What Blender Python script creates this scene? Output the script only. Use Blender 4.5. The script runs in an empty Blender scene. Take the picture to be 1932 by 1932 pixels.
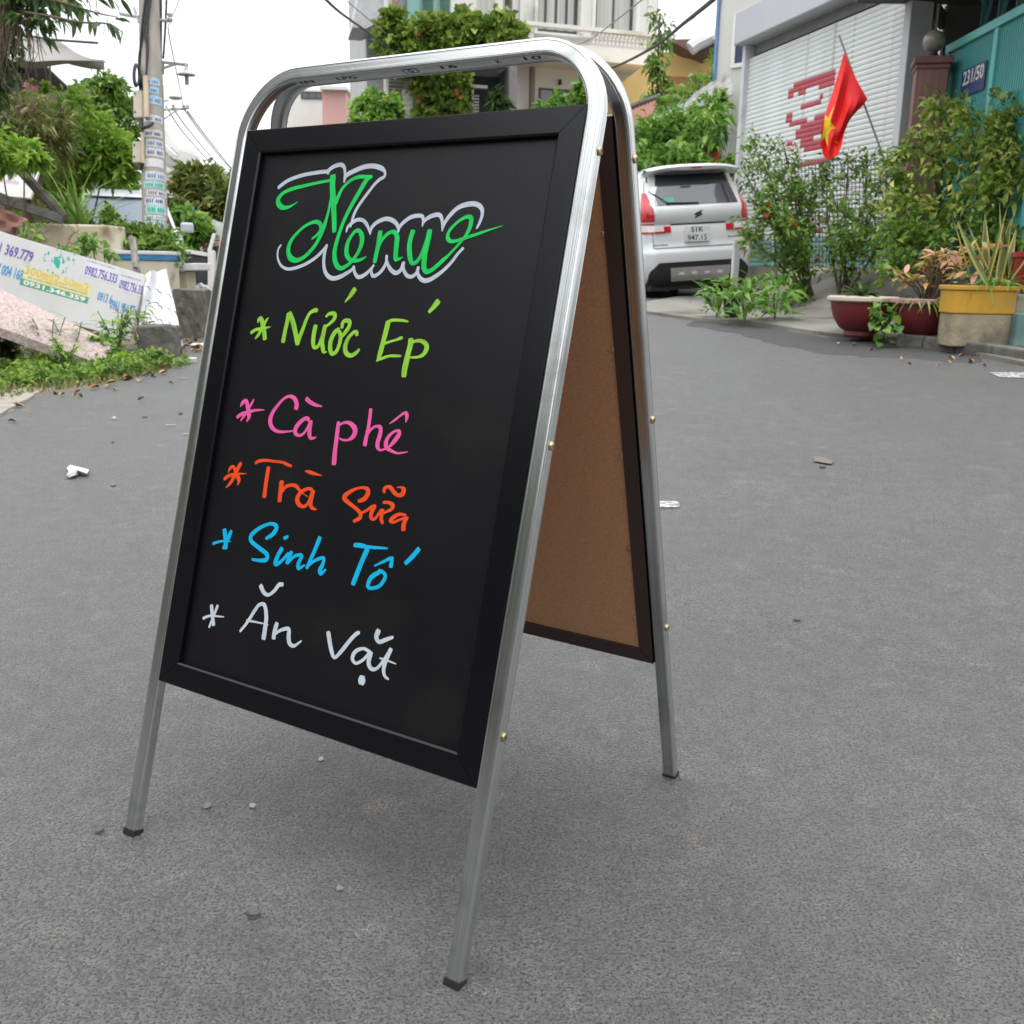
import bpy, bmesh, math, random
import numpy as np
from mathutils import Vector, Matrix

# ------------------------------------------------------------------ camera
SC = bpy.context.scene
COL = SC.collection
CAM_H, PITCH, ROLL = 0.86579, -0.2329, 0.01981
F, CX = 1923.73, 966.0          # focal length and centre in pixels of a 1932 px wide view of the photograph
_c, _s = math.cos(PITCH), math.sin(PITCH)
FW = Vector((0, _c, _s)); _up = Vector((0, -_s, _c)); _rt = Vector((1, 0, 0))
RT = math.cos(ROLL) * _rt + math.sin(ROLL) * _up
UP = -math.sin(ROLL) * _rt + math.cos(ROLL) * _up
EYE = Vector((0, 0, CAM_H))
cd = bpy.data.cameras.new('camera'); cam = bpy.data.objects.new('camera', cd); COL.objects.link(cam)
cd.sensor_width = 36; cd.lens = 36 * F / 1932; cd.clip_end = 900; cd.clip_start = 0.02
_m = Matrix((RT, UP, -FW)).transposed().to_4x4(); _m.translation = EYE
cam.matrix_world = _m
cd.dof.use_dof = True; cd.dof.focus_distance = 1.75; cd.dof.aperture_fstop = 13.0
SC.camera = cam

# ------------------------------------------------------------------ sky, sun, exposure
SUN_EL, SUN_AZ = math.radians(74), math.radians(215)
W = bpy.data.worlds.new('World'); SC.world = W; W.use_nodes = True
nt = W.node_tree; nt.nodes.clear()
def N(t, ty, **k):
    n = t.nodes.new(ty)
    for a, b in k.items(): setattr(n, a, b)
    return n
out = N(nt, 'ShaderNodeOutputWorld'); bg = N(nt, 'ShaderNodeBackground'); bg.inputs['Strength'].default_value = 0.1
sky = N(nt, 'ShaderNodeTexSky', sky_type='NISHITA'); sky.sun_disc = False
sky.sun_elevation = SUN_EL; sky.sun_rotation = SUN_AZ
tc = N(nt, 'ShaderNodeTexCoord'); sep = N(nt, 'ShaderNodeSeparateXYZ')
nt.links.new(tc.outputs['Generated'], sep.inputs[0])
mr = N(nt, 'ShaderNodeMapRange'); mr.inputs['From Min'].default_value = 0.0; mr.inputs['From Max'].default_value = 1.0
mr.inputs['To Min'].default_value = 9.6; mr.inputs['To Max'].default_value = 27.0
nt.links.new(sep.outputs['Z'], mr.inputs['Value'])
nz = N(nt, 'ShaderNodeTexNoise'); nz.inputs['Scale'].default_value = 2.6; nz.inputs['Detail'].default_value = 5
mp = N(nt, 'ShaderNodeMapping'); mp.inputs['Scale'].default_value = (1, 1, 3.2)
nt.links.new(tc.outputs['Generated'], mp.inputs[0]); nt.links.new(mp.outputs[0], nz.inputs['Vector'])
mr2 = N(nt, 'ShaderNodeMapRange'); mr2.inputs['From Min'].default_value = .3; mr2.inputs['From Max'].default_value = .7
mr2.inputs['To Min'].default_value = .86; mr2.inputs['To Max'].default_value = 1.14
nt.links.new(nz.outputs['Fac'], mr2.inputs['Value'])
mu = N(nt, 'ShaderNodeMath', operation='MULTIPLY'); nt.links.new(mr.outputs[0], mu.inputs[0]); nt.links.new(mr2.outputs[0], mu.inputs[1])
cc = N(nt, 'ShaderNodeCombineColor')
for i, k in enumerate((.985, 1.0, 1.03)):
    m_ = N(nt, 'ShaderNodeMath', operation='MULTIPLY'); m_.inputs[1].default_value = k
    nt.links.new(mu.outputs[0], m_.inputs[0]); nt.links.new(m_.outputs[0], cc.inputs[i])
mx = N(nt, 'ShaderNodeMix', data_type='RGBA'); mx.inputs[0].default_value = .93
nt.links.new(sky.outputs[0], mx.inputs[6]); nt.links.new(cc.outputs[0], mx.inputs[7])
nt.links.new(mx.outputs[2], bg.inputs['Color']); nt.links.new(bg.outputs[0], out.inputs['Surface'])
sl = bpy.data.lights.new('sun', 'SUN'); sl.energy = 0.9; sl.angle = math.radians(24); sl.color = (1, .95, .87)
so = bpy.data.objects.new('sun', sl); COL.objects.link(so)
_d = Vector((math.sin(SUN_AZ) * math.cos(SUN_EL), math.cos(SUN_AZ) * math.cos(SUN_EL), math.sin(SUN_EL)))
so.rotation_euler = _d.to_track_quat('Z', 'Y').to_euler(); so.location = (0, 0, 30)
SC.view_settings.view_transform = 'Standard'; SC.view_settings.look = 'None'
SC.view_settings.exposure = 0.2; SC.view_settings.gamma = 1.0; SC.view_settings.use_curve_mapping = False

# ------------------------------------------------------------------ helpers
def G(x, y):                                       # height of the street surface: flat by the board, climbing to the right
    s = max(0.0, x * .5736 + y * .8192 - 2.0)
    z = .62 * (1 - math.exp(-(s / 7.34) ** 2))
    def ss(t): t = min(1, max(0, t)); return t * t * (3 - 2 * t)
    return z + .42 * ss((x - 2.9) / 1.0) * ss((y - 9.8) / 2.2)
def ray(px, py): return FW + RT * ((px - CX) / F) - UP * ((py - CX) / F)
def P(px, py, d): return EYE + ray(px, py) * d      # point seen at a pixel, d metres along the view axis
def GP(px, py, off=0.0):                            # where that line of sight meets the street
    r = ray(px, py); d = .3
    while d < 120:
        p = EYE + r * d
        if p.z <= G(p.x, p.y) + off: break
        d *= 1.004
    return Vector((p.x, p.y, G(p.x, p.y) + off))
def onG(x, y, off=0): return Vector((x, y, G(x, y) + off))
def depth(p): return (Vector(p) - EYE).dot(FW)

class Plane:
    def __init__(s, o, ex, ey):
        s.o = Vector(o); s.ex = Vector(ex).normalized(); s.ey = Vector(ey).normalized(); s.n = s.ex.cross(s.ey).normalized()
    def hit(s, px, py, n=0):
        r = ray(px, py); o = s.o + s.n * n
        t = (o - EYE).dot(s.n) / r.dot(s.n); q = EYE + r * t - o
        return q.dot(s.ex), q.dot(s.ey)
    def pt(s, a, b, n=0): return s.o + s.ex * a + s.ey * b + s.n * n
    def rect(s, x0, y0, x1, y1):
        a0 = s.hit(x0, (y0 + y1) / 2)[0]; a1 = s.hit(x1, (y0 + y1) / 2)[0]
        b1 = s.hit((x0 + x1) / 2, y0)[1]; b0 = s.hit((x0 + x1) / 2, y1)[1]
        return a0, a1, b0, b1
    def box(s, mb, a0, a1, b0, b1, n0, n1):
        mb.obox(s.pt(a0, b0, n0), s.ex * (a1 - a0), s.ey * (b1 - b0), s.n * (n1 - n0))
    def boxpx(s, mb, x0, y0, x1, y1, n0, n1): s.box(mb, *s.rect(x0, y0, x1, y1), n0, n1)
def wall_plane(pl, dl, pr, dr):                     # upright plane through two columns of the view
    A = P(pl, 510, dl); B = P(pr, 510, dr); A.z = B.z = 0
    return Plane(A, B - A, (0, 0, 1))

BASE = {}
class MB:
    def __init__(s): s.v = []; s.f = []; s.uv = []
    def add(s, vs, fs, uvs=None):
        b = len(s.v); s.v += [tuple(p) for p in vs]; s.f += [tuple(b + i for i in f) for f in fs]
        s.uv += list(uvs) if uvs else [(p[0], p[1]) for p in vs]
        return s
    def obox(s, o, a, b, c):
        o, a, b, c = Vector(o), Vector(a), Vector(b), Vector(c)
        if a.cross(b).dot(c) < 0: o = o + a; a = -a
        q = [o, o + a, o + a + b, o + b, o + c, o + a + c, o + a + b + c, o + b + c]
        return s.add(q, [(3, 2, 1, 0), (4, 5, 6, 7), (0, 1, 5, 4), (1, 2, 6, 5), (2, 3, 7, 6), (3, 0, 4, 7)])
    def box(s, c, e, rz=0):
        c, s_ = Vector(c), math.sin(rz); k = math.cos(rz); x = Vector((k, s_, 0)) * e[0]; y = Vector((-s_, k, 0)) * e[1]
        return s.obox(c - x / 2 - y / 2, x, y, (0, 0, e[2]))
    def tube(s, pts, r, n=8, cap=True):
        pts = [Vector(p) for p in pts]; m = len(pts)
        rs = r if isinstance(r, (list, tuple)) else [r] * m
        vs, fs, uv = [], [], []; ref = None; L = 0
        for i, p in enumerate(pts):
            t = (pts[min(i + 1, m - 1)] - pts[max(i - 1, 0)]).normalized()
            if ref is None: ref = t.orthogonal().normalized()
            ref = (ref - t * ref.dot(t)).normalized(); b = t.cross(ref)
            if i: L += (p - pts[i - 1]).length
            for k in range(n):
                a = 2 * math.pi * k / n; vs.append(p + (ref * math.cos(a) + b * math.sin(a)) * rs[i]); uv.append((k / n * .1, L))
        for i in range(m - 1):
            for k in range(n): fs.append((i * n + k, i * n + (k + 1) % n, (i + 1) * n + (k + 1) % n, (i + 1) * n + k))
        if cap: fs += [tuple(range(n - 1, -1, -1)), tuple(range((m - 1) * n, m * n))]
        return s.add(vs, fs, uv)
    def lathe(s, prof, c, n=24, ax=None):
        c = Vector(c); z = Vector(ax).normalized() if ax else Vector((0, 0, 1)); x = z.orthogonal().normalized(); y = z.cross(x)
        vs = [c + (x * math.cos(2 * math.pi * k / n) + y * math.sin(2 * math.pi * k / n)) * r + z * h for r, h in prof for k in range(n)]
        fs = [(i * n + k, i * n + (k + 1) % n, (i + 1) * n + (k + 1) % n, (i + 1) * n + k) for i in range(len(prof) - 1) for k in range(n)]
        if prof[0][0] > 1e-4: fs.append(tuple(range(n - 1, -1, -1)))
        if prof[-1][0] > 1e-4: fs.append(tuple(range((len(prof) - 1) * n, len(prof) * n)))
        return s.add(vs, fs)
    def prism(s, poly, vec):
        poly = [Vector(p) for p in poly]; v = Vector(vec); n = len(poly)
        nn = Vector((0, 0, 0))
        for i in range(n): nn += poly[i].cross(poly[(i + 1) % n])
        if nn.dot(v) > 0: poly = poly[::-1]
        return s.add(poly + [p + v for p in poly], [tuple(range(n)), tuple(range(2 * n - 1, n - 1, -1))] + [(i, i + n, (i + 1) % n + n, (i + 1) % n) for i in range(n)])
    def grid(s, rows, flip=False):
        m, n = len(rows), len(rows[0])
        fs = [(i * n + j, i * n + j + 1, (i + 1) * n + j + 1, (i + 1) * n + j) for i in range(m - 1) for j in range(n - 1)]
        if flip: fs = [f[::-1] for f in fs]
        return s.add([p for r in rows for p in r], fs)
    def sheet(s, rows, t):                          # a grid with thickness along vector t
        t = Vector(t); m, n = len(rows), len(rows[0]); a = [Vector(p) for r in rows for p in r]
        fs = [(i * n + j, i * n + j + 1, (i + 1) * n + j + 1, (i + 1) * n + j) for i in range(m - 1) for j in range(n - 1)]
        k = m * n; fs += [tuple(q + k for q in f[::-1]) for f in fs]
        rim = list(range(n)) + [i * n + n - 1 for i in range(1, m)] + [(m - 1) * n + j for j in range(n - 2, -1, -1)] + [i * n for i in range(m - 2, 0, -1)]
        fs += [(rim[(i + 1) % len(rim)], rim[i], rim[i] + k, rim[(i + 1) % len(rim)] + k) for i in range(len(rim))]
        return s.add(a + [p + t for p in a], fs)
    def build(s, name, m, parent=None, smooth=False, kind=None, local=False, bevel=0, label=None):
        me = bpy.data.meshes.new(name)
        if local: base = Vector((0, 0, 0))
        elif parent: base = BASE[parent.name]
        else:
            a = np.array(s.v); base = Vector(((a[:, 0].min() + a[:, 0].max()) / 2, (a[:, 1].min() + a[:, 1].max()) / 2, a[:, 2].min()))
        me.from_pydata([(p[0] - base.x, p[1] - base.y, p[2] - base.z) for p in s.v], [], s.f)
        uvl = me.uv_layers.new(name='UVMap'); idx = np.empty(len(me.loops), int); me.loops.foreach_get('vertex_index', idx)
        uvl.data.foreach_set('uv', np.array(s.uv, float)[idx][:, :2].ravel())
        me.materials.append(m)
        if smooth:
            me.shade_smooth()
            if smooth != 2: me.set_sharp_from_angle(angle=math.radians(38))
        o = bpy.data.objects.new(name, me); COL.objects.link(o)
        if parent: o.parent = parent
        elif not local: o.location = base
        BASE[o.name] = base
        if kind: o['kind'] = kind
        if label: o['label'] = label
        if bevel:
            b = o.modifiers.new('bevel', 'BEVEL'); b.width = bevel; b.segments = 2; b.limit_method = 'ANGLE'; b.angle_limit = math.radians(40)
        return o
def tag(o, label, cat, group=None):
    o['label'] = label; o['category'] = cat
    if group: o['group'] = group
    return o
def thing(name, label, cat, loc, group=None, local=False):
    o = bpy.data.objects.new(name, None); COL.objects.link(o); o.location = loc; o.empty_display_size = .1
    BASE[o.name] = Vector((0, 0, 0)) if local else Vector(loc)
    return tag(o, label, cat, group)
def copy_thing(o, loc=None, parent=None, label=None):
    c = o.copy(); COL.objects.link(c)
    if parent: c.parent = parent
    if loc is not None: c.location = loc
    if label: c['label'] = label
    BASE[c.name] = BASE[o.name]
    for ch in o.children: copy_thing(ch, None, c)
    return c

# ------------------------------------------------------------------ materials
def S(r, g, b, k=1.0):
    def l(c): c /= 255; return (c / 12.92 if c <= .04045 else ((c + .055) / 1.055) ** 2.4) * k
    return (l(r), l(g), l(b), 1)
def _tex(t, kind, vec, scale, detail=4, **k):
    n = N(t, kind); n.inputs['Scale'].default_value = scale
    if 'Detail' in n.inputs: n.inputs['Detail'].default_value = detail
    t.links.new(vec, n.inputs['Vector'])
    for a, b in k.items(): setattr(n, a, b)
    return n
def _range(t, v, a, b, c=0, d=1):
    m = N(t, 'ShaderNodeMapRange'); m.inputs[1].default_value = a; m.inputs[2].default_value = b; m.inputs[3].default_value = c; m.inputs[4].default_value = d
    t.links.new(v, m.inputs[0]); return m.outputs[0]
def _mix(t, fac, a, b):
    m = N(t, 'ShaderNodeMix', data_type='RGBA')
    if isinstance(fac, float): m.inputs[0].default_value = fac
    else: t.links.new(fac, m.inputs[0])
    for i, x in ((6, a), (7, b)):
        if isinstance(x, (tuple, list)): m.inputs[i].default_value = x
        else: t.links.new(x, m.inputs[i])
    return m.outputs[2]
def mat(name, c, c2=None, rough=.6, metal=0.0, scale=6, bump=0.0, bscale=80, spec=.5, lo=.35, hi=.65, stretch=None, uv=False, dirt=None, dirt_at=.56, dscale=3, coat=0.0, bdist=.002):
    m = bpy.data.materials.new(name); m.use_nodes = True; t = m.node_tree; p = t.nodes['Principled BSDF']
    tc = N(t, 'ShaderNodeTexCoord'); mp = N(t, 'ShaderNodeMapping'); t.links.new(tc.outputs['UV' if uv else 'Object'], mp.inputs[0])
    if stretch: mp.inputs['Scale'].default_value = stretch
    v = mp.outputs[0]; col = None
    if c2 is None: c2 = tuple(min(1, x * .82) for x in c[:3]) + (1,)
    nz = _tex(t, 'ShaderNodeTexNoise', v, scale, 6); col = _mix(t, _range(t, nz.outputs['Fac'], lo, hi), c, c2)
    if dirt:
        dz = _tex(t, 'ShaderNodeTexNoise', tc.outputs['Object'], dscale, 8); col = _mix(t, _range(t, dz.outputs['Fac'], dirt_at, dirt_at + .1, 0, .85), col, dirt)
    t.links.new(col, p.inputs['Base Color'])
    p.inputs['Roughness'].default_value = rough; p.inputs['Metallic'].default_value = metal; p.inputs['Specular IOR Level'].default_value = spec
    p.inputs['Coat Weight'].default_value = coat; p.inputs['Coat Roughness'].default_value = .06
    if bump:
        bz = _tex(t, 'ShaderNodeTexNoise', v, bscale, 4); b = N(t, 'ShaderNodeBump'); b.inputs['Strength'].default_value = bump; b.inputs['Distance'].default_value = bdist
        t.links.new(bz.outputs['Fac'], b.inputs['Height']); t.links.new(b.outputs[0], p.inputs['Normal'])
    return m
def leafmat(name, c0, c1, c2, rough=.5, trans=.3):
    m = bpy.data.materials.new(name); m.use_nodes = True; t = m.node_tree; p = t.nodes['Principled BSDF']; o = t.nodes['Material Output']
    a = N(t, 'ShaderNodeAttribute'); a.attribute_name = 'v'; r = N(t, 'ShaderNodeValToRGB'); t.links.new(a.outputs['Fac'], r.inputs[0])
    e = r.color_ramp.elements; e[0].position = .1; e[0].color = c0; e[1].position = .92; e[1].color = c2; k = e.new(.5); k.color = c1
    t.links.new(r.outputs[0], p.inputs['Base Color']); p.inputs['Roughness'].default_value = rough; p.inputs['Specular IOR Level'].default_value = .4
    tr = N(t, 'ShaderNodeBsdfTranslucent'); t.links.new(r.outputs[0], tr.inputs[0]); ms = N(t, 'ShaderNodeMixShader'); ms.inputs[0].default_value = trans
    t.links.new(p.outputs[0], ms.inputs[1]); t.links.new(tr.outputs[0], ms.inputs[2]); t.links.new(ms.outputs[0], o.inputs[0])
    return m
def glassmat(name, c, rough=.08):
    m = mat(name, c, c, rough=rough, spec=.8, coat=.6); return m
def speckle(name, base, specs, scale, rough=.8, bump=.5, bscale=None, bdist=.003, big=None):
    m = bpy.data.materials.new(name); m.use_nodes = True; t = m.node_tree; p = t.nodes['Principled BSDF']
    tc = N(t, 'ShaderNodeTexCoord'); v = tc.outputs['Object']
    vo = _tex(t, 'ShaderNodeTexVoronoi', v, scale); sp = N(t, 'ShaderNodeSeparateColor'); t.links.new(vo.outputs['Color'], sp.inputs[0])
    r = N(t, 'ShaderNodeValToRGB'); r.color_ramp.interpolation = 'CONSTANT'; t.links.new(sp.outputs[0], r.inputs[0]); e = r.color_ramp.elements
    e[0].color = base; e[1].position = specs[0][0]; e[1].color = specs[0][1]
    for q, c in specs[1:]: k = e.new(q); k.color = c
    nz = _tex(t, 'ShaderNodeTexNoise', v, scale * .12, 6); col = _mix(t, _range(t, nz.outputs['Fac'], .3, .7, 0, .35), r.outputs[0], big or base)
    t.links.new(col, p.inputs['Base Color']); p.inputs['Roughness'].default_value = rough
    bz = _tex(t, 'ShaderNodeTexNoise', v, bscale or scale, 5); b = N(t, 'ShaderNodeBump'); b.inputs['Strength'].default_value = bump; b.inputs['Distance'].default_value = bdist
    t.links.new(bz.outputs['Fac'], b.inputs['Height']); t.links.new(b.outputs[0], p.inputs['Normal'])
    return m
def asphalt(name, k=1.0, rough=.46):
    m = bpy.data.materials.new(name); m.use_nodes = True; t = m.node_tree; p = t.nodes['Principled BSDF']
    v = N(t, 'ShaderNodeTexCoord').outputs['Object']
    k *= .82
    def C(r, g, b): return (r * k * 1.005, g * k, b * k * .985, 1)
    vo = _tex(t, 'ShaderNodeTexVoronoi', v, 165); sp = N(t, 'ShaderNodeSeparateColor'); t.links.new(vo.outputs['Color'], sp.inputs[0])
    r = N(t, 'ShaderNodeValToRGB'); t.links.new(sp.outputs[0], r.inputs[0]); e = r.color_ramp.elements
    e[0].color = C(.1, .1, .104); e[1].position = 1; e[1].color = C(.24, .238, .236)
    for q, c in ((.3, C(.13, .13, .134)), (.8, C(.155, .155, .16)), (.955, C(.185, .185, .188))): x = e.new(q); x.color = c
    n1 = _tex(t, 'ShaderNodeTexNoise', v, 1.1, 6); col = _mix(t, _range(t, n1.outputs['Fac'], .35, .68, 0, .4), r.outputs[0], C(.125, .125, .13))
    n4 = _tex(t, 'ShaderNodeTexNoise', v, .33, 4); col = _mix(t, _range(t, n4.outputs['Fac'], .42, .7, 0, .25), col, C(.18, .178, .178))
    n2 = _tex(t, 'ShaderNodeTexNoise', v, 8, 7); n3 = _tex(t, 'ShaderNodeTexNoise', v, 210, 3)
    a = _range(t, n2.outputs['Fac'], .6, .68); b_ = _range(t, n3.outputs['Fac'], .52, .58)
    mm = N(t, 'ShaderNodeMath', operation='MULTIPLY'); t.links.new(a, mm.inputs[0]); t.links.new(b_, mm.inputs[1])
    col = _mix(t, mm.outputs[0], col, C(.44, .37, .28))
    mpb = N(t, 'ShaderNodeMapping'); mpb.inputs['Rotation'].default_value = (0, 0, .35); mpb.inputs['Scale'].default_value = (1.6, .12, 1); t.links.new(v, mpb.inputs[0]); nb = _tex(t, 'ShaderNodeTexNoise', mpb.outputs[0], 1.0, 3)
    col = _mix(t, _range(t, nb.outputs['Fac'], .45, .7, 0, .3), col, C(.2, .2, .2))
    n5 = _tex(t, 'ShaderNodeTexNoise', v, 235, 4); cr = _range(t, n5.outputs['Fac'], .38, .5, .92, 0)     # pits between the stones: dirt, plus shade painted into the colour
    n6 = _tex(t, 'ShaderNodeTexNoise', v, 14, 5); ve = _tex(t, 'ShaderNodeTexVoronoi', v, 160, feature='DISTANCE_TO_EDGE')
    ed = N(t, 'ShaderNodeMath', operation='MULTIPLY'); t.links.new(_range(t, ve.outputs['Distance'], 0, .16, .6, 0), ed.inputs[0]); t.links.new(_range(t, n6.outputs['Fac'], .3, .75), ed.inputs[1])
    mxx = N(t, 'ShaderNodeMath', operation='MAXIMUM'); t.links.new(cr, mxx.inputs[0]); t.links.new(ed.outputs[0], mxx.inputs[1])
    col = _mix(t, mxx.outputs[0], col, C(.03, .03, .032)); t.links.new(col, p.inputs['Base Color'])
    p.inputs['Roughness'].default_value = rough; p.inputs['Specular IOR Level'].default_value = .75
    h1 = _tex(t, 'ShaderNodeTexNoise', v, 165, 6); h2 = _tex(t, 'ShaderNodeTexVoronoi', v, 165)
    ad = N(t, 'ShaderNodeMath', operation='MULTIPLY_ADD'); ad.inputs[1].default_value = -.4; t.links.new(h2.outputs['Distance'], ad.inputs[0]); t.links.new(h1.outputs['Fac'], ad.inputs[2])
    b = N(t, 'ShaderNodeBump'); b.inputs['Strength'].default_value = 1.0; b.inputs['Distance'].default_value = .011
    t.links.new(ad.outputs[0], b.inputs['Height']); t.links.new(b.outputs[0], p.inputs['Normal'])
    return m

WHITE = mat('white_paint', (.72, .71, .69, 1), (.62, .61, .59, 1), rough=.6, scale=2, dirt=(.4, .38, .34, 1), dirt_at=.62)
CREAM = mat('cream_paint', (.66, .6, .47, 1), (.58, .52, .4, 1), rough=.7, dirt=(.34, .28, .19, 1), dirt_at=.6)
DARK = mat('dark_metal', (.03, .031, .033, 1), rough=.5)
BLACK = mat('black_rubber', (.015, .015, .016, 1), rough=.55, bump=.2)
CONC = mat('concrete', (.3, .28, .25, 1), (.2, .19, .17, 1), rough=.9, scale=5, bump=.5, bscale=60, bdist=.004, dirt=(.1, .09, .075, 1), dirt_at=.58)
DARKCONC = mat('weathered_concrete', (.16, .15, .13, 1), (.085, .08, .07, 1), rough=.95, scale=9, bump=.8, bscale=40, bdist=.008)
PALECONC = mat('pale_concrete', (.38, .35, .31, 1), (.3, .28, .25, 1), rough=.9, scale=2.5, bump=.3, bscale=50, dirt=(.22, .2, .18, 1))
BARK = mat('bark', (.12, .085, .06, 1), (.07, .05, .035, 1), rough=.95, scale=20, bump=.8, bscale=40, bdist=.01)
STEMB = mat('brown_stem', (.14, .1, .07, 1), (.09, .065, .045, 1), rough=.9, scale=30)
STEMG = mat('green_stem', (.1, .15, .05, 1), (.08, .11, .04, 1), rough=.7)
CABLE = mat('cable', (.02, .02, .022, 1), rough=.6)
GREYCABLE = mat('grey_cable', (.3, .3, .31, 1), rough=.6)
STEEL = mat('painted_steel', (.55, .56, .57, 1), (.47, .48, .5, 1), rough=.5, scale=3, dirt=(.3, .28, .26, 1), dirt_at=.64)
L_BRIGHT = leafmat('leaf_bright', (.12, .24, .03, 1), (.24, .42, .05, 1), (.42, .56, .1, 1), trans=.42)
L_MID = leafmat('leaf_mid', (.065, .14, .024, 1), (.15, .27, .045, 1), (.29, .41, .085, 1))
L_DARK = leafmat('leaf_dark', (.03, .065, .018, 1), (.065, .125, .03, 1), (.14, .22, .06, 1))
L_OLIVE = leafmat('leaf_olive', (.1, .115, .035, 1), (.18, .2, .06, 1), (.29, .3, .1, 1))
L_YELLOW = leafmat('leaf_yellow', (.07, .14, .025, 1), (.24, .36, .06, 1), (.66, .68, .2, 1), trans=.4)
L_CROTON = leafmat('leaf_croton', (.12, .2, .03, 1), (.5, .36, .1, 1), (.74, .4, .3, 1))
L_MANGO = leafmat('leaf_mango', (.05, .09, .02, 1), (.14, .18, .04, 1), (.32, .33, .09, 1))
L_LUSH = leafmat('leaf_lush', (.065, .165, .03, 1), (.16, .33, .045, 1), (.3, .46, .09, 1), rough=.4, trans=.38)

# ------------------------------------------------------------------ foliage
def blob(px, py, d, rx, ry, rd=None):
    k = d / F; return (P(px, py, d), rx * k, rd or rx * k, ry * k)
def raw_mesh(name, V, Fq, m, vals=None):
    me = bpy.data.meshes.new(name); nv, nf, k = len(V), len(Fq), Fq.shape[1]
    me.vertices.add(nv); me.vertices.foreach_set('co', V.astype(np.float32).ravel())
    me.loops.add(nf * k); me.loops.foreach_set('vertex_index', Fq.astype(np.int32).ravel())
    me.polygons.add(nf); me.polygons.foreach_set('loop_start', np.arange(0, nf * k, k, dtype=np.int32))
    if vals is not None:
        at = me.attributes.new('v', 'FLOAT', 'FACE'); at.data.foreach_set('value', vals.astype(np.float32))
    me.materials.append(m); me.update(calc_edges=True); return me
def unit(a): return a / (np.linalg.norm(a, axis=1, keepdims=True) + 1e-9)
def cloud(name, m, parent, blobs, n, size, seed=1, sig=.16, per=22, narrow=.5, up=.25, droop=.25, inner=.55, kind=None):
    g = np.random.default_rng(seed); nc = max(6, n // per)
    wt = np.array([(b[1] * b[3]) for b in blobs]); pick = g.choice(len(blobs), nc, p=wt / wt.sum())
    C = np.array([tuple(b[0]) for b in blobs])[pick]; R = np.array([[b[1], b[2], b[3]] for b in blobs])[pick]
    D = unit(g.normal(size=(nc, 3))); rr = 1 - inner * g.random(nc) ** 1.3; CC = C + D * R * rr[:, None]
    which = g.integers(0, nc, n); sg = sig if isinstance(sig, float) else .1
    p = CC[which] + g.normal(size=(n, 3)) * (R[which].min(axis=1, keepdims=True) * sg)
    a = unit(g.normal(size=(n, 3)) * .8 + D[which] * .7 + np.array([0, 0, up])); L = size * (.6 + .8 * g.random((n, 1)))
    q = g.normal(size=(n, 3)) * .7 + np.array([0, 0, 1.0]); s = unit(np.cross(a, q)); nr = unit(np.cross(s, a))
    w = L * narrow / 2
    v0 = p; v1 = p + a * L * .45 + s * w + nr * L * .08; v2 = p + a * L - np.array([0, 0, 1]) * L * droop; v3 = p + a * L * .45 - s * w + nr * L * .08
    V = np.stack([v0, v1, v2, v3], 1).reshape(-1, 3); Fq = np.arange(4 * n).reshape(n, 4)
    cv = g.random(nc); vals = np.clip(.5 * cv[which] + .5 * g.random(n), 0, 1)
    b = np.array(tuple(BASE[parent.name])) if parent else np.array([V[:, 0].mean(), V[:, 1].mean(), V[:, 2].min()])
    me = raw_mesh(name, V - b, Fq, m, vals); o = bpy.data.objects.new(name, me); COL.objects.link(o)
    if parent: o.parent = parent
    else: o.location = b
    BASE[o.name] = Vector(b)
    if kind: o['kind'] = kind
    return o
def leaf_mesh(name, m, L, w, bend=.4, fold=.15, v=.5, seg=5, curve=1.0):
    V, Fq = [], []
    for i in range(seg + 1):
        t = i / seg; wd = w / 2 * (math.sin(math.pi * min(1, t ** .75 * .97 + .03)) ** .9 + .02)
        a = bend * t; x = L * t * math.cos(a * .6); z = -L * t * math.sin(a * .6) * curve
        V += [(x, wd, z + wd * fold * 2), (x, 0, z), (x, -wd, z + wd * fold * 2)]
    for i in range(seg):
        k = i * 3; Fq += [(k, k + 1, k + 4, k + 3), (k + 1, k + 2, k + 5, k + 4)]
    me = raw_mesh(name, np.array(V), np.array(Fq), m, np.full(len(Fq), v)); me.shade_smooth(); return me
def put(me, name, parent, p, d, roll=0, sc=1.0):    # an instance of a leaf mesh: base p, pointing along d
    d = Vector(d).normalized(); z = Vector((0, 0, 1)); y = z.cross(d)
    if y.length < 1e-3: y = Vector((1, 0, 0))
    y.normalize(); zz = d.cross(y); M = Matrix((d, y, zz)).transposed() @ Matrix.Rotation(roll, 3, 'X')
    o = bpy.data.objects.new(name, me); COL.objects.link(o); o.parent = parent
    b = BASE[parent.name]; mm = (M * sc).to_4x4(); mm.translation = Vector(p) - b; o.matrix_local = mm; BASE[o.name] = b
    return o
def rosette(parent, meshes, c, n, rng, lean=(.2, 1.2), sc=(.7, 1.2), spread=.02, name='leaf'):
    for i in range(n):
        a = rng.uniform(0, 2 * math.pi); e = rng.uniform(*lean)
        d = Vector((math.cos(a) * math.cos(e), math.sin(a) * math.cos(e), math.sin(e)))
        put(rng.choice(meshes), name, parent, Vector(c) + Vector((math.cos(a), math.sin(a), 0)) * spread, d, rng.uniform(-.5, .5), rng.uniform(*sc))

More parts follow.
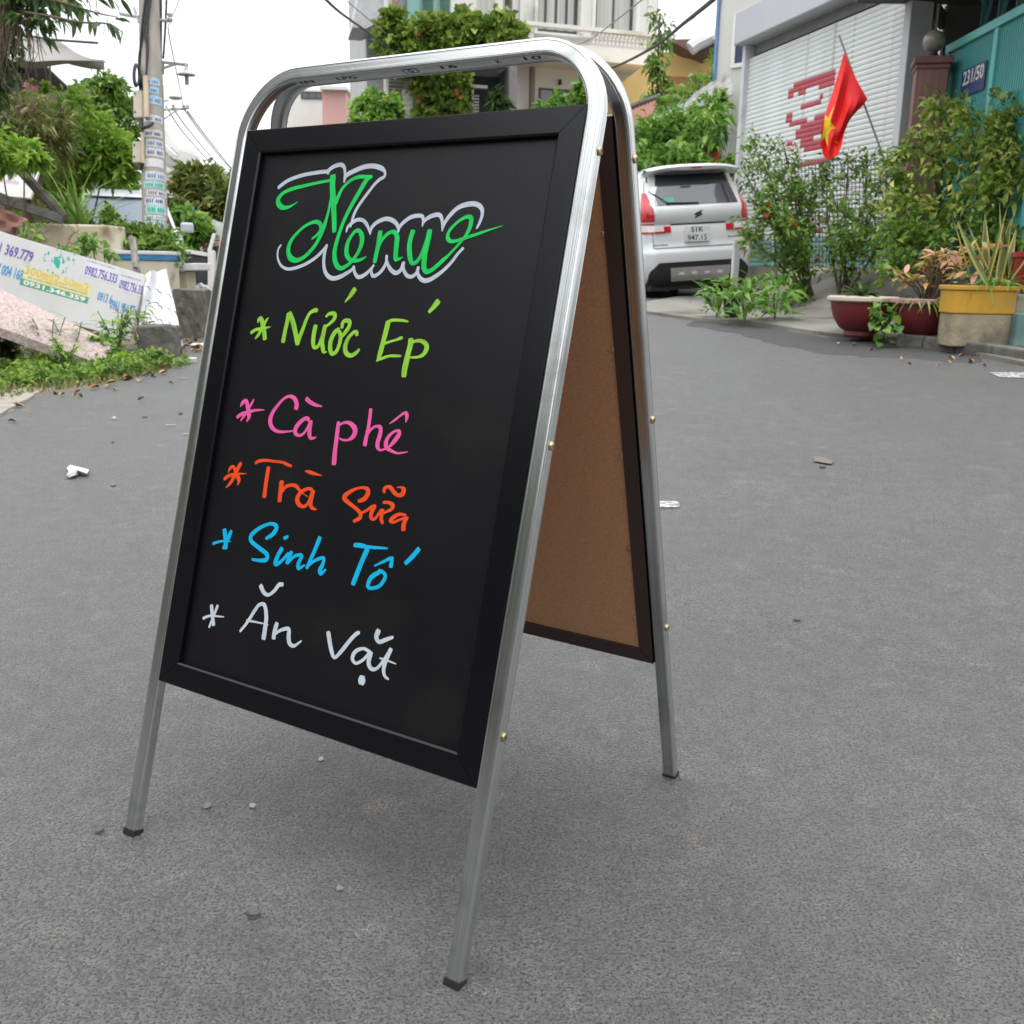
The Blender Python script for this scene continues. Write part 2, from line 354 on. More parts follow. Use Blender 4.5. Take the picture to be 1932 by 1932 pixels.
# ------------------------------------------------------------------ lettering
_tc = {}
def text2d(s, size=1.0, bold=0.0):
    key = (s, bold)
    if key not in _tc:
        cu = bpy.data.curves.new('lettering', 'FONT'); cu.body = s; cu.size = 1; cu.offset = bold; cu.resolution_u = 2; cu.align_x = 'CENTER'; cu.align_y = 'CENTER'
        o = bpy.data.objects.new('lettering', cu); COL.objects.link(o); dg = bpy.context.evaluated_depsgraph_get(); dg.update()
        me = o.evaluated_get(dg).to_mesh(); vs = [(v.co.x, v.co.y) for v in me.vertices]; fs = [tuple(p.vertices) for p in me.polygons]
        o.evaluated_get(dg).to_mesh_clear(); bpy.data.objects.remove(o); bpy.data.curves.remove(cu)
        xs = [v[0] for v in vs]; ys = [v[1] for v in vs]; mxx, myy = (min(xs) + max(xs)) / 2, (min(ys) + max(ys)) / 2
        _tc[key] = ([(x - mxx, y - myy) for x, y in vs], fs, max(xs) - min(xs), max(ys) - min(ys))
    return _tc[key]
def put_text(mb, s, o, ex, ey, w, h, bold=0.0):     # fitted into a w x h box centred at o
    vs, fs, tw, th = text2d(s, 1, bold); o, ex, ey = Vector(o), Vector(ex).normalized(), Vector(ey).normalized()
    mb.add([o + ex * (x * w / tw) + ey * (y * h / th) for x, y in vs], fs)

# ------------------------------------------------------------------ ground, road, pavement
ASPH = asphalt('asphalt'); ASPH2 = asphalt('new_asphalt', .5, .75)
def gsheet(name, xs, ys, off, m):
    mb = MB(); mb.grid([[onG(x, y, off) for x in xs] for y in ys]); o = mb.build(name, m, smooth=True, kind='structure'); return o
far = [24, 30, 38, 50, 70, 100, 150, 220, 350]
xs_ = sorted(set([-v for v in far] + list(np.arange(-20, 20.1, .5)) + far))
gsheet('ground', xs_, list(np.arange(-8, 24.1, .5)) + far[1:], -.03, mat('soil', (.2, .17, .13, 1), (.12, .11, .08, 1), rough=.95, scale=.8, bump=.6, bscale=12, bdist=.02, dirt=(.09, .11, .04, 1), dirt_at=.5))
gsheet('road', list(np.arange(-14, 16.1, .2)), list(np.arange(-6, 30.1, .2)) + [34, 40, 50, 64, 80], 0, ASPH)
def smooth_line(pts, k=5):
    pts = [Vector(p) for p in pts]; o = []
    for i in range(len(pts) - 1):
        p0, p1, p2, p3 = pts[max(i - 1, 0)], pts[i], pts[i + 1], pts[min(i + 2, len(pts) - 1)]
        for j in range(k):
            t = j / k; o.append(.5 * ((2 * p1) + (p2 - p0) * t + (2 * p0 - 5 * p1 + 4 * p2 - p3) * t * t + (3 * p1 - p0 - 3 * p2 + p3) * t ** 3))
    return o + [pts[-1]]
def strip(name, edge, vec, wid, nn, off, m, kind='structure', skirt=0.0, seed=0, ragged=0.0):
    r = random.Random(seed); vec = Vector(vec).normalized(); rows = []
    line = smooth_line(edge); w = wid if callable(wid) else (lambda t: wid)
    for j in range(nn + 1):
        f = (j / nn) ** 1.6; rows.append([])
        for i, p in enumerate(line):
            q = p + vec * (w(i / (len(line) - 1)) * f); k = ragged * r.uniform(-1, 1) if j in (0, nn) else 0
            rows[-1].append(onG(q.x + k, q.y + k, off))
    for r_, sg in ((0, -1), (-1, 1)): rows.insert(0 if r_ == 0 else len(rows), [onG(q.x + vec.x * .02 * sg, q.y + vec.y * .02 * sg, -.004) for q in rows[r_]]) if not skirt else None     # edges run into the road
    mb = MB()
    if skirt: rows.insert(0, [p + Vector((0, 0, -skirt)) for p in rows[0]])
    mb.grid(rows, flip=False); o = mb.build(name, m, smooth=True, kind=kind)
    me = o.data
    if sum(p.normal.z for p in me.polygons) < 0: me.flip_normals()
    return o
edge_r = [GP(*p) for p in ((1150, 588), (1219, 593), (1314, 606), (1402, 611), (1450, 617), (1554, 634), (1640, 642), (1706, 650), (1796, 664), (1932, 692), (2080, 726), (2300, 800))]
strip('pavement', edge_r, (.45, .9, 0), 14, 30, .03, mat('pavement_concrete', (.25, .235, .21, 1), (.15, .14, .125, 1), rough=.85, scale=1.3, bump=.4, bscale=40, bdist=.005, dirt=(.09, .085, .07, 1), dirt_at=.52, dscale=1.4), skirt=.06)
edge_d = [GP(*p) for p in ((1310, 606), (1402, 613), (1470, 623), (1554, 637), (1640, 645), (1706, 653), (1796, 667), (1850, 676))]
strip('asphalt_patch', edge_d, (-.35, -.9, 0), lambda t: .2 + .75 * math.sin(math.pi * (t * .9 + .1)) , 8, .004, ASPH2, ragged=.03)
kerb = MB()
kl = [GP(*p, .03) for p in ((1690, 646), (1740, 650), (1800, 660), (1870, 668), (1960, 684), (2100, 712))]
for a, b in zip(kl[:-1], kl[1:]):
    d = (b - a); n_ = Vector((-d.y, d.x, 0)).normalized()
    if n_.y < 0: n_ = -n_
    kerb.obox(a + d * .004 - Vector((0, 0, .04)), d * .992, n_ * .14, Vector((0, 0, .105)))
kerb.build('kerb', DARKCONC, kind='structure', bevel=.012)
edge_l = [GP(*p) for p in ((-160, 830), (0, 783), (62, 749), (140, 735), (215, 722), (280, 704), (322, 690), (338, 650), (352, 610), (372, 565), (392, 538))]
strip('verge', edge_l, (-1, .25, 0), 9, 22, .008, mat('verge_soil', (.19, .16, .12, 1), (.1, .095, .06, 1), rough=.95, scale=3, bump=.8, bscale=30, bdist=.015), ragged=.02)
strip('driveway', [GP(*p) for p in ((-200, 850), (-60, 806), (0, 786), (40, 764), (66, 748), (84, 739))], (-.7, .5, 0), .9, 6, .016, mat('worn_concrete', (.36, .32, .27, 1), (.25, .22, .19, 1), rough=.9, scale=4, stretch=(1, 5, 1), bump=.6, bscale=24, bdist=.006), skirt=.02, ragged=.008)
ROADP = mat('worn_road_paint', (.5, .5, .5, 1), (.17, .17, .175, 1), rough=.7, scale=45, lo=.42, hi=.55)
def mark(px, w=None):
    pts = [GP(*p, .004) for p in px]; mb = MB(); mb.add(pts[::-1], [tuple(range(len(pts)))]); o = mb.build('road_marking', ROADP, kind='structure')
    if o.data.polygons[0].normal.z < 0: o.data.flip_normals()
mark(((1241, 946), (1278, 947), (1283, 953), (1281, 958), (1245, 957)))
mark(((1866, 702), (1945, 703), (1950, 714), (1885, 712)))
st = GP(1551, 868, .004); mb = MB(); rr = random.Random(4)
mb.add([st + Vector((math.cos(a) * .05 * rr.uniform(.6, 1.2), math.sin(a) * .09 * rr.uniform(.6, 1.2), 0)) for a in [2 * math.pi * i / 14 for i in range(14)]], [tuple(range(14))])
mb.build('rust_stain', mat('rust_stain', (.17, .115, .1, 1), (.125, .11, .105, 1), rough=.7, scale=40), kind='structure')

# ------------------------------------------------------------------ the A-frame menu board
SX, SY, YAW, BW, BD, BE, TW, TD, LEN, P0, P1 = -.14544, 1.54084, -.56449, .64014, .3363, .0192, .02197, .0186, 1.2, .24715, 1.1070
HW = BW / 2
_sn = (BD - BE) / LEN; _cs = math.sqrt(1 - _sn * _sn)
def FR(u, v, n, back=False):
    y = -BD + v * _sn - n * _cs; z = v * _cs + n * _sn
    if back: y = -y
    return Vector((SX + u * math.cos(YAW) - y * math.sin(YAW), SY + u * math.sin(YAW) + y * math.cos(YAW), z))
STEELTUBE = mat('galvanised_tube', (.68, .69, .685, 1), (.45, .465, .46, 1), rough=.22, metal=.97, scale=1, uv=True, stretch=(520, 3, 1), bump=.1, bscale=1.2, lo=.3, hi=.74, bdist=.0008, dirt=(.4, .41, .4, 1), dirt_at=.56, dscale=9)
BLKFRAME = mat('black_aluminium', (.0035, .0035, .005, 1), (.004, .004, .0065, 1), rough=.24, spec=.32, bump=.04, bscale=300)
BLKBOARD = mat('black_board', (.0045, .0045, .006, 1), (.006, .006, .0075, 1), rough=.35, spec=.32, bump=.22, bscale=420, bdist=.0005, dirt=(.01, .0095, .0095, 1), dirt_at=.6, dscale=5)
HARDB = speckle('hardboard', (.53, .295, .15, 1), [(.3, (.545, .305, .158, 1)), (.6, (.51, .28, .145, 1)), (.985, (.4, .21, .11, 1))], 600, rough=.7, bump=.06, bscale=300, bdist=.0006, big=(.48, .26, .132, 1))
BROWNF = mat('dark_brown_frame_back', (.036, .022, .02, 1), (.05, .03, .027, 1), rough=.5, scale=3)
BRASS = mat('brass_screw', (.6, .48, .28, 1), (.48, .38, .22, 1), rough=.3, metal=1)
SLOT = mat('screw_slot', (.06, .04, .02, 1), rough=.6)
board = thing('menu_board', 'black A-frame menu board on silver metal legs standing in the road', 'sandwich board', (SX, SY, 0))
def tube_frame(back):
    mb = MB(); hu = HW - TW / 2; R = .098; path = [(hu, .005)]
    for k in range(9): path.append((hu, .05 + (LEN - TW / 2 - R - .06) * k / 8))
    for k in range(13): a = math.pi / 2 * k / 12; path.append((hu - R + R * math.cos(a), LEN - TW / 2 - R + R * math.sin(a)))
    top = [((hu - R) * (1 - 2 * k / 8), LEN - TW / 2) for k in range(1, 8)]
    path = path + top + [(-u, v) for u, v in path[::-1]]
    c = .0032; hw, hd = TW / 2, TD / 2; sec = []
    for sx_, sy_, a0 in ((1, 1, 0), (-1, 1, 90), (-1, -1, 180), (1, -1, 270)):
        for k in range(4): a = math.radians(a0 + 30 * k); sec.append((sx_ * (hw - c) + c * math.cos(a), sy_ * (hd - c) + c * math.sin(a)))
    s2 = []
    for q in range(4):
        s2 += sec[q * 4:q * 4 + 4]; (ax_, ay_), (bx_, by_) = sec[q * 4 + 3], sec[(q * 4 + 4) % 16]; dl = math.hypot(bx_ - ax_, by_ - ay_); ux, uy = (bx_ - ax_) / dl, (by_ - ay_) / dl
        for d, k in ((.0006, 0), (.0011, .0007), (.0017, 0), (dl - .0017, 0), (dl - .0011, .0007), (dl - .0006, 0)): s2.append((ax_ + ux * d - uy * k, ay_ + uy * d + ux * k))     # drawn grooves along each face
    sec = s2; vs, uv, fs = [], [], []; n = len(sec); L = 0
    ar = [0]
    for k in range(1, n): ar.append(ar[-1] + math.hypot(sec[k][0] - sec[k - 1][0], sec[k][1] - sec[k - 1][1]))
    for i, (u, v) in enumerate(path):
        p, q = path[max(i - 1, 0)], path[min(i + 1, len(path) - 1)]; tx, ty = q[0] - p[0], q[1] - p[1]; l = math.hypot(tx, ty); tx /= l; ty /= l
        if i: L += math.hypot(u - path[i - 1][0], v - path[i - 1][1])
        sq = 1.0 if 10 <= i <= 20 or len(path) - 21 <= i <= len(path) - 11 else 1.0
        for k, (w, d) in enumerate(sec): vs.append(FR(u + ty * w, v - tx * w, d - TD / 2, back)); uv.append((ar[k], L))
    for i in range(len(path) - 1):
        for k in range(n): q = (i * n + k, (i + 1) * n + k, (i + 1) * n + (k + 1) % n, i * n + (k + 1) % n); fs.append(q if back else q[::-1])
    mb.add(vs, fs, uv); o = mb.build('tube_frame', STEELTUBE, board, smooth=2); 
    sh_ = o.data.attributes.new('sharp_edge', 'BOOLEAN', 'EDGE'); sh_.data.foreach_set('value', [abs(e.vertices[0] - e.vertices[1]) == n for e in o.data.edges])
    for s in (1, -1):
        f = MB(); a = TW / 2 + .0009; b = TD / 2 + .0009
        ring = [[(x, y) for x, y in ((-a * k, -b * k), (a * k, -b * k), (a * k, b * k), (-a * k, b * k))] for k in (1, 1)]
        lo_, hi_ = [], []
        for x, y in ring[0]:
            q = FR(s * hu + x, .011, y - TD / 2, back); hi_.append(q); w = FR(s * hu + x * 1.03, 0, y * 1.03 - TD / 2, back); w.z = 0.0006; lo_.append(w)
        f.add(lo_ + hi_, [(0, 3, 2, 1), (4, 5, 6, 7), (0, 1, 5, 4), (1, 2, 6, 5), (2, 3, 7, 6), (3, 0, 4, 7)])
        bm_o = f.build('foot_cap', BLACK, o, bevel=.0012)
        me = bm_o.data; b_ = bmesh.new(); b_.from_mesh(me); bmesh.ops.recalc_face_normals(b_, faces=b_.faces); b_.to_mesh(me); b_.free()
    return o
tf = tube_frame(False); tb = tube_frame(True)
A_ = HW - TW - .0006
PROF = [(0, -.021), (0, -.0012), (.0012, -.0004), (.0334, -.0004), (.036, -.0024), (.036, -.0102), (.0245, -.0102), (.0245, -.021)]
def rail(parent, back, side):
    mb = MB(); r0, r1 = [], []; g = .0005
    for d, n in PROF:
        a, b = A_ - d, None
        if side == 'b': e = ((-a + g, P0 + d), (a - g, P0 + d))
        elif side == 't': e = ((a - g, P1 - d), (-a + g, P1 - d))
        elif side == 'r': e = ((a, P0 + d + g), (a, P1 - d - g))
        else: e = ((-a, P1 - d - g), (-a, P0 + d + g))
        r0.append(FR(*e[0], n, back)); r1.append(FR(*e[1], n, back))
    k = len(PROF); fs = [(i, (i + 1) % k, k + (i + 1) % k, k + i) for i in range(k)] + [tuple(range(k)), tuple(range(2 * k - 1, k - 1, -1))]
    mb.add(r0 + r1, fs); o = mb.build('frame_rail', BLKFRAME, parent)
    o.data.materials.append(BROWNF)
    b_ = bmesh.new(); b_.from_mesh(o.data); bmesh.ops.recalc_face_normals(b_, faces=b_.faces); b_.to_mesh(o.data); b_.free()
    for i, p in enumerate(o.data.polygons):
        if i in (6, 7, 5): p.material_index = 1
    return o
panels = []
for back in (False, True):
    mb = MB(); a = A_ - .0268; mb.obox(FR(-a, P0 + .0268, -.0128, back), FR(a, P0 + .0268, -.0128, back) - FR(-a, P0 + .0268, -.0128, back), FR(-a, P1 - .0268, -.0128, back) - FR(-a, P0 + .0268, -.0128, back), FR(-a, P0, -.0104, back) - FR(-a, P0, -.0128, back))
    wb = mb.build('writing_board', BLKBOARD, board); panels.append(wb)
    mb = MB(); a = A_ - .0249; o0 = FR(-a, P0 + .0249, -.0178, back); mb.obox(o0, FR(a, P0 + .0249, -.0178, back) - o0, FR(-a, P1 - .0249, -.0178, back) - o0, FR(-a, P0 + .0249, -.0136, back) - o0)
    mb.build('backing_board', HARDB, board)
    for sd in 'btrl': rail(board, back, sd)
    frame_o = tb if back else tf
    for v in (.317, .682, 1.0506):
        for s in (1, -1):
            c = FR(s * HW, v, -TD / 2, back); ax = FR(s * (HW + 1), v, -TD / 2, back) - c; ax.normalize()
            h = MB(); h.lathe([(.0012, -.001), (.0055, .0002), (.0058, .0016), (.0048, .0032), (.0025, .004), (0, .0041)], c, 18, ax); so_ = h.build('screw', BRASS, frame_o, smooth=True)
            if s > 0:
                x = ax.orthogonal().normalized(); y = ax.cross(x); x, y = (x * .8 + y * .6), (y * .8 - x * .6); h = MB()
                for p_, q_ in ((x, y), (y, x)): h.obox(c + ax * .0034 - p_ * .0028 - q_ * .0005, p_ * .0056, q_ * .001, ax * .001)
                h.build('cross_slot', SLOT, so_)
for u, v in ((A_ - .030, .955), (A_ - .030, .79), (A_ - .030, .62), (A_ - .030, .46), (A_ - .030, .33), (.06, P0 + .029), (-.16, P0 + .029)):     # small pins along the inside of the far panel
    c = FR(u, v, -.0178, True); ax = FR(u, v, -1.0178, True) - c; h = MB(); h.lathe([(.0042, 0), (.0044, .0014), (.003, .0026), (0, .003)], c, 12, ax); h.build('pin', BRASS, board, smooth=True)
# --- hand lettering, in tenths of a millimetre on the board: u, v, pen width, ...
INK = {
 'green': [[-1184,10270,39,-1419,10242,46,-1676,10204,52,-1910,10165,59,-2075,10109,59,-2160,10030,77,-2159,9959,89,-2083,9897,83,-1983,9880,59,-1879,9904,35,-1751,9967,9],[-1140,10332,112,-1115,10185,101,-1060,9988,106,-1005,9793,95,-967,9646,89,-935,9515,80],[-1107,10028,45,-1110,9892,45,-1123,9745,51,-1150,9599,68,-1196,9452,68,-1260,9325,62,-1354,9216,63,-1467,9126,63,-1591,9085,75,-1705,9113,93,-1777,9193,81,-1792,9292,76,-1753,9393,64,-1656,9502,52,-1542,9591,52,-1421,9645,51,-1306,9659,62,-1226,9619,68,-1204,9550,62,-1242,9482,51,-1309,9433,40,-1353,9403,28],[-996,9929,61,-972,10025,67,-910,10150,50,-793,10253,50,-653,10302,55,-517,10303,54,-394,10297,54],[-418,10295,43,-493,10245,76,-574,10103,76,-673,9923,71,-760,9741,66,-821,9558,66,-858,9374,72,-870,9219,78,-836,9094,83,-767,9008,77,-686,8980,60,-594,9020,55,-529,9069,49,-480,9127,54,-424,9213,60,-386,9328,76,-398,9442,81,-478,9528,60,-558,9500,55,-634,9385,66,-649,9279,77,-628,9183,77,-550,9107,65,-436,9094,54,-341,9114,43,-258,9153,16],[-78,9508,85,-77,9357,80,-83,9216,74,-90,9075,69],[-69,9263,48,-33,9378,53,44,9467,53,131,9509,53,199,9490,68,241,9421,81,250,9328,81,260,9235,78,279,9132,75,338,9131,42,397,9154,14],[499,9517,82,483,9439,77,477,9328,80,500,9218,82,536,9126,77,581,9071,61,646,9091,61,699,9165,56,734,9275,56,764,9403,61,780,9494,71],[785,9521,86,781,9375,86,769,9238,86,774,9101,86,793,9011,81,843,8957,66,927,8985,60,1014,9050,60,1089,9119,60,1164,9183,45,1245,9269,39,1316,9350,39,1378,9421,44,1432,9528,59,1450,9626,68,1431,9697,63,1354,9702,54,1256,9654,44,1163,9574,45,1108,9493,50,1111,9421,65,1169,9376,55,1256,9381,44,1359,9408,49,1460,9439,44,1611,9483,39,1760,9527,27,1966,9584,6]],
 'outline': [[-2211,10193,59,-2033,10294,59,-1777,10362,58,-1518,10393,57,-1272,10405,57,-1245,10369,41],[-1260,10409,62,-1169,10470,62,-1035,10499,62,-957,10462,56,-919,10373,44,-911,10247,28],[-909,10237,28,-885,10334,67,-748,10397,72,-573,10448,71,-403,10456,70,-249,10417,70,-171,10358,43,-175,10292,48,-241,10261,54,-333,10183,48,-459,10024,49,-573,9864,49,-630,9721,49,-643,9577,22],[-710,9510,27,-700,9577,44,-626,9644,55,-536,9686,54,-422,9671,54,-332,9594,48,-259,9480,21],[-257,9470,21,-253,9565,54,-162,9650,59,-3,9695,63,135,9657,63,213,9591,52,242,9507,26],[-1961,9317,29,-2006,9241,35,-1986,9120,35,-1900,9011,41,-1765,8958,46,-1606,8970,52,-1419,9028,51,-1241,9119,51,-1120,9218,51,-1038,9321,39],[-1038,9321,39,-1062,9189,56,-1041,9033,56,-975,8908,61,-858,8837,67,-732,8845,66,-594,8905,60,-495,8964,49,-468,9012,43],[-468,9012,49,-431,8927,49,-350,8862,59,-246,8893,59,-163,8960,48,-100,9037,37],[-100,9037,37,-133,8961,43,-87,8886,53,-7,8907,53,73,8983,53,113,9077,47,112,9166,37],[247,9504,21,252,9579,52,334,9662,57,449,9721,62,596,9728,56,641,9677,46,643,9581,20],[643,9581,20,667,9659,46,767,9722,61,898,9739,60,963,9665,50,993,9516,20],[993,9516,20,1011,9620,50,1087,9736,60,1199,9834,64,1342,9876,69,1481,9874,68,1577,9819,63,1605,9730,48,1583,9625,44,1550,9550,29],[105,9173,47,122,9093,47,202,8992,58,308,8933,62,393,8976,57,417,9083,47],[423,9083,52,435,8996,52,512,8905,57,607,8888,56,676,8945,51,689,9018,51],[689,9018,51,694,8936,51,773,8855,61,878,8839,66,1001,8896,60,1117,8980,55,1227,9089,49,1312,9207,44,1388,9287,44]],
 'lime': [[-2141,8204,67,-2083,8122,89,-2021,7992,88,-1978,7885,77],[-2182,8127,22,-2174,8175,56,-2122,8210,56],[-1974,8216,11,-2025,8152,50,-2088,8027,55,-2134,7939,56,-2193,7879,13],[-2292,7969,56,-2192,8022,50,-2052,8042,50,-1904,8078,13],[-1601,7868,81,-1593,8031,76,-1580,8200,76,-1583,8288,76],[-1563,8298,81,-1484,8195,86,-1404,8059,86,-1337,7924,85,-1300,7843,74],[-1296,7852,64,-1286,7945,74,-1246,8076,69,-1205,8225,58,-1151,8319,53,-1062,8359,63,-1018,8352,52],[-1007,8133,79,-1016,8005,79,-1004,7896,79,-971,7824,63,-901,7838,57,-863,7940,52,-830,8068,62,-826,8132,73],[-822,8141,78,-833,8023,78,-831,7905,78,-790,7798,73,-765,7764,52,-712,7767,15],[-833,8277,42,-777,8320,52,-681,8319,67,-668,8257,67,-725,8191,52,-797,8138,41],[-552,8100,72,-624,8051,72,-670,7932,77,-656,7815,77,-606,7746,62,-532,7786,61,-497,7896,66,-500,7995,66,-535,8074,61],[-499,8129,56,-501,8192,61,-462,8229,61,-380,8224,66,-370,8153,66,-426,8061,61,-483,7996,51],[-201,8037,60,-222,8080,60,-287,8059,60,-360,7966,66,-383,7858,76,-342,7771,76,-254,7741,60,-170,7781,55,-114,7838,40],[-376,8688,81,-436,8597,71,-524,8492,15],[321,8234,85,308,8113,85,290,7969,80,272,7824,81,253,7710,59],[293,8233,51,380,8271,46,492,8279,42,587,8276,37,669,8266,25],[306,7939,42,404,7975,38,511,8007,33,581,8033,50,616,8042,33],[226,7697,25,319,7736,42,444,7778,38,575,7786,38,645,7790,21],[764,8024,87,769,7935,87,754,7823,91,748,7719,95,741,7614,91,747,7518,83],[779,7973,49,855,8010,45,955,8012,57,1038,7965,73,1051,7900,73,1010,7831,57,927,7793,37,809,7782,33],[1118,8562,89,1067,8495,73,993,8411,49]],
 'pink': [[-2266,6833,18,-2232,6897,63,-2166,6933,62,-2120,6869,80,-2077,6774,89,-2050,6700,71,-2085,6621,18],[-2010,6969,27,-2042,6898,44,-2087,6818,44,-2139,6722,44,-2213,6624,27],[-2298,6670,54,-2214,6723,62,-2096,6764,53,-1937,6809,40,-1755,6829,17],[-1129,6907,84,-1130,6977,80,-1196,7052,68,-1290,7074,47,-1392,7035,43,-1499,6923,52,-1583,6796,69,-1603,6682,82,-1547,6591,69,-1445,6545,51,-1314,6543,38,-1121,6577,21],[-849,6768,67,-901,6785,58,-988,6733,67,-1065,6638,76,-1069,6564,76,-1011,6526,50,-926,6542,42,-864,6614,42,-824,6698,50,-805,6743,58],[-804,6747,75,-802,6642,75,-788,6556,75,-754,6509,50,-697,6515,37,-649,6534,16],[-953,7065,75,-886,7027,62,-772,6993,50,-640,6983,25],[-281,6783,61,-274,6656,70,-266,6526,74,-259,6372,79,-240,6190,87],[-262,6742,39,-190,6784,35,-93,6797,52,6,6753,77,49,6689,82,26,6610,69,-52,6556,35,-150,6546,30,-214,6562,26],[263,7020,59,272,6885,59,274,6734,64,264,6619,68,262,6513,72],[272,6651,42,322,6739,42,398,6791,38,485,6785,59,497,6681,71,480,6582,71,493,6516,67,549,6477,33,638,6509,33,696,6545,41,764,6627,66,821,6714,70,819,6766,49,746,6759,37,658,6683,50,624,6597,71,642,6532,66,716,6495,50,843,6468,29,933,6482,25,1017,6505,12],[628,6851,12,715,6912,33,794,6979,33,851,7021,41],[868,7030,49,901,7003,61,910,6960,57,904,6896,16]],
 'orange': [[-2293,5824,21,-2270,5889,52,-2201,5916,52,-2131,5826,62,-2048,5739,72,-2061,5658,16],[-2062,5990,62,-2110,5900,73,-2165,5760,68,-2229,5654,52,-2301,5583,10],[-2362,5709,52,-2269,5774,57,-2117,5819,41,-1907,5849,8],[-1763,6024,41,-1705,6062,51,-1579,6090,45,-1402,6097,40,-1226,6100,40,-1116,6079,49,-1032,6067,34],[-1483,5992,75,-1486,5836,75,-1481,5706,75,-1473,5555,80],[-1175,5819,89,-1173,5703,79,-1158,5533,79],[-1144,5681,59,-1080,5758,54,-973,5797,49,-880,5792,58,-814,5750,48,-724,5702,14,-627,5673,14],[-572,5781,57,-651,5784,48,-762,5723,58,-821,5630,78,-794,5558,77,-718,5522,58,-642,5536,48,-591,5611,48,-567,5706,57,-534,5761,57],[-536,5769,57,-554,5675,76,-558,5590,76,-517,5529,57,-424,5512,19],[-760,6025,10,-693,6027,48,-612,6016,53,-425,6001,11],[310,5736,47,408,5781,70,453,5863,78,433,5916,66,350,5930,39,231,5897,39,109,5825,63,47,5753,79,107,5705,63,218,5657,55,317,5615,55,381,5569,62,384,5513,62,337,5479,55,281,5446,47],[404,5586,39,484,5632,39,567,5699,46],[609,5712,69,574,5624,69,573,5548,62,630,5528,46,680,5584,46,732,5667,53],[756,5677,61,752,5594,61,759,5540,61,794,5494,46],[745,5775,42,829,5787,46,913,5760,68,898,5704,53,837,5668,38,783,5633,30],[733,5914,46,724,5961,53,769,5994,46,831,5989,61,902,5936,60,977,5906,53,1048,5935,67,1052,5997,71,1005,6018,30,934,6009,15],[1155,5659,37,1054,5658,45,969,5612,60,913,5549,53,976,5538,38,1068,5585,37,1162,5626,37,1204,5626,37],[1187,5630,45,1156,5571,67,1147,5516,71,1159,5457,71]],
 'blue': [[-2183,4956,82,-2123,4809,86,-2095,4685,82],[-2036,4960,60,-2077,4834,75,-2145,4677,54],[-2377,4713,48,-2207,4777,35,-2011,4804,17],[-1309,4958,45,-1182,5045,70,-1134,5159,69,-1262,5185,49,-1463,5092,58,-1608,4962,71,-1588,4874,67,-1396,4797,66,-1234,4734,70,-1241,4653,70,-1381,4620,50,-1517,4616,38],[-953,5018,53,-882,5052,48],[-961,4867,73,-1019,4752,73,-1041,4633,81,-952,4666,53,-818,4820,52],[-765,4846,64,-804,4752,64,-821,4670,56],[-810,4672,44,-695,4796,48,-561,4827,55,-603,4698,68,-579,4641,59,-476,4706,24],[-280,5132,74,-333,4951,67,-389,4786,63,-432,4666,55],[-416,4695,39,-300,4801,47,-153,4860,54,-147,4775,62,-183,4683,70,-151,4637,58,-76,4710,31],[358,5121,45,603,5139,48,944,5174,26],[364,5144,30,513,5155,30,733,5127,11],[600,5102,86,540,4925,78,491,4749,79,448,4591,75],[769,4905,26,910,4987,40,1021,5055,51],[1049,5068,47,1048,5002,62,1045,4936,65],[886,4847,62,749,4744,66,711,4621,63,780,4597,48,915,4658,55,983,4785,58,939,4843,51,853,4853,51],[1460,5249,71,1374,5130,68,1278,5024,61]],
 'white': [[-2197,3792,68,-2144,3648,72,-2088,3513,72],[-2068,3816,52,-2115,3653,48,-2174,3462,44],[-2330,3568,49,-2185,3636,36,-1902,3675,20],[-1524,3534,43,-1408,3691,50,-1292,3898,58,-1221,3991,53,-1120,4000,65,-1051,3845,76,-1038,3683,79,-1036,3522,83],[-1426,3718,39,-1209,3731,27,-983,3740,15],[-1260,4266,77,-1172,4178,69,-1077,4162,49,-981,4237,57,-903,4342,64,-829,4360,60],[-825,3791,75,-844,3673,75,-843,3567,75],[-844,3624,45,-730,3712,48,-585,3758,63,-561,3649,78,-520,3561,70,-430,3547,48,-310,3645,25],[152,3860,75,214,3715,74,283,3588,67,344,3546,46,434,3652,59,558,3834,59,654,3947,59,701,3964,41],[935,3744,58,811,3771,44,685,3706,59,647,3604,62,718,3550,45,825,3612,44,920,3725,51],[949,3747,68,935,3606,71,999,3535,58,1091,3563,44,1181,3690,47,1236,3793,57],[1270,3861,67,1217,3698,67,1205,3574,60,1241,3491,47,1314,3462,27],[1110,3705,24,1236,3702,30,1392,3688,17],[1016,4060,81,996,3971,75,1056,3915,57,1162,3967,60,1274,4026,40],[867,3391,96,869,3345,126,870,3302,96]],
}

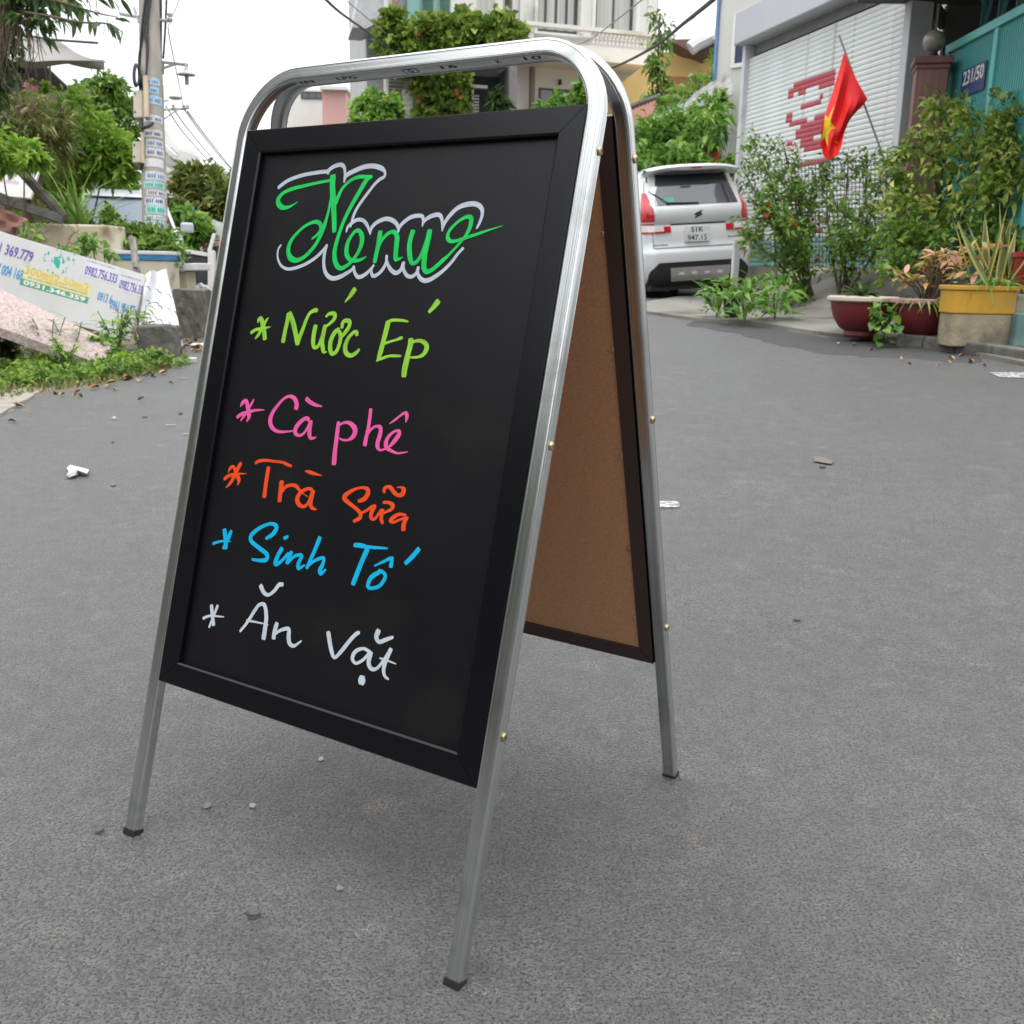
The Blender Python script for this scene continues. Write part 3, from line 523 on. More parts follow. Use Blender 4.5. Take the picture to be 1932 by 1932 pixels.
def ink_mesh(name, strokes, m, lift, label):
    mb = MB()
    for si, st in enumerate(strokes):
        q = [(st[i] / 1e4, st[i + 1] / 1e4, st[i + 2] / 1e4) for i in range(0, len(st), 3)]; pts = []
        for i in range(len(q) - 1):
            p0, p1, p2, p3 = (np.array(q[j]) for j in (max(i - 1, 0), i, i + 1, min(i + 2, len(q) - 1)))
            for j in range(6):
                t = j / 6; pts.append(.5 * (2 * p1 + (p2 - p0) * t + (2 * p0 - 5 * p1 + 4 * p2 - p3) * t * t + (3 * p1 - p0 - 3 * p2 + p3) * t ** 3))
        pts.append(np.array(q[-1])); L, R = [], []
        for i, p in enumerate(pts):
            t = pts[min(i + 1, len(pts) - 1)][:2] - pts[max(i - 1, 0)][:2]; t = t / (np.linalg.norm(t) + 1e-12); nn = np.array((-t[1], t[0])); w = max(p[2], .0004) / 2
            c = p[:2].copy()
            if i == 0: c = c - t * w * .45
            if i == len(pts) - 1: c = c + t * w * .35
            k = .78 if i in (0, len(pts) - 1) else 1
            h = -.0104 + lift + si * .000012 + i * .0000015
            L.append(FR(*(c + nn * w * k), h)); R.append(FR(*(c - nn * w * k), h))
        mb.grid([L, R]); nL = len(L); sl = [0.0]
        for i in range(1, nL): sl.append(sl[-1] + (L[i] - L[i - 1]).length)
        mb.uv[-2 * nL:] = [(si * .37, q_) for q_ in sl] + [(si * .37 + (L[i] - R[i]).length, sl[i]) for i in range(nL)]
    o = mb.build(name, m, board, label=label)
    fn = FR(0, 0, 1) - FR(0, 0, 0)
    return o
def inkmat(name, c, k=.86, streak=1.0): return mat(name, c, tuple(x * (k - .12) for x in c[:3]) + (1,), rough=.42, scale=1, lo=.42, hi=.62, spec=.4, uv=True, stretch=(700, 30, 1))
ink_mesh('lettering', INK['outline'], inkmat('grey_marker', S(182, 191, 202)), .00012, 'grey white outline drawn round the word Menu')
ink_mesh('lettering', INK['green'], inkmat('green_marker', S(0, 196, 86), .8), .0005, 'green handwritten word Menu')
ink_mesh('lettering', INK['lime'], inkmat('lime_marker', S(142, 202, 58), .72), .00015, 'lime green handwritten line Nước Ép')
ink_mesh('lettering', INK['pink'], inkmat('pink_marker', S(226, 88, 156), .88), .00015, 'pink handwritten line Cà phê')
ink_mesh('lettering', INK['orange'], inkmat('orange_marker', S(230, 74, 26), .9), .00015, 'orange handwritten line Trà Sữa')
ink_mesh('lettering', INK['blue'], inkmat('blue_marker', S(0, 172, 218), .92), .00015, 'light blue handwritten line Sinh Tố')
ink_mesh('lettering', INK['white'], inkmat('white_marker', S(190, 200, 208), .9), .00015, 'white handwritten line Ăn Vặt')
mb = MB()                                           # stamped characters under the front top bar, drawn as flat dark text
ex = FR(1, 0, 0) - FR(0, 0, 0); ey = FR(0, 0, 1) - FR(0, 0, 0)
for s_, u, w in (('IEI', -.196, .026), ('LPG', -.118, .036), ('G', .0, .008), ('16', .066, .026), ('x', .146, .008), ('10', .2, .026)):
    put_text(mb, s_, FR(u, LEN - TW - .0004, -TD / 2), ex, ey, w, .0085)
q = FR(0, LEN - TW - .0003, -TD / 2)
for a, b, w, h in ((-.012, -.006, .024, .001), (-.012, .005, .024, .001), (-.012, -.005, .001, .01), (.011, -.005, .001, .01)):
    e1, e2 = ex.normalized(), ey.normalized(); o_ = q + e1 * a + e2 * b; mb.add([o_, o_ + e1 * w, o_ + e1 * w + e2 * h, o_ + e2 * h], [(0, 1, 2, 3)])
mb.build('stamped_lettering', mat('stamp_dark', (.02, .02, .022, 1), rough=.6), tf)

# ------------------------------------------------------------------ houses in the middle distance
HWHITE = mat('house_white', (.7, .69, .66, 1), (.62, .61, .58, 1), rough=.7, scale=.6, dirt=(.48, .46, .42, 1), dirt_at=.6, dscale=.8)
GLASSD = glassmat('dark_glass', (.05, .06, .065, 1)); FRAMED = mat('dark_window_frame', (.06, .062, .065, 1), rough=.5)
CURT = mat('curtain', (.5, .49, .44, 1), (.36, .37, .36, 1), rough=.8, scale=9, stretch=(3, 3, .02))
def window(parent, pl, x0, y0, x1, y1, n=.02, panes=2, rails=0, frame=FRAMED, glass=GLASSD, fw=.05, depth=.1):
    a0, a1, b0, b1 = pl.rect(x0, y0, x1, y1); f = MB()
    for q in ((a0, a1, b0, b0 + fw), (a0, a1, b1 - fw, b1), (a0, a0 + fw, b0 + fw, b1 - fw), (a1 - fw, a1, b0 + fw, b1 - fw)): pl.box(f, *q, n - depth * .5, n + .03)
    for k in range(1, panes): x = a0 + (a1 - a0) * k / panes; pl.box(f, x - fw * .4, x + fw * .4, b0 + fw, b1 - fw, n - .02, n + .026)
    for k in range(rails): z = b0 + (b1 - b0) * (k + 1) / (rails + 1); pl.box(f, a0 + fw, a1 - fw, z - fw * .3, z + fw * .3, n - .02, n + .02)
    w = f.build('window', frame, parent)
    for k in range(panes):
        p = MB(); u0 = a0 + (a1 - a0) * k / panes; u1 = a0 + (a1 - a0) * (k + 1) / panes
        pl.box(p, u0 + fw * .42, u1 - fw * .42, b0 + fw, b1 - fw, n - .012, n + .004); p.build('pane', glass, w)
    return w
# white three-storey house with a balustrade
pw = wall_plane(960, 31.5, 1250, 33.0); o_ = P(1100, 510, 32); zb = .4
wh = thing('white_house', 'white house with dark window frames and a stone balustrade balcony', 'house', (o_.x, o_.y, zb))
m_ = MB(); a0, a1, _, _ = pw.rect(968, 100, 1243, 200); pw.box(m_, a0, a1, zb, 15, -8, -.28); m_.build('wall', HWHITE, wh)
m_ = MB()
for x0, x1 in ((968, 1010), (1096, 1124), (1202, 1243)): pw.boxpx(m_, x0, -180, x1, 70, -.28, 0)
pw.boxpx(m_, 1010, 62, 1096, 66, -.28, .0); pw.boxpx(m_, 1124, 66, 1202, 70, -.28, 0)
m_.build('pilaster', HWHITE, wh, kind='stuff')
for px in (984, 1012, 1100, 1122, 1206, 1228):
    m_ = MB(); pw.boxpx(m_, px - 3, -180, px + 3, 64, 0, .09); m_.build('column', HWHITE, wh)
m_ = MB(); pw.boxpx(m_, 972, 118, 1240, 131, -.3, 1.3); m_.build('balcony_floor', HWHITE, wh)
m_ = MB(); pw.boxpx(m_, 968, 70, 1240, 77, 1.05, 1.3); pw.boxpx(m_, 968, 104, 1240, 117.5, 1.02, 1.28); m_.build('balcony_rail', HWHITE, wh)
ua, ub, z0, z1 = pw.rect(1092, 77, 1236, 104); nb = 20
bal = MB(); c0 = pw.pt(ua, z0, 1.17); h_ = z1 - z0
bal.lathe([(.05, 0), (.05, .06), (.03, .09), (.062, h_ * .35), (.045, h_ * .55), (.028, h_ * .78), (.05, h_ * .92), (.05, h_)], c0, 10)
b0_ = bal.build('baluster', HWHITE, wh, smooth=True)
for k in range(1, nb): c = b0_.copy(); COL.objects.link(c); c.location = b0_.location + pw.ex * ((ub - ua) * k / nb)
window(wh, pw, 1014, -110, 1094, 61, -.2, 4, 1, glass=CURT, fw=.09); window(wh, pw, 1127, -100, 1199, 65, -.2, 2, 0, glass=CURT, fw=.07)
window(wh, pw, 1022, 166, 1102, 204, -.26, 3, 0); window(wh, pw, 1194, 170, 1214, 204, -.26, 1, 0)
m_ = MB(); m_.tube([pw.pt(*pw.hit(1002, 128), .1), pw.pt(*pw.hit(1000, 330), .1)], .09, 8); m_.build('downpipe', mat('pipe_brown', (.2, .16, .13, 1), rough=.7), wh)
m_ = MB()
for px in (1061, 1110): pw.boxpx(m_, px - 1.5, 148, px + 1.5, 158, -.28, -.12)
m_.build('wall_lamp', DARK, wh, kind='stuff')
# grey house under vines
pv = wall_plane(690, 28.5, 985, 29.5); o_ = P(840, 510, 29)
vh = thing('vine_house', 'grey house with turquoise wall hung with flowering creepers', 'house', (o_.x, o_.y, zb))
GREYW = mat('grey_wall', (.42, .42, .42, 1), (.34, .34, .34, 1), rough=.8, scale=1); TEALW = mat('turquoise_wall', (.3, .55, .5, 1), (.25, .48, .44, 1), rough=.7, scale=1)
m_ = MB(); a0, a1, _, _ = pv.rect(700, 100, 968, 200); pv.box(m_, a0, a1, zb, 12, -7, -1.2); m_.build('wall', GREYW, vh)
m_ = MB(); pv.boxpx(m_, 778, -160, 862, 90, -1.2, -1.1); m_.build('turquoise_wall', TEALW, vh)
m_ = MB(); pv.boxpx(m_, 863, -160, 965, 90, -1.2, -1.05); m_.build('white_wall', HWHITE, vh)
GREENL = mat('green_louvre', (.16, .3, .24, 1), rough=.6)
for x0, x1 in ((805, 830), (839, 862)):
    w = window(vh, pv, x0, -60, x1, 34, -1.06, 1, 0, frame=mat('green_frame', (.3, .45, .38, 1)), glass=GREENL)
    s_ = MB(); ra = pv.rect(x0 + 2, -58, x1 - 2, 32)
    for k in range(16): z = ra[2] + (ra[3] - ra[2]) * k / 16; s_.obox(pv.pt(ra[0], z, -1.04), pv.ex * (ra[1] - ra[0]), pv.ey * .09 + pv.n * .05, pv.n * .012)
    s_.build('louvre', GREENL, w, kind='stuff')
m_ = MB(); pv.boxpx(m_, 916, -60, 948, 33, -1.04, -1.0); m_.build('curtain_panel', CURT, vh)
m_ = MB(); pts = [pv.pt(*pv.hit(*p), 0) for p in ((664, 56), (700, 57), (720, 50), (790, 46), (790, -150), (680, -150))]
m_.prism([pv.pt(*pv.hit(*p), -1.3) for p in ((676, -10), (663, 56), (690, 58), (716, 44), (760, -10), (760, -140), (690, -140))], pv.n * 1.6); m_.build('roof_overhang', mat('soffit', (.5, .5, .51, 1), (.42, .42, .43, 1), rough=.7), vh)
m_ = MB()
for k in range(22):
    z0 = pv.hit(706, 107)[1] + k * .105
    m_.obox(pv.pt(pv.hit(700, 80)[0], z0, -.9), pv.ex * .3, pv.ey * .055 + pv.n * .05, pv.n * .015)
m_.build('louvre', mat('grey_louvre', (.3, .29, .28, 1), rough=.7), vh, kind='stuff')
m_ = MB()
for k in range(12):
    z0 = pv.hit(748, 222)[1] + k * .1
    m_.obox(pv.pt(pv.hit(735, 180)[0], z0, -.9), pv.ex * .5, pv.ey * .055 + pv.n * .05, pv.n * .015)
m_.build('louvre', mat('brown_louvre', (.26, .23, .21, 1), rough=.7), vh, kind='stuff')
m_ = MB(); m_.tube([pv.pt(*pv.hit(726, -120), .35), pv.pt(*pv.hit(726, 230), .35)], .07, 8); m_.build('pipe', HWHITE, vh)
m_ = MB(); m_.tube([pv.pt(*pv.hit(741, -60), .3), pv.pt(*pv.hit(741, 62), .3)], .05, 8); m_.build('timber_post', mat('orange_timber', (.45, .2, .07, 1)), vh)
m_ = MB(); pv.boxpx(m_, 724, 66, 974, 106, -1.2, -.35); m_.build('balcony_wall', GREYW, vh)
m_ = MB(); pv.boxpx(m_, 884, 131, 958, 340, -1.19, -1.12); m_.build('dark_doorway', mat('dark_interior', (.05, .052, .055, 1), rough=.7), vh)
m_ = MB(); pv.boxpx(m_, 962, 122, 977, 340, -1.2, -.2); m_.build('column', mat('mauve_column', (.27, .25, .27, 1), rough=.7), vh)
m_ = MB(); pv.boxpx(m_, 896, 158, 902, 340, -.9, -.7); pv.boxpx(m_, 896, 152, 930, 158, -.9, -.7); m_.build('white_post', HWHITE, vh)
m_ = MB(); gr = pv.rect(765, 165, 782, 260)
for k in range(6): x = gr[0] + (gr[1] - gr[0]) * k / 5; pv.box(m_, x - .02, x + .02, gr[2], gr[3], -.6, -.56)
for k in range(9): z = gr[2] + (gr[3] - gr[2]) * k / 8; pv.box(m_, gr[0], gr[1], z - .02, z + .02, -.559, -.53)
m_.build('window_grille', HWHITE, vh, kind='stuff')
m_ = MB(); gr = pv.rect(905, 172, 945, 260)
for k in range(16): z = gr[2] + (gr[3] - gr[2]) * k / 15; pv.box(m_, gr[0], gr[0] + .16, z - .022, z + .022, -1.0, -.9)
m_.build('shutter_slat', HWHITE, vh, kind='stuff')
L_VINE = leafmat('leaf_vine', (.08, .15, .025, 1), (.18, .29, .045, 1), (.38, .44, .09, 1))
FLR = leafmat('flower_orange', (.5, .12, .04, 1), (.62, .2, .05, 1), (.7, .4, .06, 1))
v1 = thing('flowering_creeper', 'long mass of creeper spilling over the balcony below the turquoise wall', 'plant', pv.pt(*pv.hit(850, 112), 0))
vb = [blob(742 + 22 * k, 62 + (k % 3) * 9, 26.75 + .008 * k, 28, 36, .42) for k in range(11)] + [blob(738, 92, 26.7, 24, 30, .4), blob(790, 100, 26.7, 40, 24, .4), blob(850, 98, 26.75, 40, 20, .4), blob(735, 52, 26.7, 14, 34, .4)]
cloud('foliage', L_VINE, v1, vb, 7600, .2, 11, narrow=.75); cloud('blossom', FLR, v1, vb, 34, .14, 12, inner=.15, narrow=.9)
v2 = thing('flowering_creeper', 'shorter creeper with orange flowers hanging beside the dark doorway', 'plant', pv.pt(*pv.hit(830, 330), 0))
vb = [blob(795, 155, 28.2, 28, 22, .4), blob(830, 170, 28.2, 46, 32, .5), blob(862, 150, 28.2, 26, 20, .4), blob(840, 210, 28.2, 52, 34, .5), blob(822, 250, 28.2, 40, 40, .5), blob(870, 185, 28.2, 20, 24, .4)]
cloud('foliage', L_VINE, v2, vb, 3300, .2, 13, narrow=.75); cloud('blossom', FLR, v2, vb, 44, .16, 14, inner=.15, narrow=.9)
v3 = thing('yellow_flowered_shrub', 'light green shrub with yellow flowers left of the brown louvres', 'plant', P(710, 330, 26))
vb = [blob(705, 205, 26, 34, 30), blob(725, 225, 26, 30, 30), blob(690, 240, 26, 28, 34), blob(742, 205, 26, 16, 30)]
cloud('foliage', L_LUSH, v3, vb, 1900, .2, 15); cloud('blossom', leafmat('flower_yellow', (.6, .4, .02, 1), (.75, .55, .03, 1), (.8, .6, .05, 1)), v3, vb, 26, .16, 16, inner=.1, narrow=.9)
m_ = MB(); m_.tube([P(712, 340, 26), P(710, 260, 26), P(705, 210, 26)], [.06, .04, .02], 6); m_.build('stem', STEMB, v3)
v4 = thing('potted_palm', 'dark leafy plant in the shade beside the mauve column', 'plant', P(935, 330, 28.3))
cloud('foliage', L_DARK, v4, [blob(940, 195, 28.4, 16, 22, .3), blob(930, 215, 28.4, 14, 22, .3)], 500, .28, 17, narrow=.25)
# pink low block, left of it
pp = wall_plane(560, 46, 668, 46); o_ = P(630, 510, 46)
pk = thing('pink_building', 'plain salmon pink wall standing beyond the board handle', 'building', (o_.x, o_.y, zb))
m_ = MB(); pp.boxpx(m_, 611, 170, 655, 500, -8, 0); m_.build('wall', mat('pink_wall', (.6, .36, .32, 1), (.54, .32, .28, 1), rough=.8, scale=.4), pk)
m_ = MB(); pp.boxpx(m_, 606, 165, 657, 171, -8, .3); m_.build('roof_edge', HWHITE, pk)
pg = thing('glasshouse_block', 'white block with a grey strip window left of pink wall', 'building', (P(580, 510, 48).x, P(580, 510, 48).y, zb))
pq = wall_plane(540, 48, 612, 48); m_ = MB(); pq.boxpx(m_, 545, 168, 611, 500, -6, 0); m_.build('wall', HWHITE, pg); window(pg, pq, 568, 173, 609, 187, .03, 3, 0)
# far left block of flats
pf = wall_plane(290, 60, 345, 60); o_ = P(315, 510, 60)
fl = thing('apartment_block', 'far white block of flats with stepped balconies behind the concrete pole', 'building', (o_.x, o_.y, zb))
m_ = MB(); m_.prism([pf.pt(*pf.hit(*p), 0) for p in ((300, 245), (312, 245), (334, 272), (337, 282), (340, 345), (346, 510), (296, 510))], pf.n * -4); m_.build('wall', HWHITE, fl)
for ys in ((262, 290, 310, 330), (298, 328, 352, 376)):
    m_ = MB(); m_.prism([pf.pt(*pf.hit(*p), .02) for p in ((304, ys[0]), (338, ys[1] + 4), (338, ys[1] + 14), (304, ys[0] + 9))], pf.n * .9); m_.build('balcony_floor', mat('balcony_edge', (.6, .6, .58, 1)), fl)
for q in (((322, 278), (336, 290), (336, 312), (322, 298)), ((305, 268), (312, 274), (312, 292), (305, 286))):
    m_ = MB(); m_.prism([pf.pt(*pf.hit(*p), .02) for p in q], pf.n * .05); m_.build('window', mat('greenish_glass', (.2, .24, .17, 1), rough=.3), fl)
# yellow house with brown roof
py_ = wall_plane(1245, 26, 1365, 26.2); o_ = P(1300, 510, 26)
yh = thing('yellow_house', 'yellow house with brown roof beyond the white house', 'house', (o_.x, o_.y, zb))
m_ = MB(); py_.boxpx(m_, 1238, 100, 1360, 500, -6, 0); m_.build('wall', mat('yellow_wall', (.78, .54, .2, 1), (.68, .46, .16, 1), rough=.8, scale=.8), yh)
m_ = MB(); py_.boxpx(m_, 1254, 146, 1345, 200, 0, .05); m_.build('orange_wall', mat('orange_wall', (.55, .25, .09, 1), (.45, .2, .08, 1), rough=.8), yh)
m_ = MB(); m_.prism([py_.pt(*py_.hit(*p), .1) for p in ((1246, 88), (1352, 84), (1352, 106), (1322, 122), (1310, 116), (1280, 108))], py_.n * .7); m_.build('roof', mat('brown_roof', (.2, .11, .085, 1), (.15, .085, .065, 1), rough=.8, scale=6, stretch=(1, 1, 8)), yh)
m_ = MB(); m_.tube([py_.pt(*py_.hit(*p), 1.0) for p in ((1280, 108), (1292, 99), (1312, 89), (1335, 76), (1356, 62))], .16, 8); m_.build('roof_edge', HWHITE, yh, smooth=True)
m_ = MB(); m_.prism([py_.pt(*py_.hit(*p), 1.1) for p in ((1318, 91), (1350, 88), (1350, 92), (1318, 95))], py_.n * .2); m_.build('gutter', HWHITE, yh)
# little tiled roof
pt_ = wall_plane(1190, 21, 1260, 21); o_ = P(1220, 510, 21)
th = thing('tiled_roof_shed', 'low shed with pinkish red tiled roof behind the leaves', 'shed', (o_.x, o_.y, zb))
m_ = MB(); A, B_, C_, D_ = (pt_.pt(*pt_.hit(*p), k) for p, k in (((1188, 208), 0), ((1246, 186), 0), ((1226, 226), 1.0), ((1180, 250), 1.0)))
rows = [[A + (B_ - A) * (i / 16) + (D_ + (C_ - D_) * (i / 16) - A - (B_ - A) * (i / 16)) * (j / 8) + Vector((0, 0, .03 * (i % 2))) for i in range(17)] for j in range(9)]
m_.sheet(rows, (0, 0, -.05)); m_.build('roof', mat('red_tile', (.42, .16, .13, 1), (.3, .12, .1, 1), rough=.8, scale=12), th)
m_ = MB(); m_.tube([A + Vector((0, 0, .04)), B_ + Vector((0, 0, .04))], .07, 6); m_.build('ridge', DARKCONC, th)
m_ = MB(); pt_.boxpx(m_, 1180, 240, 1238, 480, -2, .3); m_.build('wall', mat('pink_wall_low', (.45, .25, .22, 1)), th)
# grey sheet-metal roof running up to the big shed
gr_ = thing('lean_to', 'lean-to with grey sheet metal roof overgrown by leaves', 'shed', GP(1330, 560))
rows = []
for j, (pa, da, pb, db) in enumerate((((1240, 214), 19.5, (1382, 132), 17.5), ((1214, 236), 18.5, (1384, 176), 16.4))):
    A, B_ = P(*pa, da), P(*pb, db); rows.append([A + (B_ - A) * (i / 40) + Vector((0, 0, .012 * math.sin(i * math.pi / 2))) for i in range(41)])
m_ = MB(); m_.sheet(rows, (0, 0, -.03)); m_.build('roof', mat('grey_sheet', (.3, .31, .31, 1), (.2, .2, .19, 1), rough=.7, dirt=(.16, .11, .08, 1)), gr_)
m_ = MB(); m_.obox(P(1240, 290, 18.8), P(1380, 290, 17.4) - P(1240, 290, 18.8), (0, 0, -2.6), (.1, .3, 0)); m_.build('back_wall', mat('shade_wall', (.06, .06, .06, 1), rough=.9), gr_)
for px, d in ((1368, 16.6), (1290, 17.5)):
    q = P(px, 200, d); m_ = MB(); m_.obox((q.x, q.y, q.z), (.1, 0, 0), (0, .1, 0), (0, 0, G(q.x, q.y) - q.z)); m_.build('post', STEEL, gr_)
m_ = MB(); q = P(1338, 318, 16.8); m_.box((q.x, q.y, q.z - .5), (.32, .2, .85)); tag(m_.build('red_gas_tank', mat('red_paint', (.45, .02, .02, 1), rough=.5), bevel=.06), 'red painted box half hidden in leaves behind the white car', 'box')
# tall white building with blue edge
pb_ = wall_plane(1352, 19.0, 1520, 17.6); o_ = P(1440, 510, 19)
bb = thing('blue_edged_building', 'tall pale building with blue corner trim and navy shutter', 'building', (o_.x, o_.y, .4))
PALE = mat('pale_wall', (.55, .55, .51, 1), (.48, .48, .45, 1), rough=.7, scale=1, stretch=(1, 1, .1))
m_ = MB(); pb_.boxpx(m_, 1354, -260, 1440, 480, -5, 0); m_.build('wall', PALE, bb)
m_ = MB(); pb_.boxpx(m_, 1349, -260, 1354, 480, -5, .04); m_.build('corner_trim', mat('blue_trim', (.12, .24, .42, 1), rough=.5), bb)
m_ = MB(); pb_.boxpx(m_, 1440, -260, 1460, 400, -4, .05); m_.build('yellow_stripe', mat('yellow_stripe', (.75, .47, .02, 1), rough=.6), bb)
m_ = MB(); pb_.boxpx(m_, 1460.5, -260, 1474, 400, -4, .06); m_.build('blue_stripe', mat('blue_stripe', (.2, .3, .42, 1), rough=.6), bb)
m_ = MB(); pb_.boxpx(m_, 1474.5, -260, 1600, 400, -4, -.02); m_.build('cream_wall', CREAM, bb)
window(bb, pb_, 1383, 26, 1421, 126, .0, 1, 0, frame=HWHITE, glass=mat('navy_shutter', (.025, .04, .09, 1), (.02, .03, .07, 1), rough=.5, stretch=(1, 1, 12)), fw=.07)

# ------------------------------------------------------------------ big shed with a roller shutter
ps = wall_plane(1392, 15.6, 1706, 11.6)
aL, aR = ps.hit(1402, 300)[0], ps.hit(1690, 300)[0]; zT, zB = 4.16, .98
o_ = ps.pt((aL + aR) / 2, .9)
sh = thing('shutter_shed', 'grey shed closed by a wide white roller shutter with worn red lettering', 'shed', o_)
FASC = mat('grey_fascia', (.46, .47, .5, 1), (.42, .43, .46, 1), rough=.55, scale=1.2, stretch=(1, 1, .15))
m_ = MB(); ps.box(m_, aL - .12, aR + .15, zT - .02, zT + .42, -.25, .22); m_.build('fascia', FASC, sh, bevel=.015)
m_ = MB(); ps.box(m_, aL, aR, zT - .16, zT - .021, -.2, -.06); m_.build('shutter_box', mat('shutter_head', (.2, .2, .19, 1)), sh)
for a, w in ((aL - .1, .1), (aR + .004, .13)):
    m_ = MB(); ps.box(m_, a, a + w, .6, zT - .021, -.2, .08); m_.build('post', STEEL, sh, bevel=.01)
m_ = MB(); ps.box(m_, aL - .1, aR + .1, .3, zT + .42, -.29, -.26); m_.build('wall', PALE, sh)
m_ = MB(); ps.box(m_, aL - .08, aR + .1, .5, zB - .004, -.15, .22); m_.build('plinth', PALECONC, sh)
SLATW = mat('shutter_white', (.66, .68, .67, 1), (.58, .6, .59, 1), rough=.45, scale=2, dirt=(.28, .3, .24, 1), dirt_at=.63, dscale=7)
SLATT = mat('shutter_teal', (.2, .42, .38, 1), (.16, .34, .31, 1), rough=.6, scale=3, dirt=(.2, .22, .2, 1))
pitch = .062; ns = int((zT - .16 - zB) / pitch)
def slat(n0=0.0, a0=None, a1=None):
    pr = [(.0, -.010), (.0035, .0005), (.018, .0055), (.036, .0070), (.054, .0035), (.0612, -.002), (.0612, -.010)]; return pr
sv = slat(); m_ = MB(); r0 = [ps.pt(aL, zB + z, n) for z, n in sv]; r1 = [ps.pt(aR, zB + z, n) for z, n in sv]; k = len(sv)
m_.add(r0 + r1, [(i, k + i, k + (i + 1) % k, (i + 1) % k) for i in range(k)]); sl0 = m_.build('slat', SLATT, sh)
me2 = sl0.data.copy(); me2.materials[0] = SLATW
for i in range(1, ns):
    c = sl0.copy(); COL.objects.link(c); c.location = (0, 0, i * pitch)
    if i > 5: c.data = me2
def inside(p, poly):
    x, y = p; r = False
    for i in range(len(poly)):
        (x0, y0), (x1, y1) = poly[i - 1], poly[i]
        if (y0 > y) != (y1 > y) and x < (x1 - x0) * (y - y0) / (y1 - y0) + x0: r = not r
    return r
LET = [[(315, 285), (712, 148), (700, 300), (610, 350), (560, 356), (548, 318), (480, 335), (432, 352), (424, 408), (300, 420), (295, 445), (255, 458), (270, 350), (312, 345)],
 [(360, 490), (595, 415), (572, 480), (385, 530)], [(247, 585), (305, 562), (300, 660), (440, 635), (445, 675), (500, 660), (510, 615), (620, 590), (760, 560), (760, 740), (640, 770), (290, 815), (310, 785), (350, 750), (385, 700), (270, 712), (272, 680), (240, 668)],
 [(250, 850), (300, 840), (430, 815), (480, 810), (545, 830), (700, 820), (700, 920), (590, 930), (420, 940), (370, 880), (300, 890), (250, 900)], [(290, 1060), (660, 1000), (650, 1035), (300, 1095)], [(555, 1140), (620, 1120), (620, 1145), (560, 1165)],
 [(190, 1180), (270, 1190), (270, 1215), (190, 1210)], [(380, 1690), (580, 1655), (590, 1720), (390, 1730)], [(550, 1560), (620, 1550), (615, 1610), (560, 1615)], [(440, 1580), (485, 1570), (485, 1640), (440, 1645)], [(225, 1650), (330, 1590), (320, 1690), (230, 1700)]]
HOL = [(617, 238, 22, 18), (332, 398, 24, 18), (340, 850, 40, 26)]
m_ = MB(); rg = np.random.default_rng(3)
for i in range(ns):
    zc = zB + i * pitch + .031; run = None; us = np.arange(aL, aR, .012)
    for u in list(us) + [None]:
        on = False
        if u is not None:
            r = ps.pt(u, zc, .008) - EYE; d = r.dot(FW); px = CX + F * r.dot(RT) / d; py = CX - F * r.dot(UP) / d
            q = ((px * 1.32505 - 1900) / .26408, (py * 1.32505 - 130) / .26408)
            on = any(inside(q, L) for L in LET) and not any(((q[0] - h[0]) / h[2]) ** 2 + ((q[1] - h[1]) / h[3]) ** 2 < 1 for h in HOL)
        if on and run is None: run = u
        if not on and run is not None:
            e = u if u is not None else aR; z = [(.0003, .0004), (.0037, .002), (.018, .0069), (.036, .0084), (.054, .0049), (.0612, -.0002)]
            m_.grid([[ps.pt(run, zB + i * pitch + a, n) for a, n in z], [ps.pt(e, zB + i * pitch + a, n) for a, n in z]], flip=True); run = None
m_.build('painted_lettering', mat('faded_red_paint', (.42, .055, .075, 1), (.34, .05, .065, 1), rough=.6, scale=7), sh, kind='stuff')

# ------------------------------------------------------------------ gatepost, gate, porch
pgp = wall_plane(1706, 11.3, 1792, 10.9); q = pgp.pt(pgp.hit(1750, 300)[0], .5)
gp = thing('gatepost', 'maroon tiled gatepost with a flat cap beside the turquoise gate', 'gatepost', (q.x, q.y, .6))
TERRA = mat('maroon_tile', (.24, .105, .09, 1), (.17, .08, .07, 1), rough=.5, scale=2.5, stretch=(14, 14, .4))
a0, a1, _, b1 = pgp.rect(1713, 127, 1784, 300)
cq = pgp.pt((a0 + a1) / 2, .6); rz = math.atan2(pgp.ex.y, pgp.ex.x) + .62; wq = (a1 - a0) / (math.cos(.62) + math.sin(.62)) * 1.02
m_ = MB(); m_.box((cq.x, cq.y, .6), (wq, wq, b1 - .6), rz); m_.build('shaft', TERRA, gp, bevel=.008)
m_ = MB(); m_.box((cq.x, cq.y, b1), (wq * 1.22, wq * 1.22, .075), rz); m_.box((cq.x, cq.y, b1 - .05), (wq * 1.1, wq * 1.1, .05), rz); m_.build('cap', mat('maroon_cap', (.2, .09, .08, 1), (.15, .07, .06, 1), rough=.6), gp, bevel=.012)
gl = thing('globe_lamp', 'round frosted globe lamp on top of the gatepost', 'lamp', (cq.x, cq.y, b1 + .0752))
m_ = MB(); R_ = .112; m_.lathe([(0, -R_)] + [(R_ * math.sin(t), -R_ * math.cos(t)) for t in [math.pi * k / 14 for k in range(1, 14)]] + [(0, R_)], (cq.x, cq.y, b1 + .0752 + .06 + R_), 28)
m_.build('globe', mat('frosted_globe', (.27, .25, .2, 1), (.2, .18, .14, 1), rough=.35, scale=3, coat=.3), gl, smooth=True)
m_ = MB(); m_.lathe([(.05, 0), (.06, .0), (.06, .045), (.05, .05), (.05, .09)], (cq.x, cq.y, b1 + .0752), 18); m_.build('lamp_base', DARK, gl)
pt2 = wall_plane(1790, 10.8, 1935, 9.1); q = pt2.pt(pt2.hit(1860, 300)[0], .5)
ga = thing('ribbed_gate', 'turquoise sheet steel gate with vertical ribs', 'gate', (q.x, q.y, .6))
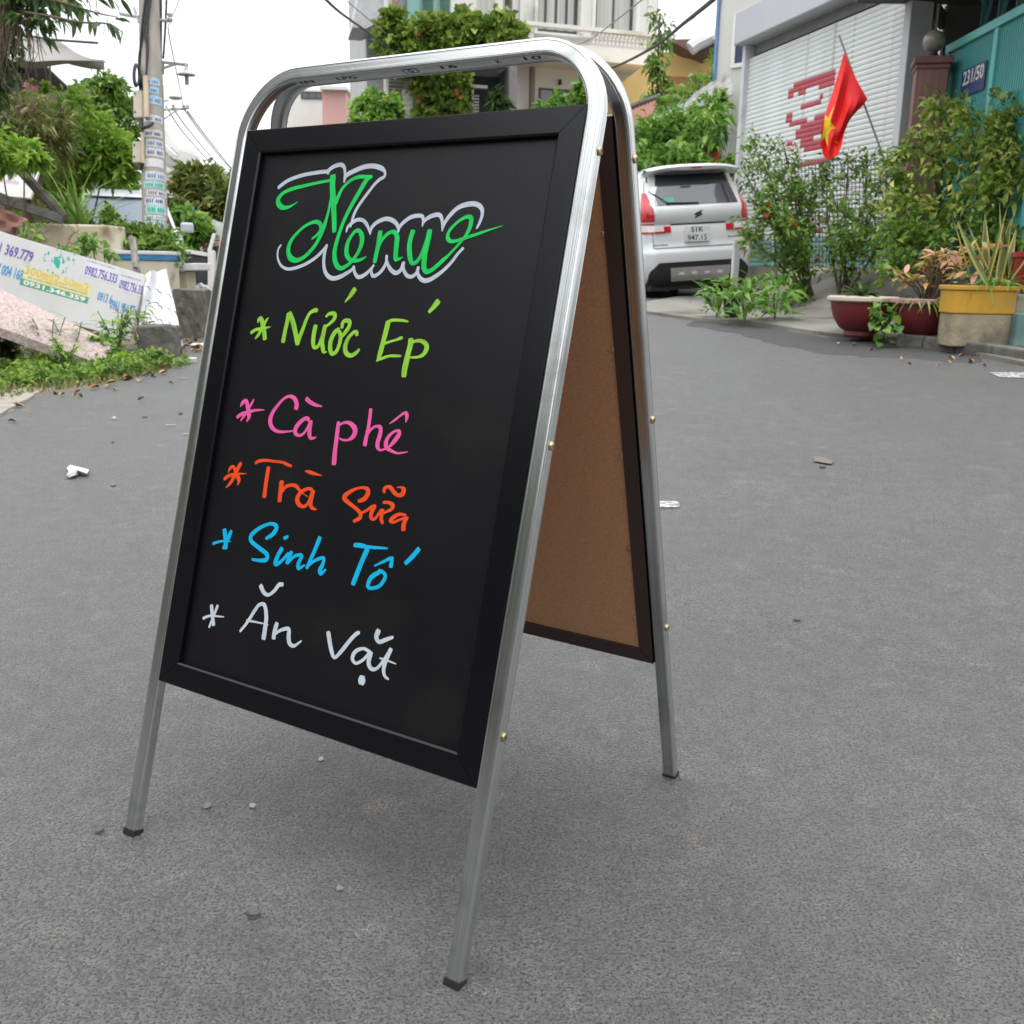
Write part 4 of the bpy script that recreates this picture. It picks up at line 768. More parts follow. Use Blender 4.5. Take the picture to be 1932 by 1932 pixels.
TEAL = mat('turquoise_paint', (.13, .5, .47, 1), (.11, .44, .41, 1), rough=.42, scale=2, dirt=(.06, .2, .19, 1), dirt_at=.66)
TEAL2 = mat('turquoise_panel', (.085, .39, .37, 1), (.07, .33, .31, 1), rough=.45, scale=1.5)
a0 = pt2.hit(1790, 110)[0]; a1 = pt2.hit(2110, 300)[0]; zt = pt2.hit(1800, 98)[1]
st = [a0, pt2.hit(1866, 200)[0], pt2.hit(1960, 200)[0], pt2.hit(2060, 200)[0]]
for i, a in enumerate(st): m_ = MB(); pt2.box(m_, a, a + (.075 if i == 0 else .085), .55, zt, -.02, .035); m_.build('stile', TEAL, ga, bevel=.006)
m_ = MB(); pt2.box(m_, a0, a1, zt + .002, zt + .085, -.025, .045); m_.build('top_rail', TEAL, ga, bevel=.006)
m_ = MB(); pt2.box(m_, a0, a1, 1.35, 1.41, -.018, .03); m_.build('middle_rail', TEAL, ga)
for i in range(3):
    u0, u1 = st[i] + .08, st[i + 1]; n_ = int((u1 - u0) / .048); row = []
    for k in range(n_):
        for f, n in ((0, -.02), (.3, -.02), (.36, .008), (.86, .008), (.93, -.02)): row.append((u0 + (u1 - u0) * (k + f) / n_, n))
    m_ = MB(); m_.grid([[pt2.pt(a, .55, n) for a, n in row], [pt2.pt(a, zt, n) for a, n in row]]); m_.build('ribbed_panel', TEAL2, ga)
q0 = pt2.rect(1819, 125, 1862, 160); bl = thing('house_number_plate', 'small blue house number plate with white numerals on the gate', 'sign', pt2.pt(q0[0], q0[2], .02))
c = pt2.pt(*pt2.hit(1841, 143), .02); w_, h_ = (q0[1] - q0[0]), .19
m_ = MB(); m_.obox(c - pt2.ex * w_ / 2 - pt2.ey * (h_ / 2 + .075), pt2.ex * w_, pt2.ey * (h_ + .075), pt2.n * .006); m_.build('plate', mat('navy_enamel', (.03, .06, .17, 1), rough=.4), bl)
m_ = MB(); put_text(m_, '231/50', c + pt2.n * .0075 + pt2.ey * .01, pt2.ex, pt2.ey, w_ * .86, h_ * .74, .02); m_.build('lettering', WHITE, bl)
pr = thing('porch_roof', 'dark porch roof on turquoise steel framing above the gate', 'roof', pt2.pt(a0, zt + .5, -.5))
m_ = MB(); pt2.box(m_, a0 - .55, a1, zt + .62, zt + .7, -3, .9); m_.build('roof_sheet', mat('dark_roof', (.05, .05, .048, 1), rough=.8), pr)
SHADEW = mat('shaded_plaster', (.08, .085, .075, 1), rough=.9)  # shade of the porch interior is put into this dark wall colour
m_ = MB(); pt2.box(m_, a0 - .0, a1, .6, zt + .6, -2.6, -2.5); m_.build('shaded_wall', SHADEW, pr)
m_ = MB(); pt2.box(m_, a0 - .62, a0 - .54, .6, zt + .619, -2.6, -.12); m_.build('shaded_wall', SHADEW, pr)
for z, n in ((zt + .22, -.3), (zt + .5, -.3), (zt + .56, .5)):
    m_ = MB(); pt2.box(m_, a0 + .02, a1, z, z + .04, n, n + .04); m_.build('frame_bar', mat('dark_turquoise', (.05, .2, .18, 1), rough=.5), pr)
for k in range(7):
    a = a0 + .06 + k * .42; m_ = MB(); m_.obox(pt2.pt(a, zt + .09, -.3), pt2.ex * .035, pt2.ey * .41, pt2.n * .036); m_.obox(pt2.pt(a + .04, zt + .09, -.29), pt2.ex * .03, pt2.ey * .4 + pt2.ex * .16, pt2.n * .03); m_.build('frame_strut', mat('dark_turquoise2', (.05, .2, .18, 1), rough=.5), pr)
m_ = MB(); m_.obox(P(1728, -8, 11.2), P(1772, 56, 11.4) - P(1728, -8, 11.2), (0, 0, .16), pt2.n * -.08); m_.build('brace', mat('dark_timber', (.05, .045, .04, 1)), pr)
pcb = wall_plane(1712, 15.5, 1800, 15.5); q = P(1750, 510, 15.5)
cb = thing('cream_building', 'cream painted building corner seen behind the globe lamp', 'building', (q.x, q.y, .6))
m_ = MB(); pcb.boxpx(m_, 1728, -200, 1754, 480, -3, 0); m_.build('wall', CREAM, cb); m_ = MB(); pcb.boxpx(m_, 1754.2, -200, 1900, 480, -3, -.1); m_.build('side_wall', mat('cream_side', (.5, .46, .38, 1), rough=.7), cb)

# ------------------------------------------------------------------ flag
fl_ = thing('flag', 'red flag with yellow star hanging from a slanting pole', 'flag', P(1655, 300, 11.2))
pa, pb2 = P(1588, 80, 10.9), P(1668, 300, 11.1)
m_ = MB(); m_.tube([pa + (pa - pb2) * .06, pb2], .011, 8); m_.build('flagpole', mat('grey_pole', (.3, .29, .27, 1), rough=.5), fl_)
ft = [P(1593, 98, 10.9), P(1607, 135, 10.88), P(1622, 162, 10.86), P(1637, 187, 10.9)]
rows = []
cols = ([(1593, 98, 0), (1584, 130, .05), (1572, 170, .1), (1560, 205, .06), (1550, 240, .0), (1549, 275, .04), (1553, 292, .02)],
        [(1598, 110, 0), (1590, 145, .0), (1580, 185, -.04), (1570, 222, -.03), (1558, 255, .05), (1556, 283, .08), (1560, 300, .04)],
        [(1606, 130, 0), (1598, 165, .04), (1590, 200, .05), (1580, 232, .02), (1569, 262, -.02), (1564, 286, .0), (1565, 302, .0)],
        [(1617, 152, 0), (1608, 182, .0), (1598, 212, -.06), (1588, 240, -.03), (1576, 268, .05), (1571, 288, .05), (1570, 300, .03)],
        [(1627, 170, 0), (1617, 194, -.03), (1606, 218, -.02), (1595, 242, .03), (1582, 268, .08), (1577, 286, .02), (1574, 297, .0)],
        [(1637, 187, 0), (1628, 199, .03), (1615, 212, .04), (1603, 226, .02), (1593, 250, .0), (1588, 275, -.03), (1580, 293, .0)])
g_ = [[P(x, y, 10.88 + d) for x, y, d in c] for c in cols]
def fl_pt(u, v, n=0.0):
    u = min(.9999, max(0, u)) * 5; v = min(.9999, max(0, v)) * 6; i, j = int(u), int(v); a, b = u - i, v - j
    return (g_[i][j] * (1 - a) + g_[i + 1][j] * a) * (1 - b) + (g_[i][j + 1] * (1 - a) + g_[i + 1][j + 1] * a) * b + (-FW) * n
m_ = MB(); m_.sheet([[fl_pt(i / 20, j / 24) for j in range(25)] for i in range(21)], FW * .003)
m_.build('cloth', mat('red_cloth', (.75, .012, .012, 1), (.66, .01, .012, 1), rough=.7, scale=3), fl_, smooth=True)
m_ = MB(); cx_, cy_ = .16, .62; ring = [(cx_ + (.34 if k % 2 == 0 else .14) * math.sin(math.pi * k / 5) * .75, cy_ - (.34 if k % 2 == 0 else .14) * math.cos(math.pi * k / 5) * .62) for k in range(10)]
sp_ = []
for i in range(10):
    a, b = ring[i], ring[(i + 1) % 10]
    m_.add([fl_pt(cx_ + (x - cx_) * s, cy_ + (y - cy_) * s, .006) for x, y in (a, b) for s in (0, .5, 1)], [(0, 1, 4, 3), (1, 2, 5, 4)])
m_.build('star', mat('yellow_cloth', (.75, .5, .01, 1), rough=.7), fl_)

# ------------------------------------------------------------------ utility poles, lamps, wires (left)
PD = 11.5; pbot = GP(284, 545); k_ = PD
pb_ = P(300, 500, PD); base = onG(P(296, 470, PD).x, P(296, 470, PD).y)
pole = thing('utility_pole', 'concrete utility pole papered with small printed notices', 'utility pole', base)
PCON = mat('pole_concrete', (.38, .345, .3, 1), (.3, .275, .235, 1), rough=.85, scale=3, stretch=(4, 4, .4), bump=.2, bscale=40, dirt=(.24, .19, .15, 1))
lo, hi = P(294, 470, PD), P(281, -30, PD); ax = (hi - lo).normalized(); lo2 = lo + (lo - hi) * ((lo.z - base.z) / (hi.z - lo.z) * 1.01); hi2 = lo + (hi - lo) * 1.7
m_ = MB(); m_.tube([lo2, lo, lo + (hi - lo) * .5, hi, hi2], [.146, .142, .128, .114, .1], 20); m_.build('shaft', PCON, pole, smooth=True)
def on_pole(t, px=0.0, d=0.0): return lo + (hi - lo) * t + RT * (px * PD / F) - FW * d
def prad(t): return .142 - .028 * t
def pole_patch(t0, t1, a0, a1, m, name, rows_=None, off=.003):
    mb = MB(); x = ax.cross(FW).normalized(); x = x if x.dot(RT) > 0 else -x; y = -FW
    y = (y - ax * y.dot(ax)).normalized()
    def q(t, a, o=off): r = prad(t) + o; return lo + (hi - lo) * t + x * (math.sin(a) * r) + y * (math.cos(a) * r)
    if rows_ is None: mb.grid([[q(t, a0 + (a1 - a0) * k / 6) for k in range(7)] for t in (t0, t1)]); 
    else:
        for (u0, u1, v0, v1) in rows_: mb.grid([[q(t0 + (t1 - t0) * v, a0 + (a1 - a0) * (u0 + (u1 - u0) * k / 2), off + .002) for k in range(3)] for v in (v0, v1)])
    return mb.build(name, m, pole)
PAPER = [mat('notice_paper', (.6, .6, .62, 1), (.5, .5, .5, 1), rough=.8), mat('blue_paper', (.35, .5, .6, 1), (.42, .52, .6, 1), rough=.8), mat('mint_paper', (.35, .6, .55, 1), rough=.8)]
PRINT = {k: mat('print_' + k, c, rough=.8) for k, c in dict(blue=(.04, .17, .42, 1), navy=(.04, .05, .3, 1), green=(.03, .35, .28, 1), black=(.06, .06, .07, 1), violet=(.14, .08, .25, 1)).items()}
def T(y): return (470 - y) / 500.0
NOT = [(155, 168, 1, 'blue'), (172, 184, 1, 'blue'), (188, 204, 1, 'blue'), (225, 238, 0, 'navy'), (252, 266, 0, 'black'), (270, 284, 0, 'blue'), (286, 302, 0, 'violet'), (306, 322, 0, None), (330, 346, 0, 'blue'), (348, 362, 2, 'green'), (364, 376, 0, 'violet'), (378, 392, 0, 'navy'), (392, 410, 2, 'green'), (412, 420, 0, 'violet'), (422, 434, 1, 'blue')]
rr = random.Random(7)
for y0, y1, pi_, ck in NOT:
    a0 = rr.uniform(-.6, -.25); a1 = a0 + rr.uniform(1.5, 1.9)
    pp_ = pole_patch(T(y1), T(y0), a0, min(a1, 1.5), PAPER[pi_], 'notice')
    if ck:
        rws = [(.1 + .8 * k / 9 + .01, .1 + .8 * k / 9 + rr.uniform(.045, .075), .22, .66) for k in range(9) if k != 4] + [(.1, .85, .78, .84)]
        pole_patch(T(y1), T(y0), a0, min(a1, 1.5), PRINT[ck], 'notice_print', rws)['kind'] = 'stuff'
BOXM = mat('meter_box', (.52, .47, .38, 1), (.46, .41, .33, 1), rough=.6, dirt=(.3, .25, .2, 1))
for (x0, y0, x1, y1, nm) in ((251, 170, 269, 222, 'cabinet'), (249.5, 267, 267, 307, 'meter_box')):
    m_ = MB(); A = P(x0, y1, PD - .12); m_.obox(A, RT * ((x1 - x0) * PD / F), FW * .16, UP * ((y1 - y0) * PD / F)); bx = m_.build(nm, BOXM, pole, bevel=.012)
    m_ = MB()
    for yy in (y0 + 8, y1 - 9): m_.obox(P(x0 + 3, yy, PD - .1205), RT * .012, FW * -.01, UP * .022)
    m_.build('latch', DARK, bx, kind='stuff')
for x0, y0, y1, r in ((275, 144, 222, .03), (268.5, 250, 308, .018)):
    m_ = MB(); m_.tube([P(x0, y0, PD - .17), P(x0 + 1.5, y1, PD - .17)], r, 10); m_.build('conduit', mat('cream_conduit', (.55, .44, .3, 1), rough=.6), pole, smooth=True)
def wire(pts, r, name='cable', m=CABLE, parent=None, k=6):
    mb = MB(); mb.tube(smooth_line(pts, k), r, 6); return mb.build(name, m, parent, smooth=True)
for w in (((282, -20, -.14), (276, 30, -.15), (272, 60, -.15), (277, 90, -.16), (276, 146, -.17)), ((276, -20, -.13), (268, 50, -.13), (264, 100, -.1), (263, 150, -.08), (268, 220, -.1), (268, 250, -.14)), ((287, -20, -.14), (279, 45, -.15), (279, 100, -.15), (275, 145, -.17)), ((279, -20, -.13), (270, 30, -.14), (266, 80, -.12), (262, 120, -.05), (270, 170, -.12)), ((304, -20, .0), (304, 60, .0), (303, 140, 0), (305, 240, 0)), ((315, -20, .1), (312, 50, .1), (308, 110, .05))):
    wire([P(x, y, PD + d) for x, y, d in w], .013, parent=pole)
cl = MB()
for k in range(5): cl.tube([P(258 + 5.2 * math.cos(a) + k * .8 - 1.5, 142 + (22 - k) * math.sin(a), PD - .1 - k * .015) for a in [2 * math.pi * j / 18 for j in range(19)]], .009, 5)
tag(cl.build('cable_coil', CABLE, smooth=True), 'coil of black cable hung on left of the concrete pole', 'cable')
wire([P(265, 234, PD - .14), P(268, 240, PD - .2), P(280, 238, PD - .2), P(288, 232, PD - .16)], .02, 'cable', CABLE, pole); wire([P(263, 306, PD - .1), P(266, 318, PD - .12), P(270, 308, PD - .15)], .016, 'cable', CABLE, pole)
m_ = MB(); m_.tube([P(226, 25, PD), P(262, 32, PD)], .022, 6); m_.tube([P(252, 14, PD), P(258, 30, PD), P(262, 42, PD)], .018, 6); m_.build('bracket', STEEL, pole)
lp = thing('street_lamp', 'bell shaded street lamp on bracket arm of the concrete pole', 'street lamp', P(303, 128, PD))
m_ = MB(); a, b = P(303, 118, PD), P(354, 124, PD)
m_.obox(a, b - a, UP * .025, FW * .025); m_.obox(P(303, 131, PD), P(330, 122, PD) - P(303, 131, PD), UP * .02, FW * .02); m_.obox(P(302, 137, PD), RT * .03, UP * .125, FW * .05); m_.build('arm', mat('lamp_arm', (.22, .21, .2, 1), rough=.6), lp)
LAMPM = mat('lamp_enamel', (.45, .45, .44, 1), (.36, .36, .35, 1), rough=.5); c = P(351, 123, PD)
m_ = MB(); m_.lathe([(.016, 0), (.02, -.06), (.045, -.09), (.1, -.115), (.1, -.125), (.04, -.128), (0, -.128)], c + Vector((0, 0, .02)), 20); m_.build('shade', LAMPM, lp, smooth=True)
m_ = MB(); m_.lathe([(.022, 0), (.022, -.1), (0, -.105)], c + Vector((0, 0, -.105)), 12); m_.build('bulb', mat('lamp_bulb', (.25, .24, .22, 1), rough=.3), lp, smooth=True)
D2 = 24.0; b2 = P(303.5, 500, D2)
p2 = thing('utility_pole', 'farther utility pole with crossarm hidden behind the papered pole', 'utility pole', onG(b2.x, b2.y))
m_ = MB(); m_.tube([onG(b2.x, b2.y), P(300.5, 160, D2)], [.15, .1], 12); m_.build('shaft', PCON, p2, smooth=True)
m_ = MB(); m_.obox(P(301, 208, D2), P(350, 206, D2) - P(301, 208, D2), UP * .045, FW * .05); m_.obox(P(304, 229, D2), P(334, 208, D2) - P(304, 229, D2), UP * .035, FW * .03); m_.build('crossarm', LAMPM, p2)
for px in (327, 347, 354):
    m_ = MB(); m_.lathe([(.03, 0), (.045, .03), (.03, .05), (.045, .08), (.03, .1), (.0, .12)], P(px, 206.5, D2), 10); m_.build('insulator', LAMPM, p2)
m_ = MB(); m_.tube([P(301, 192, D2), P(318, 189, D2)], .02, 6); e_ = P(331, 185, D2); m_.build('lamp_arm', LAMPM, p2)
m_ = MB(); m_.lathe([(0, 0), (.12, .02), (.16, .06), (.1, .11), (0, .13)], e_ - UP * .05, 14); o2 = m_.build('lamp_head', LAMPM, p2, smooth=True)
for i, (x0, y0, x1, y1, xe, ye) in enumerate(((327, 205, 360, 250, 420, 318), (347, 205, 385, 258, 440, 322), (354, 210, 395, 265, 450, 330), (313, 200, 350, 255, 410, 318))):
    tag(wire([P(x0, y0, D2), P(x1, y1, 32), P(xe, ye, 42), P(xe + 60, ye + 45, 56)], .018, 'power_line', GREYCABLE), ['power line nearest the farther pole sloping down to the trees', 'second power line from farther pole sloping toward the trees', 'outermost power line from the crossarm tip sloping to the trees', 'lowest power line starting behind the papered pole'][i], 'cable', 'power lines from the farther pole')
tag(wire([P(322, 45, 13), P(318, 60, 12.5), P(336, 150, 16), P(347, 205, D2)], .008, 'drop_wire', GREYCABLE), 'thin wire dropping beside the bell street lamp', 'cable')
tag(wire([P(345, -25, 14), P(330, 20, 13), P(318, 35, 12.2), P(303, 38, PD)], .012, 'drop_wire', GREYCABLE), 'wire curving up to the top of frame right of the pole', 'cable')
m_ = MB(); m_.tube([P(302, 38, PD), P(321, 39, PD)], .02, 6); m_.lathe([(.02, 0), (.035, .03), (.02, .05), (.03, .09), (0, .1)], P(321, 42, PD), 10); m_.build('bracket', LAMPM, pole)
# overhead cables on the right
tag(wire([P(1100, 150, 24), P(1174, 120, 18), P(1240, 84, 13), P(1290, 44, 10), P(1345, 0, 8), P(1400, -50, 7)], .02, 'overhead_cable'), 'thick black cable crossing in front of the white house balcony', 'cable')
tag(wire([P(1020, 110, 30), P(1105, 78, 24), P(1160, 40, 17), P(1225, -12, 12)], .011, 'overhead_cable', GREYCABLE), 'thinner grey cable crossing the white house windows', 'cable')
tag(wire([P(600, -16, 12), P(640, 22, 14), P(690, 58, 18), P(740, 95, 24), P(800, 120, 28)], .018, 'overhead_cable'), 'black cable running down to the vine house from top left', 'cable')
tag(wire([P(655, 2, 22), P(700, 40, 25), P(760, 90, 28)], .012, 'overhead_cable', GREYCABLE), 'thin grey cable beside the roof overhang', 'cable')
tag(wire([P(1350, 60, 20), P(1362, 0, 14), P(1375, -40, 12)], .006, 'overhead_cable', GREYCABLE), 'thin wire hanging before the blue trimmed corner', 'cable')
for k, (x0, y0, x1, y1) in enumerate(((1215, 120, 1350, -8), (1215, 175, 1245, 270))):
    tag(wire([P(x0, y0, 24), P((x0 + x1) / 2, (y0 + y1) / 2 + 5, 21), P(x1, y1, 18)], .007, 'overhead_cable', GREYCABLE), ['fine wire parallel to the thick black cable', 'fine wire dropping in front of the tiled roof'][k], 'cable')

# ------------------------------------------------------------------ vehicles
def lerp(tab, z, k):
    for i in range(len(tab) - 1):
        if z <= tab[i + 1][0]:
            t = (z - tab[i][0]) / (tab[i + 1][0] - tab[i][0] + 1e-9); t = max(0, t); return tab[i][k] + (tab[i + 1][k] - tab[i][k]) * t
    return tab[-1][k]
def body_mesh(tab, R, RF, cap=True):
    mb = MB(); rows = []
    for z, y0, w, y1 in tab:
        pts = []; r = min(R, w * .9); rf = min(RF, w * .9)
        for k in range(7): pts.append((-(w - r) + 2 * (w - r) * k / 6, y0))
        for k in range(1, 7): a = math.pi / 2 * k / 6; pts.append((w - r + r * math.sin(a), y0 + r - r * math.cos(a)))
        for k in range(1, 6): pts.append((w, y0 + r + (y1 - rf - y0 - r) * k / 6))
        for k in range(7): a = math.pi / 2 * k / 6; pts.append((w - rf + rf * math.cos(a), y1 - rf + rf * math.sin(a)))
        for k in range(1, 6): pts.append((w - rf - 2 * (w - rf) * k / 6, y1))
        for k in range(7): a = math.pi / 2 * k / 6; pts.append((-(w - rf) - rf * math.sin(a), y1 - rf + rf * math.cos(a)))
        for k in range(1, 6): pts.append((-w, y1 - rf + (y0 + r - y1 + rf) * k / 6))
        for k in range(6): a = math.pi / 2 * k / 6; pts.append((-(w - r) - r * math.cos(a), y0 + r - r * math.sin(a)))
        rows.append([(x, y, z) for x, y in pts] + [(pts[0][0], pts[0][1], z)])
    mb.grid(rows); n = len(rows[0]) - 1
    mb.f.append(tuple((len(rows) - 1) * (n + 1) + k for k in range(n))); mb.f.append(tuple(range(n - 1, -1, -1)))
    return mb
CARW = mat('pearl_white_paint', (.62, .64, .65, 1), (.6, .62, .63, 1), rough=.28, coat=.7, scale=1)
TRIM = mat('black_trim', (.018, .018, .02, 1), rough=.5); CGLASS = glassmat('tinted_glass', (.045, .05, .058, 1), .04); LRED = mat('red_lens', (.5, .012, .02, 1), (.4, .01, .015, 1), rough=.15, coat=.8); LCLR = mat('clear_lens', (.62, .6, .6, 1), rough=.12, coat=.8)
SILV = mat('silver_trim', (.5, .5, .49, 1), rough=.35, metal=.6); TYRE = mat('tyre', (.02, .02, .02, 1), rough=.8); RIM = mat('alloy', (.4, .4, .41, 1), rough=.3, metal=.9)
def wheel(parent, x, y, r=.33, w=.22):
    s = 1 if x > 0 else -1; mb = MB(); mb.lathe([(r * .62, -w / 2), (r * .93, -w / 2), (r, -w * .3), (r, w * .3), (r * .93, w / 2), (r * .62, w / 2)], (x, y, r), 32, (s, 0, 0))
    t = mb.build('wheel', TYRE, parent, smooth=True, local=True)
    mb = MB(); mb.lathe([(0, w * .36), (r * .12, w * .4), (r * .2, w * .34), (r * .6, w * .3), (r * .63, w * .46), (r * .615, -w * .4)], (x, y, r), 32, (s, 0, 0)); rm = mb.build('rim', RIM, t, smooth=True, local=True); return t
TAB = [(.2, .12, .68, 4.1), (.27, .05, .73, 4.25), (.34, .015, .755, 4.32), (.5, 0, .765, 4.37), (.62, 0, .77, 4.4), (.665, .008, .77, 4.4), (.685, .04, .768, 4.4), (.8, .05, .77, 4.38), (.9, .06, .77, 4.34), (.985, .085, .766, 4.28), (1.0, .098, .764, 4.26), (1.02, .07, .762, 4.2), (1.14, .072, .75, 3.9), (1.2, .085, .74, 3.55), (1.225, .11, .732, 3.45), (1.28, .15, .71, 3.3), (1.45, .25, .655, 2.95), (1.58, .33, .612, 2.7), (1.64, .38, .585, 2.55), (1.675, .46, .54, 2.4), (1.695, .62, .46, 2.2), (1.705, .85, .34, 1.9)]
def yr(x, z, R=.17):
    w = lerp(TAB, z, 2); y = lerp(TAB, z, 1); a = abs(x) - (w - R); return y + (R - math.sqrt(max(0, R * R - min(a, R) ** 2)) if a > 0 else 0)
cx0 = P(1321, 568, 13.5)
car = thing('parked_car', 'white hatchback SUV parked on the driveway with rear to the street', 'car', (cx0.x, cx0.y, cx0.z), local=True)
car.rotation_euler = (math.radians(2.0), math.radians(-4.4), math.radians(13))
bd = body_mesh(TAB, .17, .35).build('body', CARW, car, smooth=2, local=True)
def patch(name, m, fx, z0, z1, off, parent=car, nx=10, nz=6, side=1, kind=None):
    mb = MB(); rows = []
    for j in range(nz + 1):
        z = z0 + (z1 - z0) * j / nz; a, b = fx(z); w = lerp(TAB, z, 2) - .002
        rows.append([(side * min(a + (b - a) * i / nx, w), yr(min(a + (b - a) * i / nx, w), z) - off, z) for i in range(nx + 1)])
    mb.grid(rows, flip=side < 0)
    edge = [[(x, y + off + .012, z) for x, y, z in r] for r in rows]
    mb.grid([rows[0], edge[0]], flip=side > 0); mb.grid([rows[-1], edge[-1]], flip=side < 0)
    mb.grid([[r[0] for r in rows], [r[0] for r in edge]], flip=side < 0); mb.grid([[r[-1] for r in rows], [r[-1] for r in edge]], flip=side > 0)
    return mb.build(name, m, parent, smooth=True, local=True, kind=kind)
mb = MB(); gl_ = [(-.63, z) for z in (1.2, 1.1, 1.0, .9, .8, .72)] + [(x, .705) for x in (-.6, -.4, -.2, 0, .2, .4, .6)] + [(.63, z) for z in (.72, .8, .9, 1.0, 1.1, 1.2)]
mb.tube([(x, yr(x, z) - .001, z) for x, z in gl_], .004, 5); mb.build('panel_gap', TRIM, car, local=True)
wn = patch('rear_window', CGLASS, lambda z: (-.7 + (z - 1.25) * .28, .7 - (z - 1.25) * .28), 1.235, 1.6, .006)
patch('window_trim', TRIM, lambda z: (-.68 + (z - 1.25) * .27, .68 - (z - 1.25) * .27), 1.53, 1.62, .009)
patch('window_sticker', mat('green_sticker', (.05, .4, .28, 1), rough=.4), lambda z: (-.44, -.31), 1.275, 1.33, .0085, wn)
mb = MB(); mb.tube([(.02, yr(.02, 1.25) - .02, 1.25), (-.42, yr(-.4, 1.28) - .03, 1.262)], .012, 6); mb.tube([(-.38, yr(-.38, 1.25) - .03, 1.25), (-.62, yr(-.6, 1.41) - .02, 1.42)], .006, 6); mb.build('wiper', TRIM, car, local=True)
for s in (1, -1):
    tl = patch('tail_light', LRED, lambda z: (.6 + max(0, z - 1.1) * .14, .77), 1.0, 1.4, .014, side=s)
    t2 = patch('tail_light', LCLR, lambda z: (.48, .77), .915, .985, .014, side=s)
    patch('red_lens', LRED, lambda z: (.385 + (z < .9) * .04, .478), .9, .975, .015, t2, side=s); patch('red_lens', LRED, lambda z: (.46, .77), .893, .912, .016, t2, side=s)
patch('tailgate_crease', mat('shade_gap', (.06, .06, .062, 1), rough=.5), lambda z: (-.38, .38), .983, 1.003, .003)
patch('bumper_trim', TRIM, lambda z: (-.70 + max(0, z - .4) * 1.1, .70 - max(0, z - .4) * 1.1), .205, .52, .02, nx=28)
sk = patch('skid_plate', SILV, lambda z: (-.40 - (z - .27) * .1, .40 + (z - .27) * .1), .275, .45, .026)
mb = MB()
for x in (-.27, -.09, .09, .27): mb.obox((x - .035, yr(x, .38) - .034, .355), (.07, 0, 0), (0, .008, 0), (0, 0, .034))
mb.build('skid_plate_stud', LCLR, sk, local=True, kind='stuff')
mb = MB(); mb.obox((-.2, yr(0, .85) - .03, .765), (.34, 0, 0), (0, .022, 0), (0, .012, .2)); pl_ = mb.build('number_plate', mat('plate_white', (.66, .67, .66, 1), rough=.5), car, local=True, bevel=.006)
mb = MB()
for s_, x, z, w, h in (('51K', -.03, .918, .17, .065), ('947.15', -.03, .818, .27, .07)): put_text(mb, s_, (x, yr(0, .85) - .0318 + (z - .765) * .06, z), (1, 0, 0), (0, .06, 1), w, h, .01)
mb.build('lettering', TRIM, pl_, local=True)
mb = MB(); zz = 1.1; y = yr(0, zz) - .008
for a, b, c in (((.05, .045), (-.05, .0), .018), ((-.05, .0), (.02, -.02), .02), ((-.02, .02), (.05, .0), .018), ((.05, .0), (-.05, -.045), .018)): mb.obox((a[0], y, zz + a[1]), (b[0] - a[0], 0, b[1] - a[1]), (0, .006, 0), (0, 0, c))
mb.build('emblem', mat('chrome_dark', (.2, .2, .2, 1), rough=.25, metal=.9), car, local=True, kind='stuff')
mb = MB(); rr = random.Random(2)
for x0, n_, z in ((-.62, 9, .735), (.41, 8, .8)):
    for k in range(n_): mb.obox((x0 + k * .021, yr(x0, z) - .0035, z), (.013, 0, 0), (0, .003, 0), (0, 0, rr.uniform(.012, .02)))
mb.build('badge_lettering', mat('chrome', (.4, .4, .4, 1), rough=.25, metal=.9), car, local=True, kind='stuff')
mb = MB(); rows = []
for i in range(17):
    x = -.64 + 1.28 * i / 16; t = abs(x) / .64; zt = 1.742 - .05 * t ** 3; yb = .14 + .12 * t ** 4
    rows.append([(x, .62, zt - .03), (x, .4, zt), (x, yb + .04, zt - .005), (x, yb, zt - .035), (x, yb + .03, zt - .085 + .03 * t), (x, .36, zt - .1)])
mb.grid(rows, flip=True); sp_ = mb.build('spoiler', CARW, car, smooth=True, local=True)
mb = MB(); mb.obox((-.66, .1, .16), (1.32, 0, 0), (0, 3.9, 0), (0, 0, .1)); mb.build('underbody_shade', TRIM, car, local=True)  # dark box added to deepen the shade under the car
sp_.modifiers.new('thick', 'SOLIDIFY').thickness = -.01
mb = MB(); mb.obox((-.075, .118, 1.682), (.15, 0, 0), (0, .02, 0), (0, 0, .022)); mb.build('brake_light', LRED, car, local=True, bevel=.005)
for x in (-.64, .64):
    for y in (.82, 3.5): wheel(car, x, y)
for s in (1, -1):
    for (ya, yb, za, zb, nm) in ((.75, 1.6, 1.24, 1.56, 'side_window'), (1.66, 2.5, 1.22, 1.56, 'side_window')):
        mb = MB(); rows = [[(s * (lerp(TAB, z, 2) + .006), ya + (yb - ya) * i / 6 + (z - za) * (.35 if i == 0 else 0), z) for i in range(7)] for z in [za + (zb - za) * j / 5 for j in range(6)]]
        mb.grid(rows, flip=s < 0); mb.build(nm, CGLASS, car, local=True)
    for y in (.82, 3.5):
        mb = MB(); mb.lathe([(0, .0), (.4, 0), (.4, .012), (0, .013)], (s * .762, y, .36), 28, (s, 0, 0)); mb.build('wheel_arch', TRIM, car, local=True)
